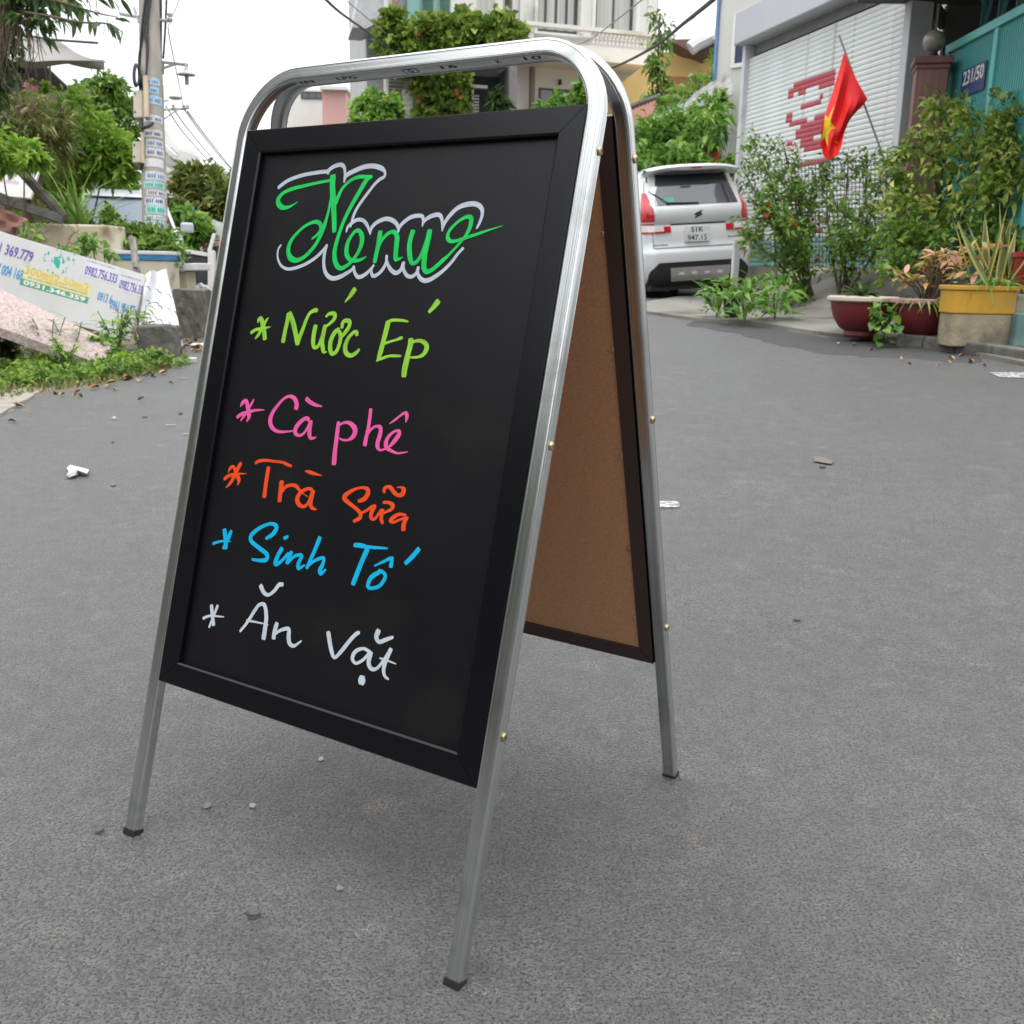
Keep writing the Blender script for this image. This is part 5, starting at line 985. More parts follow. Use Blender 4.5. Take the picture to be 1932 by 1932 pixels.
# grey van half hidden by the pole
TV = [(.3, .1, .8, 4.4), (.6, 0, .82, 4.5), (.9, .06, .82, 4.5), (1.0, .3, .8, 4.5), (1.06, .75, .77, 4.5), (1.5, 1.3, .66, 4.45), (1.57, 1.42, .62, 4.4), (1.62, 1.62, .56, 4.3), (1.64, 1.9, .44, 4.1)]
vb_ = P(238, 560, 14.2); van = thing('parked_van', 'silver white vehicle parked behind the plants with its windscreen showing', 'car', (vb_.x, vb_.y, .31), local=True); van.rotation_euler = (0, 0, math.radians(21))
VANW = mat('silver_white_paint', (.5, .52, .55, 1), (.47, .49, .52, 1), rough=.3, coat=.6); body_mesh(TV, .25, .2).build('body', VANW, van, smooth=2, local=True)
mb = MB(); rows = []
for j in range(7):
    z = 1.075 + .41 * j / 6; w = lerp(TV, z, 2) - .075; y = lerp(TV, z, 1); rows.append([(-w + 2 * w * i / 10, y - .008 + .11 * max(0, abs(-1 + i / 5) - .6) ** 2, z) for i in range(11)])
mb.grid(rows); mb.build('windscreen', mat('windscreen_glass', (.15, .185, .235, 1), (.19, .225, .27, 1), rough=.25, spec=.35, scale=2), van, smooth=True, local=True)
mb = MB()
for a, b in ((rows[0][0], rows[0][-1]), (rows[-1][0], rows[-1][-1]), (rows[0][0], rows[-1][0]), (rows[0][-1], rows[-1][-1])): mb.tube([(a[0], a[1] - .01, a[2]), ((a[0] + b[0]) / 2, (a[1] + b[1]) / 2 - (.06 if abs(a[2] - b[2]) < .01 else .01), (a[2] + b[2]) / 2), (b[0], b[1] - .01, b[2])], .016, 6)
mb.build('windscreen_seal', TRIM, van, local=True)
for s in (1, -1):
    mb = MB(); mb.obox((s * .83, .95, 1.0), (s * .19, .02, 0), (0, .09, 0), (0, 0, .15)); mb.build('wing_mirror', VANW, van, local=True, bevel=.03)
    mb = MB(); mb.obox((s * .55 - .14, -.012, .66), (.28, 0, 0), (0, .05, 0), (0, 0, .13)); mb.build('headlight', LCLR, van, local=True, bevel=.02)
    for y in (.9, 3.6): wheel(van, s * .72, y)
d_ = 12.35; q = P(1384, 545, d_); sp0 = onG(q.x, q.y); h_ = P(1384, 462, d_).z - sp0.z
ptp = thing('steel_post', 'grey square steel post with short top arm behind the low plants', 'post', sp0)
m_ = MB(); m_.box(tuple(sp0 - Vector((0, 0, .05))), (.075, .075, h_ + .05), .2); m_.build('upright', STEEL, ptp, bevel=.006)
m_ = MB(); m_.obox(sp0 + Vector((-.03, -.03, h_ - .002)), (.27, .02, .045), (0, .06, 0), (0, 0, .06)); m_.build('arm', STEEL, ptp, bevel=.005)

# ------------------------------------------------------------------ pots and planters (right)
MAROON = mat('maroon_plastic', (.17, .018, .022, 1), (.12, .014, .018, 1), rough=.42, scale=3, dirt=(.2, .12, .1, 1), dirt_at=.66); SOIL = mat('potting_soil', (.06, .045, .03, 1), rough=.95, bump=.8, bscale=40)
def bowl(px, py, wpx, label, rimc):
    b = GP(px, py, .03); d = depth(b); R = wpx * d / F / 2; t = thing('flower_bowl', label, 'flower pot', b, 'wide maroon flower bowls at the kerb'); k = R / .31
    m_ = MB(); m_.lathe([(.135 * k, 0), (.15 * k, .02), (.145 * k, .05), (.19 * k, .075), (.245 * k, .15), (.272 * k, .24), (.28 * k, .30), (.26 * k, .30), (.25 * k, .26), (0, .25)], b, 40); m_.build('bowl', MAROON, t, smooth=True)
    m_ = MB(); m_.lathe([(.262 * k, .292), (.3 * k, .29), (.312 * k, .3), (.31 * k, .325), (.29 * k, .332), (.264 * k, .326), (.262 * k, .292)], b, 40); m_.build('rim', rimc, t, smooth=True)
    m_ = MB(); m_.lathe([(.255 * k, .268), (.15 * k, .285), (0, .29)], b, 24); m_.build('soil', SOIL, t, smooth=True); return b, d
b1, d1 = bowl(1624, 637, 134, 'maroon bowl with a cream rim at the road edge', mat('cream_rim', (.55, .47, .38, 1), (.45, .38, .3, 1), rough=.6))
b2, d2 = bowl(1736, 644, 128, 'maroon bowl with a dusty pink rim beside the stone block', mat('pink_rim', (.4, .22, .21, 1), (.32, .17, .16, 1), rough=.6))
def pbox(name, label, cat, px0, px1, y0, y1, dd, m, depth_m, group=None, bevel=.012, top=None):
    A = P(px0, y1, dd); w = (px1 - px0) * dd / F; h = (y1 - y0) * dd / F; m_ = MB(); m_.obox(A, (w, 0, 0), (0, depth_m, 0), (0, 0, h)); o = m_.build(name, m, bevel=bevel); tag(o, label, cat, group); return A, w, h
sb = GP(1800, 655, .06); ds = depth(sb)
STONE = mat('yellow_stone', (.33, .28, .19, 1), (.2, .17, .12, 1), rough=.95, scale=7, bump=.8, bscale=30, bdist=.01, dirt=(.12, .11, .09, 1))
A, w, h = pbox('stone_block', 'rough yellowish stone block under the yellow planter', 'stone block', 1790, 1903, 593, 654, ds, STONE, .24)
YEL = mat('yellow_planter', (.55, .3, .02, 1), (.45, .24, .02, 1), rough=.6, scale=4, dirt=(.28, .2, .1, 1), dirt_at=.56)
yp = thing('yellow_planter', 'yellow painted box planter on the stone block', 'planter', A + Vector((0, 0, h + .001)))
m_ = MB(); w2, h2 = w * 1.05, .2; o0 = A + Vector((-.01, -.005, h + .001)); m_.obox(o0, (w2, 0, 0), (0, .25, 0), (0, 0, h2 - .03)); m_.build('box', YEL, yp, bevel=.01)
m_ = MB(); o1 = o0 + Vector((-.012, -.012, h2 - .0295))
for o_, e, f in ((o1, (w2 + .024, 0, 0), (0, .03, 0)), (o1 + Vector((0, .244, 0)), (w2 + .024, 0, 0), (0, .03, 0)), (o1 + Vector((0, .031, 0)), (.03, 0, 0), (0, .212, 0)), (o1 + Vector((w2 - .006, .031, 0)), (.03, 0, 0), (0, .212, 0))): m_.obox(o_, e, f, (0, 0, .034))
m_.build('rim', YEL, yp, bevel=.006); m_ = MB(); m_.obox(o1 + Vector((.031, .031, 0)), (w2 - .04, 0, 0), (0, .21, 0), (0, 0, .022)); m_.build('soil', SOIL, yp)
pbox('teal_block', 'worn teal painted block at the right edge of the frame', 'block', 1912, 2010, 592, 655, ds * .99, mat('teal_block', (.16, .27, .26, 1), (.1, .17, .16, 1), rough=.9, scale=8, bump=.5), .4)
pbox('grey_planter', 'weathered grey and yellow planter at the right edge of frame', 'planter', 1914, 2010, 556, 591.5, ds, mat('grey_planter', (.35, .3, .22, 1), (.22, .2, .17, 1), rough=.9, scale=6, bump=.5), .36)
rp = thing('red_pot', 'red round pot at the right edge of frame above grey planter', 'flower pot', P(1960, 556, ds + .1))
m_ = MB(); m_.lathe([(.12, 0), (.17, .05), (.2, .16), (.205, .27), (.22, .275), (.22, .31), (.195, .31), (0, .27)], P(1960, 556, ds + .16), 28); m_.build('pot', mat('red_plastic', (.4, .03, .035, 1), rough=.4), rp, smooth=True)
dp = GP(1379, 599, .03); m_ = MB(); m_.lathe([(.06, 0), (.08, .12), (.09, .2), (.075, .2), (0, .17)], dp, 18); tag(m_.build('nursery_pot', mat('navy_pot', (.02, .025, .04, 1), rough=.5), smooth=True), 'small black nursery pot among the low green plants', 'flower pot')

# ------------------------------------------------------------------ plants (right)
R0 = random.Random(21)
def variants(nm, m, L, w, n=5, bend=(.4, 1.0), **k): return [leaf_mesh(nm, m, L * R0.uniform(.8, 1.2), w * R0.uniform(.85, 1.15), R0.uniform(*bend), v=R0.uniform(.15, .95), **k) for _ in range(n)]
lush = variants('leaf', L_LUSH, .19, .05, 6, (.5, 1.3))
for i, (px, py, n_, lab) in enumerate(((1352, 600, 22, 'low leafy plant at the left end of the kerbside row'), (1404, 609, 26, 'low leafy plant beside the small black pot'), (1462, 603, 30, 'low leafy plant with broad fresh leaves right of the row'), (1492, 580, 26, 'low leafy plant under the bare shrub stems'), (1416, 572, 26, 'low leafy plant at the foot of the grey post'), (1368, 572, 18, 'low leafy plant under the car bumper'))):
    b = GP(px, py, .03); t = thing('leafy_plant', lab, 'plant', b, 'low leafy plants by the driveway')
    m_ = MB(); hs = R0.uniform(.22, .36)
    for k in range(3): a = R0.uniform(0, 6.3); m_.tube([b, b + Vector((math.cos(a) * .04, math.sin(a) * .04, hs * .6)), b + Vector((math.cos(a) * .09, math.sin(a) * .09, hs))], .006, 5)
    m_.build('stem', STEMG, t)
    for k in range(int(n_ * 2.6)):
        a = R0.uniform(0, 6.28); rad = R0.uniform(0, .19); zz = R0.uniform(.04, hs); e = R0.uniform(.0, 1.15); put(R0.choice(lush), 'leaf', t, b + Vector((math.cos(a) * rad, math.sin(a) * rad, zz)), (math.cos(a) * math.cos(e), math.sin(a) * math.cos(e), math.sin(e)), R0.uniform(-.6, .6), R0.uniform(.6, 1.15))
vl = variants('leaf', L_LUSH, .075, .06, 5, (.2, .7)); q = GP(1672, 646, .03)
tv = thing('trailing_vine', 'bright green vine trailing down between the two maroon bowls', 'plant', q); m_ = MB(); top = P(1664, 566, d1 - .1); vp = smooth_line([top, P(1660, 580, d1 - .42), P(1668, 610, d1 - .42), P(1672, 640, d1 - .5)], 6); m_.tube(vp, .005, 5); m_.build('stem', STEMG, tv)
for k in range(64):
    p = R0.choice(vp) + Vector((R0.gauss(0, .05), R0.gauss(-.02, .03), R0.gauss(-.005, .035))); p.z = max(p.z, G(p.x, p.y) + .02); a = R0.uniform(0, 6.28); put(R0.choice(vl), 'leaf', tv, p, (math.cos(a), math.sin(a) - .5, R0.uniform(-.8, .2)), R0.uniform(-.6, .6), R0.uniform(.6, 1.3))
def spiky(name, label, base, meshes, n, lean, spread, sc, cat='plant', stems=None):
    t = thing(name, label, cat, base); rosette(t, meshes, base, n, R0, lean, sc, spread); return t
# striped upright blades
L_SNAKE = leafmat('leaf_striped', (.06, .1, .035, 1), (.13, .17, .06, 1), (.42, .34, .07, 1), rough=.4, trans=.1)
def blade(L, w, tw=.3):
    V, Fq, vals = [], [], []
    for i in range(9):
        t = i / 8; wd = w * (.55 + .45 * math.sin(math.pi * min(1, t * 1.15))) * (1 - t ** 5) + .001; c = .16 * L * t * t
        for k, s in enumerate((-1, -.62, 0, .62, 1)): V.append((L * t, wd / 2 * s, abs(s) ** 2 * wd * .2 + c * tw))
        if i < 8:
            for k in range(4): j = i * 5 + k; Fq.append((j, j + 1, j + 6, j + 5)); vals.append(.95 if k in (0, 3) else R0.uniform(.1, .5))
    me = raw_mesh('leaf', np.array(V), np.array(Fq), L_SNAKE, np.array(vals)); me.shade_smooth(); return me
blades = [blade(R0.uniform(.46, .64), R0.uniform(.055, .075), R0.uniform(.1, .7)) for _ in range(6)]
sbase = o0 + Vector((w2 * .72, .15, h2)); spk = thing('snake_plant', 'tall snake plant with yellow edged upright blades behind the planter', 'plant', sbase)
for k in range(13):
    a = R0.uniform(0, 6.28); e = R0.uniform(.95, 1.5); put(R0.choice(blades), 'leaf', spk, sbase + Vector((R0.uniform(-.14, .14), R0.uniform(-.1, .12), -.02)), (math.cos(a) * math.cos(e), math.sin(a) * math.cos(e), math.sin(e)), R0.uniform(-3, 3), R0.uniform(.7, 1.1))
crm = variants('leaf', L_CROTON, .115, .036, 12, (.3, .9)); cbase = b2 + Vector((.03, .02, .28))
cr = thing('croton', 'croton with orange pink and yellow leaves over the pink rimmed bowl', 'plant', cbase); m_ = MB(); tips = []
for k in range(24):
    a = R0.uniform(0, 6.28); rr_ = R0.uniform(.04, .38); tp = cbase + Vector((math.cos(a) * rr_ + .06, math.sin(a) * rr_ * .6, R0.uniform(.16, .42))); m_.tube([cbase + Vector((0, 0, -.02)), (cbase + tp) / 2 + Vector((0, 0, .03)), tp], .006, 5); tips.append(tp)
m_.build('stem', STEMB, cr)
for tp in tips:
    for k in range(11): a = R0.uniform(0, 6.28); e = R0.uniform(-.3, 1.0); put(R0.choice(crm), 'leaf', cr, tp + Vector((0, 0, R0.uniform(-.08, .02))), (math.cos(a) * math.cos(e), math.sin(a) * math.cos(e), math.sin(e)), R0.uniform(-.8, .8), R0.uniform(.6, 1.15))
crb = o0 + Vector((w2 * .4, .12, h2)); cr2 = thing('croton', 'small croton with pink veined leaves in front of the snake plant', 'plant', crb)
for k in range(30): a = R0.uniform(0, 6.28); e = R0.uniform(.1, 1.3); put(R0.choice(crm), 'leaf', cr2, crb + Vector((R0.uniform(-.16, .2), R0.uniform(-.05, .1), R0.uniform(0, .3))), (math.cos(a) * math.cos(e), math.sin(a) * math.cos(e), math.sin(e)), R0.uniform(-.8, .8), R0.uniform(.7, 1.2))
spm = variants('leaf', L_LUSH, .3, .016, 5, (1.4, 2.2)); spiky('spider_plant', 'spider plant with thin arching leaves spilling over the yellow planter', o0 + Vector((w2 * .74, .05, h2 + .01)), spm, 46, (.1, 1.2), .05, (.6, 1.0))
spm2 = variants('leaf', L_MID, .22, .016, 5, (1.2, 2.0)); spiky('grassy_plant', 'grassy plant with narrow leaves in the pink rimmed bowl', b2 + Vector((-.04, -.1, .3)), spm2, 60, (.1, 1.3), .12, (.5, 1.0))
spiky('young_shrub', 'young dark leaved shrub growing in the cream rimmed bowl', b1 + Vector((.0, .05, .33)), variants('leaf', L_DARK, .16, .04, 5), 34, (.2, 1.4), .03, (.6, 1.1))
ys = thing('variegated_shrub', 'large shrub with yellow and green variegated leaves before the turquoise gate', 'shrub', GP(1765, 560)); yb_ = BASE[ys.name]
bl_ = [blob(1790, 205, 9.9, 52, 36), blob(1850, 245, 9.6, 66, 46), blob(1905, 205, 9.5, 44, 36), blob(1760, 280, 9.9, 66, 52), blob(1840, 320, 9.6, 86, 56), blob(1700, 330, 10, 38, 50), blob(1925, 300, 9.4, 60, 70), blob(1730, 390, 9.9, 62, 50), blob(1815, 400, 9.6, 60, 40), blob(1980, 240, 9.3, 50, 60), blob(1925, 225, 9.3, 40, 46), blob(1895, 265, 9.35, 44, 50), blob(1950, 330, 9.2, 50, 60), blob(1885, 360, 9.3, 44, 50)]
cloud('foliage', L_YELLOW, ys, bl_, 4300, .09, 31, sig=.22, per=14, narrow=.42, droop=.3, inner=.8)
bl2 = [blob(1700, 440, 9.8, 46, 46), blob(1760, 455, 9.6, 60, 36), blob(1690, 505, 9.6, 44, 30), blob(1850, 440, 9.3, 40, 40), blob(1905, 470, 9.2, 40, 50)]
cloud('foliage', L_MID, ys, bl2, 1500, .095, 32, sig=.2, per=12, narrow=.42, inner=.8)
m_ = MB()
for tx, ty, td in ((1790, 230, 9.9), (1850, 260, 9.6), (1700, 340, 10), (1900, 240, 9.5), (1760, 300, 9.9), (1730, 400, 9.9), (1830, 350, 9.6), (1935, 320, 9.4), (1690, 450, 9.8)): tp = P(tx, ty, td); m_.tube(smooth_line([yb_, yb_ + (tp - yb_) * .4 + Vector((.05, -.05, .08)), tp], 4), [.028 - .0024 * k for k in range(9)], 6)
m_.build('branch', STEMB, ys, kind='stuff')
def thin_shrub(label, base, tops, lm, seed, nl, flower=None):
    t = thing('thin_shrub', label, 'shrub', base); r = random.Random(seed); bl = []; m_ = MB()
    for tx, ty, td in tops:
        tp = P(tx, ty, td); mid = base + (tp - base) * .5 + Vector((r.uniform(-.08, .08), r.uniform(-.08, .08), .05)); ln = smooth_line([base + Vector((r.uniform(-.08, .08), 0, 0)), mid, tp], 6); m_.tube(ln, [.017 - .001 * k for k in range(13)], 5)
        for k in range(4, 13, 1): bl.append((ln[k] + Vector((r.uniform(-.06, .06), 0, 0)), .09, .09, .08))
        for k in (6, 8, 10): e = ln[k] + Vector((r.uniform(-.22, .22), r.uniform(-.1, .1), r.uniform(.12, .3))); m_.tube([ln[k], (ln[k] + e) / 2 + Vector((0, 0, .02)), e], [.006, .005, .003], 4); bl.append((e, .07, .07, .07))
    m_.build('branch', STEMB, t, kind='stuff'); cloud('foliage', lm, t, bl, nl, .072, seed, sig=.6, per=7, narrow=.45, inner=.9)
    if flower: cloud('blossom', flower, t, bl, 26, .07, seed + 1, sig=.4, per=2, narrow=1.0)
    return t
s1 = GP(1526, 566, .02); thin_shrub('thin branched shrub with bare brown stems before the roller shutter', s1, [(1398, 315, 11.2), (1418, 268, 11.3), (1445, 300, 11), (1478, 280, 11.3), (1500, 320, 10.9), (1420, 380, 10.7), (1455, 400, 10.7), (1405, 440, 10.8), (1540, 330, 11.2), (1490, 430, 10.6)], L_MID, 41, 3100, leafmat('flower_red', (.4, .04, .03, 1), (.5, .08, .05, 1), (.55, .2, .1, 1)))
s2 = GP(1592, 556, .02); thin_shrub('sparse shrub with few leaves right of the brown stems', s2, [(1560, 320, 11.1), (1600, 305, 11), (1636, 290, 10.9), (1662, 330, 10.6), (1580, 380, 10.6), (1640, 400, 10.4), (1615, 440, 10.4), (1668, 450, 10.3)], L_MID, 43, 1500)
wf = thing('wire_mesh_fence', 'thin wire mesh fence in front of the roller shutter', 'fence', GP(1580, 540)); A, B_ = P(1462, 300, 12.1), P(1688, 305, 10.9); A2, B2 = P(1462, 500, 12.1), P(1688, 510, 10.9); m_ = MB()
for k in range(34): t = k / 33; m_.tube([A + (B_ - A) * t, A2 + (B2 - A2) * t], .0042, 4, False)
for k in range(26): t = k / 25; m_.tube([A + (A2 - A) * t, B_ + (B2 - B_) * t], .0042, 4, False)
m_.build('wire', mat('fence_wire', (.1, .12, .11, 1), rough=.6), wf, kind='stuff')
m_ = MB()
for a, b in ((A, A2), (B_, B2)): g0 = onG(b.x, b.y, -.02); m_.tube([a, g0], .006, 6)
m_.build('fence_post', STEEL, wf, kind='stuff')
bg_ = thing('green_shrub', 'dense bright green shrub behind the white car', 'shrub', GP(1270, 560)); bb_ = [blob(1236, 262, 17, 44, 40), blob(1290, 245, 17, 50, 40), blob(1335, 240, 16.5, 38, 40), blob(1255, 310, 16.6, 60, 36), blob(1305, 318, 16.4, 26, 30), blob(1215, 320, 16.4, 40, 40), blob(1384, 300, 15.9, 14, 34), blob(1300, 360, 16.4, 70, 60), blob(1230, 400, 16.6, 60, 70), blob(1350, 205, 16.8, 26, 22)]
cloud('foliage', L_LUSH, bg_, bb_, 5200, .19, 51, sig=.2, per=16, narrow=.34, droop=.35)
m_ = MB(); gb = BASE[bg_.name]
for tx, ty in ((1240, 280), (1300, 250), (1340, 260), (1260, 330)): tp = P(tx, ty, 16.8); m_.tube([gb, (gb + tp) / 2 + Vector((.1, 0, .1)), tp], [.05, .035, .015], 6)
m_.build('branch', STEMB, bg_, kind='stuff')
yt = thing('twiggy_tree', 'loose yellow green tree rising beside the blue trimmed building', 'tree', P(1330, 560, 18.5)); yb2 = [blob(1320, 170, 18.6, 34, 22), blob(1344, 140, 18.6, 14, 30), blob(1290, 182, 18.6, 26, 16), blob(1262, 205, 18.6, 22, 16)]
cloud('foliage', L_LUSH, yt, yb2, 480, .2, 52, sig=.22, per=10, narrow=.3); m_ = MB(); tb0 = onG(P(1330, 500, 18.6).x, P(1330, 500, 18.6).y)
for tx, ty in ((1320, 170), (1346, 130), (1290, 185), (1265, 205)): m_.tube([tb0, P(1325, 260, 18.6), P(tx, ty, 18.6)], [.06, .04, .015], 6)
m_.build('trunk', BARK, yt, kind='stuff')
fy = thing('yellow_flower', 'yellow flower just above the white car roof', 'flower', P(1222, 330, 14.6)); yl_ = variants('petal', leafmat('petal_yellow', (.7, .45, .01, 1), (.8, .55, .02, 1), (.8, .6, .03, 1)), .07, .05, 3)
for k in range(10): a = k * .63; put(R0.choice(yl_), 'petal', fy, P(1222, 326, 14.6), (math.cos(a), math.sin(a) * .6 - .3, .5), 0, 1)
m_ = MB(); m_.tube([P(1222, 326, 14.62), P(1224, 350, 14.7), P(1226, 400, 14.9)], .006, 5); m_.build('stem', STEMG, fy)
rv = thing('hanging_creeper', 'creeper hanging down the right edge of the white house', 'plant', P(1240, 330, 21)); vb3 = [blob(1243 + 6 * math.sin(k), 36 + 17 * k, 21, 14, 15, .2) for k in range(10)] + [blob(1230, 130, 21, 12, 20, .2), blob(1255, 70, 21, 10, 14, .2), blob(1228, 175, 21, 10, 18, .2)]
cloud('foliage', L_MID, rv, vb3, 520, .17, 53, sig=.45, per=8, narrow=.4, inner=.9, droop=.4); m_ = MB(); m_.tube([P(1245, 25, 21), P(1242, 100, 21), P(1238, 330, 21)], .025, 5); m_.build('stem', STEMB, rv)
cv = thing('leaf_cluster', 'fresh green sapling between board handle and the white house', 'plant', P(1085, 330, 19)); cloud('foliage', L_LUSH, cv, [blob(1108, 158, 19, 16, 24), blob(1100, 185, 19, 18, 14), blob(1060, 200, 19, 40, 12), blob(1030, 206, 19, 26, 8)], 560, .19, 54, sig=.25, per=10, narrow=.36); m_ = MB(); m_.tube([P(1085, 340, 19), P(1095, 230, 19), P(1108, 160, 19)], [.03, .02, .008], 5); m_.tube([P(1085, 300, 19), P(1060, 205, 19)], [.02, .008], 5); m_.build('stem', STEMB, cv)

# ------------------------------------------------------------------ left side: fallen panel, slabs, blocks
tl, tr, br = P(-60, 418, 8.35), P(276, 519, 8.9), P(252, 648, 8.75)
pan = Plane(tl, tr - tl, (0, 0, 1)); ey_ = (tr - br); ey_ = (ey_ - pan.ex * ey_.dot(pan.ex)).normalized(); pan = Plane(tl, tr - tl, ey_); plen = (tr - tl).length
fp = thing('fallen_panel', 'tilted white panel covered with phone number stickers', 'panel', br)
m_ = MB(); pan.box(m_, -.4, plen, -.62, 0, -.045, 0); m_.build('board', mat('grey_white_panel', (.56, .56, .54, 1), (.47, .47, .46, 1), rough=.75, scale=2.5, dirt=(.3, .29, .27, 1), dirt_at=.6, dscale=4), fp, bevel=.006)
kk = 8.65 / F
def sticker(cx, cy, w, h, m, n=.0015, name='sticker'):
    a, b = pan.hit(cx, cy); m_ = MB(); pan.box(m_, a - w * kk / 2, a + w * kk / 2, b - h * kk / 2, b + h * kk / 2, n - .001, n); return m_.build(name, m, fp)
def stext(s, cx, cy, w, h, m, n=.003, bold=.02, slant=0.0):
    a, b = pan.hit(cx, cy); m_ = MB(); put_text(m_, s, pan.pt(a, b, n), pan.ex, pan.ey + pan.ex * slant, w * kk, h * kk, bold); return m_.build('sticker_lettering', m, fp)
PPL = mat('purple_print', (.075, .035, .3, 1), (.16, .12, .36, 1), rough=.7, scale=60, lo=.45, hi=.62); BLU = mat('blue_print', (.02, .2, .5, 1), (.05, .26, .55, 1), rough=.7, scale=40); GRN = mat('green_band', (.045, .26, .12, 1), (.06, .3, .16, 1), rough=.7); PAPW = mat('sticker_paper', (.6, .6, .62, 1), (.54, .54, .55, 1), rough=.8); YELP = mat('faded_yellow_paper', (.62, .58, .36, 1), (.6, .5, .16, 1), rough=.8, scale=5); YTX = mat('pale_yellow_print', (.6, .47, .16, 1), rough=.8); BTX = mat('dark_print', (.09, .08, .13, 1), rough=.8); GTX = mat('green_print', (.02, .36, .28, 1), rough=.8)
stext('31 369.779', 26, 475, 66, 22, PPL); stext('7 004 168', 19, 513, 44, 22, BLU)
sticker(107, 533, 122, 26, YELP); stext('300tr/2.50m2', 108, 526, 112, 17, YTX); stext('ĐÁ CÓ SỔ + THẺ CTY, CÔNG CHỨNG NHẬT', 110, 539, 104, 6, BTX, bold=0)
sticker(103, 549, 118, 12.5, GRN, .002); stext('0931.346.359', 103, 549, 108, 9.5, WHITE, .0035, .03)
sticker(192, 513, 64, 36, PAPW); stext('0982.756.333', 191, 518, 58, 20, PPL); stext('NHẬN MUA BÁN', 190, 499, 50, 4.5, BTX, bold=0)
sticker(247, 537, 44, 36, PAPW); stext('0982.756.33', 247, 542, 42, 20, PPL); stext('MUA BÁN NHÀ', 247, 524, 36, 4, BTX, bold=0)
stext('0913 6', 198, 562, 26, 19, BLU); stext('0961 954 77', 231, 580, 44, 20, BLU); rr = random.Random(5); m_ = MB()
for k in range(36):
    a, b = pan.hit(rr.gauss(107, 15), rr.gauss(492, 10)); pan.box(m_, a, a + rr.uniform(.004, .014), b, b + rr.uniform(.01, .03), .0005, .0015)
for k in range(5): a, b = pan.hit(104 + k * 1.4, 484 + k * 2.2); pan.box(m_, a, a + .02, b - .06, b, .0005, .0016 + .0002 * k)
m_.build('torn_print', GTX, fp, kind='stuff')
PINK = speckle('pink_terrazzo', (.36, .25, .23, 1), [(.3, (.42, .33, .3, 1)), (.6, (.22, .15, .14, 1)), (.8, (.5, .42, .39, 1))], 60, rough=.85, bump=.7, bscale=50, bdist=.006, big=(.38, .27, .25, 1))
c = [P(-110, 492, 7.9), P(212, 647, 8.0), P(198, 690, 7.62), P(-110, 578, 7.3)]; rows = []
for j in range(7):
    u = j / 6; rows.append([(c[0] + (c[1] - c[0]) * (i / 24)) * (1 - u) + (c[3] + (c[2] - c[3]) * (i / 24)) * u + Vector((0, 0, .05 * math.sin(math.pi * u))) + Vector((.012 * math.sin(i * 2.3 + j), 0, 0)) * (i == 24) for i in range(25)])
m_ = MB(); m_.sheet(rows, (0, .0, -.07)); tag(m_.build('terrazzo_slab', PINK, smooth=True), 'long pink terrazzo slab lying against the tilted panel', 'stone slab')
def gbox(name, label, cat, px0, px1, y0, y1, m, dep, rz=0.0, bevel=.015, rough=0.0, group=None):
    b = GP((px0 + px1) / 2, y1); d = depth(b); w = (px1 - px0) * d / F; h = (y1 - y0) * d / F
    bm = bmesh.new(); bmesh.ops.create_cube(bm, size=1); bmesh.ops.scale(bm, vec=(w, dep, h), verts=bm.verts)
    bmesh.ops.subdivide_edges(bm, edges=bm.edges, cuts=5, use_grid_fill=True); r = random.Random(px0)
    for v in bm.verts: v.co += Vector((r.gauss(0, 1), r.gauss(0, 1), r.gauss(0, 1))) * rough
    bm.transform(Matrix.Translation((0, dep / 2, h / 2)) @ Matrix.Rotation(rz, 4, 'Z')); me = bpy.data.meshes.new(name); bm.to_mesh(me); bm.free(); me.materials.append(m); o = bpy.data.objects.new(name, me); COL.objects.link(o); o.location = b - Vector((0, 0, .012)); BASE[o.name] = b
    bv = o.modifiers.new('bevel', 'BEVEL'); bv.width = bevel; bv.segments = 2; bv.limit_method = 'ANGLE'; tag(o, label, cat, group); return o
gbox('concrete_block', 'low mossy concrete block at the end of the tilted panel', 'concrete block', 256, 327, 614, 678, DARKCONC, .3, .15, .02, .006)
gbox('concrete_block', 'taller dark concrete block standing at the road edge', 'concrete block', 331, 384, 546, 639, DARKCONC, .34, -.1, .02, .006)
def sheet_px(name, label, cat, pts, m, thick=.004, amp=.02, seed=1, nn=10, parent=None):
    (a, b, c_, d_) = [P(*p) for p in pts]; r = np.random.default_rng(seed); ph = r.uniform(0, 6, 6); rows = []
    for j in range(nn + 1):
        v = j / nn; rows.append([])
        for i in range(nn + 1):
            u = i / nn; p = (a * (1 - u) + b * u) * (1 - v) + (d_ * (1 - u) + c_ * u) * v; k = amp * (math.sin(5 * u + ph[0]) * math.sin(4 * v + ph[1]) + .6 * math.sin(11 * u + 7 * v + ph[2]) + .4 * math.sin(17 * v - 9 * u + ph[3])); rows[-1].append(p + Vector((k * .4, -k, k * .3)))
    m_ = MB(); m_.sheet(rows, (0, thick, 0)); o = m_.build(name, m, parent, smooth=True)
    if not parent: tag(o, label, cat)
    return o
SHEETW = mat('white_plastic', (.68, .68, .7, 1), (.62, .62, .64, 1), rough=.5)
ws = thing('plastic_sheet', 'crumpled white plastic sheet draped beside the panel', 'plastic sheet', GP(340, 655))
sheet_px('sheet', '', '', ((276, 516, 8.95), (314, 506, 9.3), (345, 652, 8.75), (258, 640, 8.6)), SHEETW, amp=.03, seed=3, parent=ws); m_ = MB(); rr = random.Random(8)
for k in range(14):
    x, y = 276 + (k % 5) * 12 + rr.uniform(-4, 4), 540 + (k // 5) * 26 + (k % 5) * 5; d = 8.72 + (y < 560) * .1; m_.tube([P(x, y, d), P(x + 6, y + 1, d), P(x + 10, y + 9, d)], [.003, .006, .002], 4)
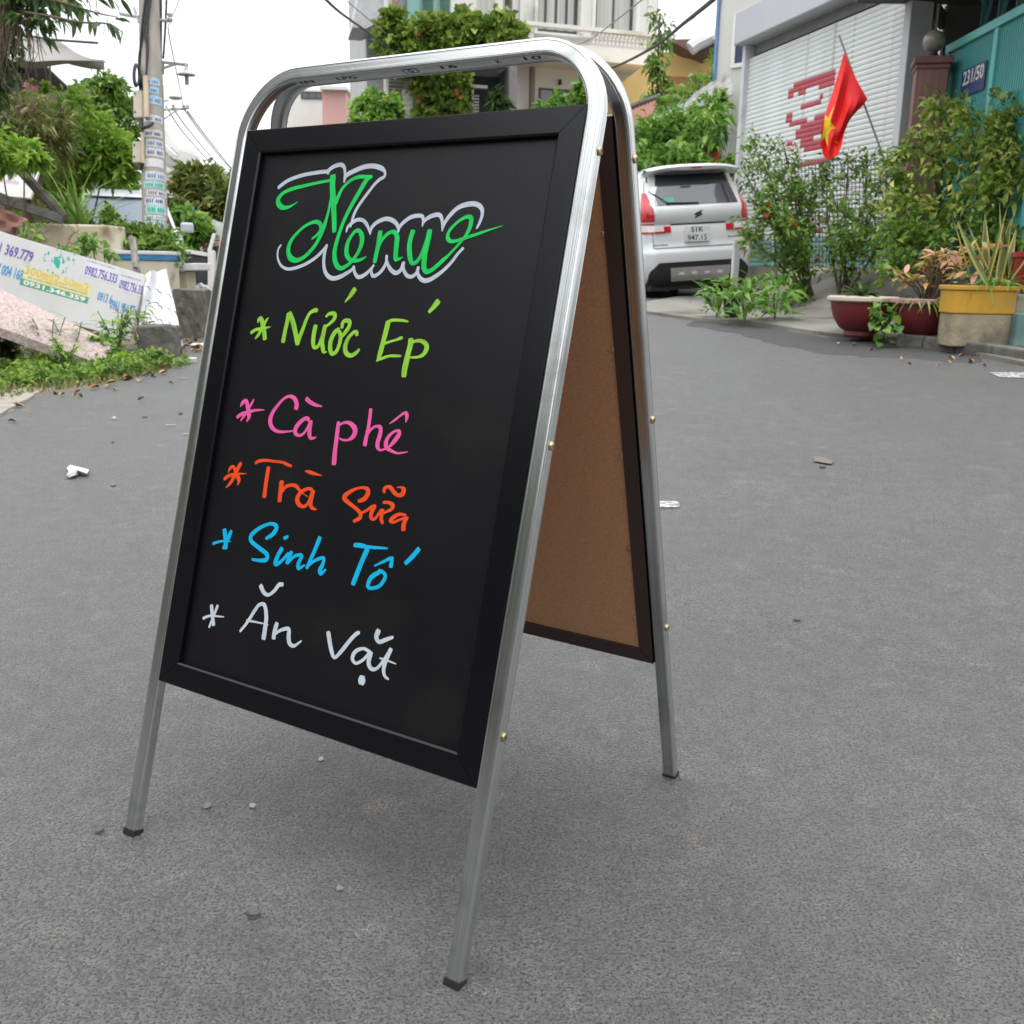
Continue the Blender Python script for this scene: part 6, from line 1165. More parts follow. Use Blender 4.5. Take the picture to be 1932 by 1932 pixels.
m_.build('crease_mark', mat('grey_mark', (.2, .2, .22, 1)), ws, kind='stuff')
def col_box(name, label, cat, px0, px1, ytop, d, m, dep, tilt=0.0, bevel=.02):
    A = P(px0, ytop, d); w = (px1 - px0) * d / F; g = min(G(A.x, A.y), G(A.x + w, A.y + dep)) - .02; t = thing(name, label, cat, (A.x + w / 2, A.y + dep / 2, g)); m_ = MB(); m_.obox((A.x, A.y, g), (w, 0, 0), (0, dep, 0), (0, 0, A.z - g)); m_.build('block', m, t, bevel=bevel); return A, w, t
CRST = mat('stained_cream', (.6, .56, .44, 1), (.52, .46, .33, 1), rough=.8, scale=2, dirt=(.2, .14, .08, 1), dirt_at=.54, dscale=2.2)
col_box('cream_block', 'stained cream block wall behind the tilted panel with dry vines', 'block', 36, 201, 421, 9.9, CRST, .5)
A, w, t = col_box('striped_planter', 'cream planter box with a blue band behind the panel', 'planter', 200, 312, 489, 10.1, CRST, .42)
BLUEB = mat('blue_band', (.03, .17, .36, 1), (.05, .22, .42, 1), rough=.6); m_ = MB(); m_.obox(A + Vector((-.012, -.012, .0005)), (w + .024, 0, 0), (0, .444, 0), (0, 0, .052)); m_.build('band', BLUEB, t); m_ = MB(); m_.obox(A + Vector((-.018, -.018, .0527)), (w + .036, 0, 0), (0, .456, 0), (0, 0, .035)); m_.build('rim', WHITE, t, bevel=.006)
wp = thing('weathered_post', 'split grey wooden post leaning against the striped planter', 'post', P(262, 560, 9.3)); m_ = MB(); m_.tube([onG(P(264, 560, 9.3).x, P(264, 560, 9.3).y), P(258, 508, 9.35), P(252, 470, 9.4), P(247, 446, 9.4)], [.04, .038, .03, .022], 7); m_.tube([P(256, 505, 9.3), P(255, 470, 9.33), P(254, 448, 9.36)], [.022, .02, .01], 6); m_.build('timber', mat('grey_timber', (.4, .37, .35, 1), (.2, .18, .17, 1), rough=.95, scale=8, stretch=(6, 6, .5), bump=.8), wp)
bn = thing('slab_bench', 'white slab bench on a concrete support by the striped planter', 'bench', GP(338, 548)); m_ = MB(); m_.obox(P(314, 512, 10.6), (.3, .05, .015), (0, .5, .0), (0, 0, .075)); m_.build('slab', WHITE, bn, bevel=.01); q = P(324, 512, 10.75); m_ = MB(); m_.obox((q.x, q.y, G(q.x, q.y) - .02), (.16, 0, 0), (0, .3, 0), (0, 0, q.z - G(q.x, q.y) + .018)); m_.build('support', CRST, bn, bevel=.01)
gw = thing('black_gate', 'black sheet gate with a white top rail beyond the slab bench', 'gate', GP(368, 547)); gd = depth(GP(368, 547)); m_ = MB(); m_.obox(P(337, 546, gd), P(400, 545, gd) - P(337, 546, gd), UP * (66 * gd / F), FW * .04); m_.build('sheet', mat('black_sheet', (.03, .031, .034, 1), (.05, .05, .052, 1), rough=.5, scale=3), gw)
m_ = MB(); m_.obox(P(334, 474, gd - .03), P(398, 485, gd - .03) - P(334, 474, gd - .03), UP * .06, FW * .1); m_.build('top_rail', WHITE, gw); m_ = MB(); m_.obox(P(392, 546, gd - .1), RT * .1, FW * .1, P(392, 472, gd - .1) - P(392, 546, gd - .1)); m_.obox(P(391, 474, gd - .05), RT * .05, FW * .05, P(401, 440, gd - .05) - P(391, 474, gd - .05)); m_.build('post', WHITE, gw)
tag(sheet_px('plastic_bag', 'x', 'bag', ((366, 537, gd - 1.2), (392, 538, gd - 1.2), (404, 557, gd - 1.3), (360, 557, gd - 1.4)), SHEETW, .06, .06, 9), 'white plastic bag lying by the black gate', 'bag')
# timber, rusty sheet, faded sign, shack, canopy
m_ = MB(); m_.tube([P(20, 302, 10.2), P(60, 345, 10.1), P(100, 390, 10.0), P(120, 412, 10)], [.045, .05, .05, .055], 8); tag(m_.build('leaning_pole', mat('dark_bark', (.13, .11, .09, 1), (.08, .07, .06, 1), rough=.95, bump=.6, bscale=30), smooth=True), 'bare wooden pole leaning in front of the faded sign', 'pole')
m_ = MB(); m_.obox(P(-30, 372, 9.9), P(108, 418, 9.7) - P(-30, 372, 9.9), UP * .085, FW * .12); tag(m_.build('timber_beam', mat('black_timber', (.07, .065, .06, 1), (.13, .12, .11, 1), rough=.9, scale=10, stretch=(.6, 4, 4))), 'dark timber beam lying across the plants behind the cream block', 'timber')
m_ = MB(); m_.obox(P(-40, 360, 10.1), P(60, 400, 10.0) - P(-40, 360, 10.1), UP * .07, FW * .1); tag(m_.build('timber_beam', mat('pale_timber', (.36, .34, .31, 1), (.24, .22, .2, 1), rough=.9, scale=10)), 'pale grey timber lying just above the dark beam', 'timber')
sheet_px('rusty_sheet', 'curled rusty metal sheet at the left edge above the panel', 'metal sheet', ((-60, 372, 8.9), (52, 412, 9.2), (22, 446, 9.0), (-60, 444, 8.8)), mat('rust', (.16, .07, .045, 1), (.1, .04, .03, 1), rough=.8, scale=8, bump=.4, dirt=(.3, .2, .14, 1)), .01, .03, 4)
fs = thing('faded_sign', 'white sign board with faded red print at the left edge', 'sign', P(30, 420, 10.6)); ps2 = Plane(P(-40, 365, 10.6), P(56, 363, 10.6) - P(-40, 365, 10.6), P(-40, 305, 10.7) - P(-40, 365, 10.6)); m_ = MB(); m_.prism([ps2.pt(*ps2.hit(*p)) for p in ((-40, 305), (81, 308), (57, 364), (-40, 365))], ps2.n * -.03); m_.build('board', WHITE, fs); m_ = MB(); rr = random.Random(9)
for k in range(18): a, b = ps2.hit(8 + (k % 9) * 3.6, 318 + (k // 9) * 14); ps2.box(m_, a, a + .012, b - .05, b + rr.uniform(-.02, .01), .001, .0025)
m_.build('faded_lettering', mat('faded_red', (.5, .3, .3, 1), (.56, .45, .45, 1)), fs, kind='stuff')
for px in (6, 48): q = P(px, 360, 10.65); m_ = MB(); m_.obox((q.x, q.y, G(q.x, q.y) - .02), (.05, 0, 0), (0, .05, 0), (0, 0, q.z - G(q.x, q.y))); m_.build('leg', BARK, fs)
hs = thing('garden_shack', 'dark roofed open shack half buried in plants', 'shack', onG(P(40, 500, 13.5).x, P(40, 500, 13.5).y)); RFD = mat('dark_sheet_roof', (.045, .042, .042, 1), (.07, .066, .062, 1), rough=.8)
A, B_, C_, D_ = P(-80, 122, 12.4), P(80, 117, 12.4), P(134, 168, 14.6), P(-80, 190, 14.6); m_ = MB(); m_.sheet([[(A + (B_ - A) * (i / 30)) * (1 - j / 6) + (D_ + (C_ - D_) * (i / 30)) * (j / 6) + Vector((0, 0, .02 * (i % 2))) for i in range(31)] for j in range(7)], (0, 0, -.03)); m_.build('roof', RFD, hs)
m_ = MB()
for a, b in (((-40, 176), (96, 172)), ((40, 136), (95, 174)), ((92, 130), (93, 176)), ((30, 118), (30, 176))): m_.obox(P(*a, 12.6), P(*b, 12.6) - P(*a, 12.6), UP * .06, FW * .06)
m_.build('rafter', mat('shack_timber', (.05, .042, .035, 1)), hs, kind='stuff'); m_ = MB(); q = P(-90, 160, 15); m_.obox((q.x, q.y, .2), (2.0, 0, 0), (0, .1, 0), (0, 0, 3.1)); m_.build('back_wall', mat('shack_wall', (.16, .12, .1, 1), rough=.9), hs)
cn = thing('shade_canopy', 'grey fabric shade canopy above the garden shack', 'canopy', P(110, 130, 12)); top = [(28, 56, 12.6), (60, 66, 12.5), (85, 71, 12.3), (110, 77, 12.2), (140, 98, 12.0), (168, 110, 11.9), (196, 114, 11.8)]; bot = [(30, 112, 11.4), (62, 116, 11.4), (85, 115, 11.4), (110, 114, 11.45), (140, 114, 11.5), (168, 114.5, 11.6), (196, 115, 11.8)]; T_, B2_ = smooth_line([P(*p) for p in top], 4), smooth_line([P(*p) for p in bot], 4)
m_ = MB(); m_.sheet([[a * (1 - v) + b * v + Vector((0, 0, -.1 * math.sin(math.pi * v))) for a, b in zip(T_, B2_)] for v in [k / 8 for k in range(9)]], (0, .004, .004)); m_.build('fabric', mat('grey_fabric', (.3, .285, .265, 1), (.24, .23, .21, 1), rough=.85, scale=2), cn, smooth=True)
m_ = MB(); m_.sheet([B2_, [b + Vector((0, .1, -.07 * max(0, 1 - 1.35 * i / (len(B2_) - 1)))) for i, b in enumerate(B2_)]], (0, .004, 0)); m_.build('valance', mat('grey_fabric2', (.3, .28, .26, 1), rough=.85), cn, smooth=True); m_ = MB(); m_.tube([P(28, 64, 12.6), P(100, 75, 12.1), P(184, 81, 11.9)], .014, 6); m_.tube([P(30, 60, 12.5), onG(P(30, 60, 12.5).x, P(30, 60, 12.5).y)], .03, 8); m_.build('pole', DARK, cn)

# ------------------------------------------------------------------ plants (left)
def bush(name, label, cat, lm, blobs, n, size, seed, base, tops=(), trunk='branch', tr=.05, **k):
    t = thing(name, label, cat, base); cloud('foliage' if trunk == 'branch' else 'crown', lm, t, blobs, n, size, seed, **k)
    if tops:
        m_ = MB(); b = BASE[t.name]
        for tp in tops: q = P(*tp); m_.tube(smooth_line([b, b + (q - b) * .5 + Vector((.06, 0, .1)), q], 3), [tr * (1 - .13 * j) for j in range(7)], 6)
        m_.build(trunk, BARK, t, kind='stuff')
    return t
def gb_(px, d): q = P(px, 500, d); return onG(q.x, q.y)
bush('round_tree', 'dark green tree behind the bright shrub and left of the pole', 'tree', L_MID, [blob(190, 190, 16, 44, 44), blob(225, 225, 16, 40, 50), blob(160, 220, 16, 50, 50), blob(235, 300, 16, 30, 60), blob(200, 165, 16, 30, 26), blob(215, 380, 16, 50, 60)], 7000, .14, 61, gb_(205, 16), ((190, 200, 16), (230, 240, 16), (165, 230, 16)), 'trunk', .12, narrow=.34)
bush('bright_shrub', 'tall bright yellow green shrub in the garden on the left', 'shrub', L_BRIGHT, [blob(110, 215, 12.6, 22, 40), blob(140, 225, 12.5, 34, 50), blob(170, 265, 12.4, 54, 50), blob(205, 292, 12.3, 46, 54), blob(150, 305, 12.3, 56, 46), blob(235, 315, 12.2, 24, 34), blob(130, 260, 12.5, 36, 40), blob(95, 350, 12.2, 46, 54), blob(70, 390, 12, 40, 30)], 9500, .095, 62, gb_(118, 12.4), ((110, 230, 12.6), (150, 240, 12.5), (200, 300, 12.3)), tr=.022, narrow=.4, per=18)
bush('feathery_shrub', 'dull olive fine leaved shrub under the shack roof', 'shrub', L_OLIVE, [blob(20, 215, 11.4, 50, 36), blob(70, 235, 11.3, 56, 50), blob(20, 270, 11.2, 50, 50), blob(95, 280, 11.4, 40, 50)], 3600, .15, 63, gb_(50, 11.3), ((20, 220, 11.4), (75, 240, 11.3)), narrow=.14, per=26)
bush('leafy_bush', 'green leafy bush at the left edge above the faded sign', 'shrub', L_BRIGHT, [blob(0, 285, 9.8, 60, 24), blob(40, 288, 9.7, 44, 26), blob(64, 300, 9.7, 22, 16), blob(-30, 260, 9.8, 40, 30), blob(20, 306, 9.8, 50, 14)], 1500, .1, 64, gb_(10, 9.8), ((0, 290, 9.8), (45, 295, 9.7)), narrow=.4, tr=.018)
bush('low_shrub', 'reddish green low shrub in front of the silver vehicle', 'shrub', L_MID, [blob(205, 410, 10.8, 15, 22), blob(232, 438, 10.7, 40, 20), blob(275, 446, 10.7, 34, 22), blob(310, 452, 10.7, 26, 26), blob(330, 478, 10.5, 20, 20), blob(255, 460, 10.6, 60, 14), blob(122, 405, 10.6, 32, 32), blob(150, 428, 10.6, 36, 18), blob(205, 450, 10.6, 40, 22), blob(320, 470, 10.6, 20, 22)], 3000, .075, 65, gb_(235, 10.8), ((215, 420, 10.8), (290, 450, 10.7), (135, 410, 10.6)), narrow=.45, sig=.25, per=12, inner=.8)
bush('twining_plant', 'small twining plant growing at the corner of the cream block', 'plant', L_LUSH, [blob(170, 462, 9.5, 20, 14), blob(195, 476, 9.5, 14, 12), blob(60, 440, 9.6, 26, 10), blob(140, 474, 9.4, 30, 8)], 190, .075, 66, gb_(172, 9.6), ((172, 462, 9.5), (196, 474, 9.5)), tr=.012, per=6, sig=.4)
dv = thing('dry_vine', 'dry brown vine tangled over the cream block', 'plant', gb_(100, 9.75)); m_ = MB(); rr = random.Random(6)
for k in range(9): x = rr.uniform(40, 150); m_.tube(smooth_line([P(x, 424, 9.86), P(x + rr.uniform(-20, 20), 434, 9.8), P(x + rr.uniform(-30, 40), 452, 9.8), P(x + rr.uniform(-30, 50), 478, 9.8)], 4), .006, 4)
m_.build('stem', mat('dry_vine', (.28, .18, .08, 1)), dv, kind='stuff')
lil = thing('strap_leaved_plant', 'clump of long strap leaves left of the silver vehicle', 'plant', gb_(158, 10.4)); lm_ = variants('leaf', L_MID, 1.0, .035, 6, (.4, 1.2)); lb = P(150, 440, 10.4)
for k in range(34): a = R0.uniform(0, 6.28); e = R0.uniform(.75, 1.5); put(R0.choice(lm_), 'leaf', lil, lb + Vector((R0.uniform(-.08, .08), R0.uniform(-.08, .08), 0)), (math.cos(a) * math.cos(e), math.sin(a) * math.cos(e), math.sin(e)), R0.uniform(-.4, .4), R0.uniform(.5, .95))
m_ = MB(); m_.tube([BASE[lil.name], lb + Vector((0, 0, .05))], [.09, .06], 8); m_.build('stem', STEMG, lil)
pf_ = thing('pink_flowers', 'pink blossoms under the dark shack roof', 'flowers', P(56, 175, 12.2)); cloud('blossom', leafmat('flower_pink', (.6, .1, .3, 1), (.7, .16, .4, 1), (.75, .3, .5, 1)), pf_, [blob(56, 160, 12.2, 8, 5), blob(46, 198, 11.2, 8, 5), blob(70, 162, 12.2, 10, 4)], 60, .08, 67, narrow=.9); cloud('foliage', L_BRIGHT, pf_, [blob(70, 165, 12.25, 22, 4)], 90, .09, 68)
bush('mango_tree', 'broad dark green mango tree at the end of the left road', 'tree', L_MANGO, [blob(372, 350, 22, 38, 36), blob(405, 370, 22, 42, 40), blob(345, 380, 22, 32, 40), blob(430, 400, 22, 50, 50), blob(380, 410, 22, 50, 40), blob(470, 390, 22, 50, 60), blob(395, 335, 22, 20, 14), blob(355, 332, 22, 16, 12), blob(420, 440, 22.5, 60, 30)], 6800, .26, 71, gb_(400, 22), ((372, 360, 22), (410, 380, 22), (440, 400, 22)), 'trunk', .2, narrow=.3)
bush('lime_bush', 'lighter green bush below the mango tree', 'shrub', L_LUSH, [blob(350, 430, 18, 24, 30), blob(370, 440, 18, 22, 24), blob(362, 408, 18, 20, 14), blob(340, 470, 17.5, 24, 18)], 1100, .2, 72, gb_(355, 18), ((350, 430, 18), (370, 440, 18)), narrow=.36)
tp_ = thing('market_parasol', 'faded parasol over a brown awning at the end of the road', 'parasol', gb_(405, 19)); m_ = MB(); m_.lathe([(0, .32), (.35, .2), (.6, .0), (.62, -.06), (.58, -.02), (.3, .16), (0, .27)], P(404, 448, 19), 10); m_.build('canopy', mat('parasol_green', (.2, .25, .22, 1), (.28, .26, .24, 1), rough=.8), tp_, smooth=True); m_ = MB(); q = P(404, 440, 19); m_.tube([q, onG(q.x, q.y)], .02, 6); m_.build('pole', DARK, tp_)
sheet_px('brown_awning', 'brown cloth awning hanging under the faded parasol', 'awning', ((385, 455, 18.6), (424, 450, 18.6), (424, 460, 18), (388, 470, 18)), mat('brown_cloth', (.3, .15, .09, 1), rough=.9), .01, .03, 6)
bsn = wall_plane(336, 20, 366, 20); m_ = MB(); bsn.boxpx(m_, 336, 389, 366, 410, -.05, 0); bo = thing('shop_banner', 'blue and yellow shop banner beyond the papered pole', 'sign', P(351, 411, 20)); m_.build('panel', mat('banner_blue', (.02, .17, .42, 1), (.05, .3, .3, 1), rough=.5, scale=3), bo); m_ = MB(); bsn.boxpx(m_, 350, 398, 365, 405, .001, .004); m_.build('banner_patch', mat('banner_yellow', (.6, .4, .03, 1), (.3, .3, .1, 1), rough=.5, scale=5), bo); m_ = MB(); q = P(350, 410, 20.02); m_.tube([q, onG(q.x, q.y)], .03, 6); m_.build('pole', DARK, bo)
# overhanging tree, top left
ot = thing('overhanging_tree', 'tree with hanging vines overhanging the top left corner', 'tree', onG(P(-190, 500, 6.6).x, P(-190, 500, 6.6).y)); b = BASE[ot.name]; m_ = MB(); m_.tube(smooth_line([b, P(-130, 300, 6.6), P(-30, 120, 6.6), P(15, 30, 6.5), P(30, -60, 6.4)], 5), [.13 - .004 * k for k in range(21)], 10); m_.build('trunk', BARK, ot, smooth=True)
cloud('crown', L_DARK, ot, [blob(15, 10, 6.6, 40, 36), blob(-20, 60, 6.6, 40, 60), blob(60, 45, 6.4, 30, 22), blob(40, -20, 6.5, 70, 30), blob(10, 110, 6.7, 20, 30), blob(-30, 170, 6.6, 40, 60), blob(90, -15, 6.4, 60, 14)], 1500, .085, 81, narrow=.45, sig=.25, per=12, droop=.45)
br_ = [smooth_line([P(20, 20, 6.5), P(90, 30, 6.2), P(150, 42, 6.0), P(205, 45, 5.9), P(232, 62, 5.85)], 5), smooth_line([P(60, -10, 6.4), P(120, 5, 6.1), P(180, 24, 6.0), P(222, 32, 5.9)], 5), smooth_line([P(110, 0, 6.2), P(160, -6, 6.1), P(235, -4, 6.0)], 5), smooth_line([P(25, 50, 6.5), P(60, 34, 6.3), P(110, 32, 6.2)], 4)]
m_ = MB()
for l_ in br_: m_.tube(l_, [.011 - .009 * k / len(l_) for k in range(len(l_))], 5)
m_.build('branch', STEMB, ot, kind='stuff'); tlm = variants('leaf', leafmat('leaf_backlit', (.035, .07, .02, 1), (.06, .11, .03, 1), (.1, .17, .05, 1)), .1, .03, 6, (.3, .9))
for l_ in br_:
    for k in range(22): p = l_[R0.randrange(2, len(l_))] + Vector((R0.gauss(0, .012), R0.gauss(0, .02), R0.gauss(0, .01))); put(R0.choice(tlm), 'leaf', ot, p, (R0.uniform(-.2, 1), R0.uniform(-.5, .5), R0.uniform(-1.2, .15)), R0.uniform(-1, 1), R0.uniform(.55, 1.2))
m_ = MB(); rr = random.Random(3)
for k in range(46):
    x = rr.uniform(-25, 80); y0 = rr.uniform(10, 60); L = rr.uniform(60, 140); m_.tube(smooth_line([P(x, y0, 6.4), P(x + rr.uniform(-14, 14), y0 + L * .5, 6.35), P(x + rr.uniform(-30, 30), y0 + L, 6.4)], 4), rr.uniform(.0015, .003), 4, False)
m_.build('hanging_vine', mat('vine_brown', (.11, .08, .055, 1), rough=.9), ot, kind='stuff')
# weeds and grass along the verge
def weeds(name, label, base_px, n, h, seed, lm=L_LUSH, leaf=(.09, .02)):
    b = GP(*base_px, .008); t = thing(name, label, 'weed', b); r = random.Random(seed); ms = variants('leaf', lm, leaf[0], leaf[1], 4, (.4, 1.0)); m_ = MB()
    for k in range(n):
        a = r.uniform(0, 6.28); tp = b + Vector((math.cos(a) * h * .3, math.sin(a) * h * .3, h * r.uniform(.6, 1))); ln = smooth_line([b + Vector((r.uniform(-.05, .05), r.uniform(-.05, .05), 0)), (b + tp) / 2 + Vector((0, 0, h * .1)), tp], 4); m_.tube(ln, .0035, 4)
        for j in range(9): a2 = r.uniform(0, 6.28); put(r.choice(ms), 'leaf', t, r.choice(ln[2:]), (math.cos(a2), math.sin(a2), r.uniform(-.1, .7)), r.uniform(-.5, .5), r.uniform(.6, 1.3))
    m_.build('stem', STEMG, t, kind='stuff'); return t
weeds('tall_weed', 'tall thin weed in front of the pink slab', (100, 700), 3, .42, 1, L_MID, (.11, .014)); weeds('tall_weed', 'second tall thin weed nearer the end of the pink slab', (138, 695), 3, .36, 2, L_MID, (.11, .014))
weeds('bushy_weed', 'bushy weed at the right end of the white panel', (222, 676), 16, .42, 3); weeds('bushy_weed', 'light green weed clump on the verge below the pink slab', (128, 706), 14, .26, 4, L_BRIGHT, (.07, .02)); weeds('broad_leaved_weed', 'broad leaved weed left of the low concrete block', (196, 690), 10, .24, 5, L_LUSH, (.09, .05)); weeds('broad_leaved_weed', 'broad leaved weed at left edge under the pink slab', (14, 690), 14, .22, 6, L_DARK, (.09, .05)); weeds('small_weed', 'small weed at the right foot of the low concrete block', (300, 690), 8, .12, 7, L_MID, (.06, .025)); weeds('bushy_weed', 'drooping weed in front of the crumpled plastic sheet', (268, 668), 8, .4, 8, L_MID, (.12, .03))
g = np.random.default_rng(9); V, Fq, vals = [], [], []; nb_ = 0
def edge_dist(px): return np.interp(px, [-60, 60, 140, 215, 280, 322], [775, 746, 735, 722, 704, 690])
while nb_ < 6500:
    px = g.uniform(-40, 322); top_ = np.interp(px, [-40, 100, 210, 330], [640, 660, 680, 672]); py = g.uniform(top_, edge_dist(px) - 1)
    if g.random() < (py - top_) / (edge_dist(px) - top_) * .45: continue
    r = ray(px, py); d = (CAM_H - .06) / -r.z if r.z < 0 else 9; p = EYE + r * d; z = G(p.x, p.y) + .006; p = EYE + r * ((CAM_H - z) / -r.z); clump = .5 + .5 * math.sin(px * .13 + 3 * math.sin(py * .11)); h = g.uniform(.015, .042) * (.4 + clump); a = g.uniform(0, 6.28); w = g.uniform(.003, .009); ln = g.uniform(.0, .7) * h; c_, s_ = math.cos(a), math.sin(a); i0 = len(V); zz = G(p.x, p.y) + .006
    V += [(p.x - s_ * w, p.y + c_ * w, zz), (p.x + s_ * w, p.y - c_ * w, zz), (p.x + c_ * ln + s_ * w * .5, p.y + s_ * ln - c_ * w * .5, zz + h), (p.x + c_ * ln - s_ * w * .5, p.y + s_ * ln + c_ * w * .5, zz + h)]; Fq.append((i0, i0 + 1, i0 + 2, i0 + 3)); vals.append(np.clip(.35 + .35 * clump + g.normal() * .2, 0, 1)); nb_ += 1
V = np.array(V); b = np.array([V[:, 0].mean(), V[:, 1].mean(), V[:, 2].min()]); o = bpy.data.objects.new('grass', raw_mesh('grass', V - b, np.array(Fq), L_OLIVE, np.array(vals))); COL.objects.link(o); o.location = b; o['kind'] = 'stuff'; tag(o, 'short grass and ground weeds along the left verge', 'grass')

gcv = [(onG(p.x, p.y, .04), .22, .18, .045) for p in [GP(x, y) for x, y in ((20, 700), (60, 712), (100, 705), (150, 700), (190, 700), (230, 692), (270, 690), (300, 692), (40, 728), (110, 724), (170, 714), (230, 708), (0, 735), (80, 690), (250, 700))]]
tag(cloud('ground_cover', L_MID, None, gcv, 3400, .045, 95, narrow=.6, per=14, sig=.5, kind='stuff'), 'low creeping weeds spreading over the left verge', 'ground cover')
tag(cloud('ground_cover', L_BRIGHT, None, gcv[::2] + gcv[1:5], 1700, .05, 96, narrow=.5, per=8, sig=.6, kind='stuff'), 'yellowish creeping weeds mixed into the left verge', 'ground cover')

# ------------------------------------------------------------------ litter
DRY = mat('dry_leaf', (.3, .16, .06, 1), (.2, .1, .04, 1), rough=.8, scale=30); DRY2 = mat('pale_dry_leaf', (.42, .3, .15, 1), (.3, .2, .1, 1), rough=.8, scale=30)
dl = [leaf_mesh('dry_leaf', m, L, w, b, fold=.5, seg=4) for m, L, w, b in ((DRY, .09, .05, .5), (DRY2, .08, .045, -.5), (DRY, .07, .04, .8), (DRY2, .1, .05, .3))]
rr = random.Random(13); spots = [(rr.uniform(336, 392), rr.uniform(636, 668)) for _ in range(26)] + [(rr.uniform(180, 320), 0) for _ in range(16)] + [(rr.uniform(0, 170), 0) for _ in range(12)] + [(15, 795), (55, 778), (46, 754), (260, 756), (318, 722), (300, 706), (262, 716)]
for i, (x, y) in enumerate(spots):
    if y == 0: y = edge_dist(x) + rr.uniform(-22, 14)
    p = GP(x, y, .012); a = rr.uniform(0, 6.28); o = bpy.data.objects.new('dry_leaf', rr.choice(dl)); COL.objects.link(o); o.location = p; o.rotation_euler = (rr.uniform(-.3, .3), rr.uniform(-.3, .3), a); s_ = rr.uniform(.6, 1.2) * (.55 if y > 742 else .85); o.scale = (s_, s_, s_); tag(o, 'brown dry leaf fallen at the left edge of the road', 'leaf', 'dry leaves along the left road edge')
rr = random.Random(17); spots2 = [(1700 + rr.uniform(0, 180), 676 + rr.uniform(-8, 14)) for _ in range(12)] + [(1580, 650), (1606, 652), (1640, 660)]
for x, y in spots2: o = bpy.data.objects.new('dry_leaf', rr.choice(dl)); COL.objects.link(o); o.location = GP(x, y, .012); o.rotation_euler = (0, 0, rr.uniform(0, 6.28)); o.scale = (.6, .6, .6); tag(o, 'small dry leaf scattered on the dark gutter asphalt', 'leaf', 'dry leaves in the right gutter')
def pebble(name, m, seed, flat=.6):
    bm = bmesh.new(); bmesh.ops.create_icosphere(bm, subdivisions=2, radius=1); r = random.Random(seed); ph = [r.uniform(0, 6) for _ in range(6)]
    for v in bm.verts: k = 1 + .22 * math.sin(3 * v.co.x + ph[0]) + .18 * math.sin(4 * v.co.y + ph[1]) + .12 * math.sin(5 * v.co.z + ph[2]); v.co = Vector((v.co.x * k, v.co.y * k * .8, v.co.z * k * flat))
    me = bpy.data.meshes.new(name); bm.to_mesh(me); bm.free(); me.materials.append(m); return me
pm = [pebble('pebble', mat('dark_pebble', (.07, .068, .065, 1), (.12, .115, .11, 1), rough=.8, scale=40), 1), pebble('pebble', mat('grey_pebble', (.22, .21, .2, 1), (.15, .145, .14, 1), rough=.8, scale=40), 2), pebble('pebble', mat('pale_pebble', (.5, .48, .44, 1), (.4, .38, .35, 1), rough=.8, scale=40), 3)]
for px, py, s_, k, lab in ((478, 1728, .011, 0, 'dark pebble on the asphalt below the board near the front'), (391, 1524, .007, 1, 'small grey pebble below the lower left of the board'), (477, 1525, .006, 2, 'pale pebble right of small grey pebble under the board'), (213, 918, .011, 1, 'grey pebble on the road right of the crumpled paper'), (213, 837, .008, 0, 'dark pebble above the crumpled paper'), (274, 788, .014, 1, 'grey stone near the left road edge'), (215, 792, .016, 2, 'pale stone near the left road edge'), (1503, 1174, .009, 0, 'dark pebble on the right half of the road'), (1551, 884, .014, 0, 'dark pebble just below the rusty stain'), (188, 1570, .007, 0, 'dark pebble left of the front left foot'), (606, 1435, .006, 2, 'pale pebble under the middle of the board'), (640, 1680, .006, 1, 'pebble on the asphalt below the board centre'), (340, 783, .013, 0, 'dark stone beside the left leg of the board')):
    p = GP(px, py, 0); o = bpy.data.objects.new('pebble', pm[k]); COL.objects.link(o); o.location = p + Vector((0, 0, s_ * .35)); o.scale = (s_, s_, s_); o.rotation_euler = (0, 0, px); tag(o, lab, 'pebble')
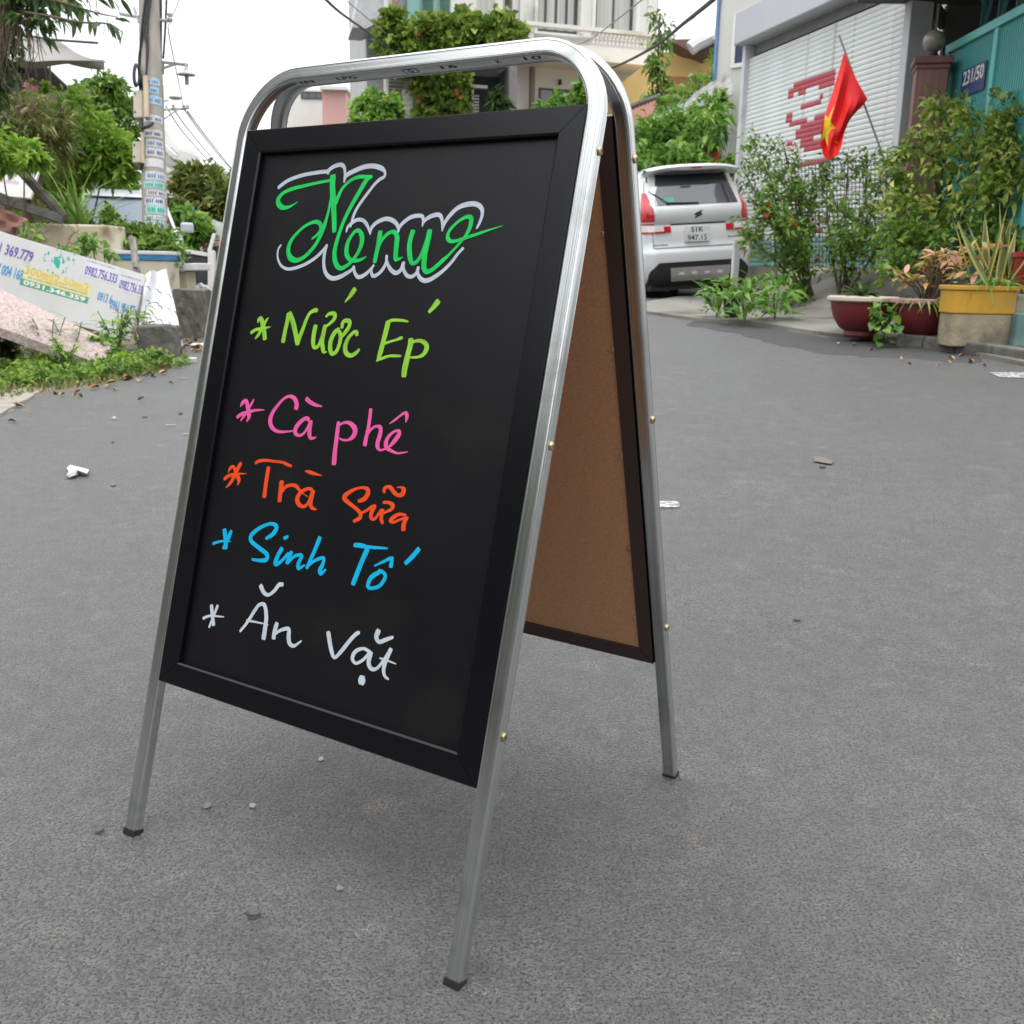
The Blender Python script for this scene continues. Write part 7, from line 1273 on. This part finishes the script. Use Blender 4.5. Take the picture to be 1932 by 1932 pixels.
cp = thing('crumpled_paper', 'crumpled white paper scrap on the left side of the road', 'litter', GP(148, 893)); d = depth(GP(148, 893)) ; pp_ = [(127, 884), (133, 879), (140, 882), (152, 884), (168, 889), (164, 895), (150, 895), (140, 898), (130, 902), (124, 898), (131, 892)]; m_ = MB(); c0 = GP(146, 890, .022); ring = [GP(x, y, .004 + .012 * (i % 2)) for i, (x, y) in enumerate(pp_)]; m_.add(ring + [c0], [(i, (i + 1) % len(ring), len(ring)) for i in range(len(ring))]); o = m_.build('paper', mat('paper_white', (.62, .62, .56, 1), (.5, .5, .46, 1), rough=.8, scale=30), cp); o.modifiers.new('thick', 'SOLIDIFY').thickness = .004
pb3 = GP(355, 685); m_ = MB(); m_.obox(pb3 + Vector((-.065, -.03, 0)), (.13, .02, 0), (-.01, .07, .0), (0, 0, .04)); tag(m_.build('paper_carton', mat('carton_white', (.6, .57, .5, 1), (.5, .47, .42, 1), rough=.8), bevel=.006), 'crushed white carton on the road by the concrete blocks', 'litter')
pb4 = GP(376, 655); m_ = MB(); m_.lathe([(.0, 0), (.05, 0), (.075, .012), (.08, .02), (.06, .03), (0, .026)], pb4, 14); tag(m_.build('foam_lid', SHEETW, smooth=True), 'flat white foam lid lying among the dry leaves', 'litter')
for px, py, lab in ((337, 715, 'short white straw piece on the road beside left leg'), (345, 821, 'pale straw piece lower on the left road'), (312, 803, 'flat tan wood chip on the left road')):
    p = GP(px, py, .006); m_ = MB(); m_.obox(p, (.05, .012, 0), (-.002, .008, 0), (0, 0, .005)); tag(m_.build('litter_scrap', mat('scrap', (.5, .42, .32, 1)), bevel=.001), lab, 'litter')

# ------------------------------------------------------------------ the near side of the street (out of frame, it shades and is mirrored in the board)
def frontage(x0, y0, wx, wy, h, m):
    mb = MB(); mb.obox((x0, y0, -.1), (wx, 0, 0), (0, wy, 0), (0, 0, h)); return mb.build('street_frontage', m, kind='structure')
frontage(-13, -12, 3.5, 17, 4.6, mat('frontage_wall', (.2, .19, .17, 1), (.13, .13, .11, 1), rough=.9, scale=.7)); frontage(-13.2, -2.6, 3.6, 7.8, 7.6, mat('frontage_wall3', (.19, .19, .17, 1), (.13, .13, .115, 1), rough=.9, scale=.7)); frontage(-9, -13, 20, 3, 5.2, mat('frontage_wall2', (.2, .18, .15, 1), (.12, .11, .1, 1), rough=.9, scale=.7))
cloud('street_tree', L_DARK, None, [(Vector((-8.6, -3, 3.4)), 1.6, 2.4, 1.9), (Vector((-8.8, 2, 3.2)), 1.5, 2.0, 1.6), (Vector((-8.5, -7, 3.2)), 1.8, 2.2, 1.9)], 2600, .32, 91, kind='structure')
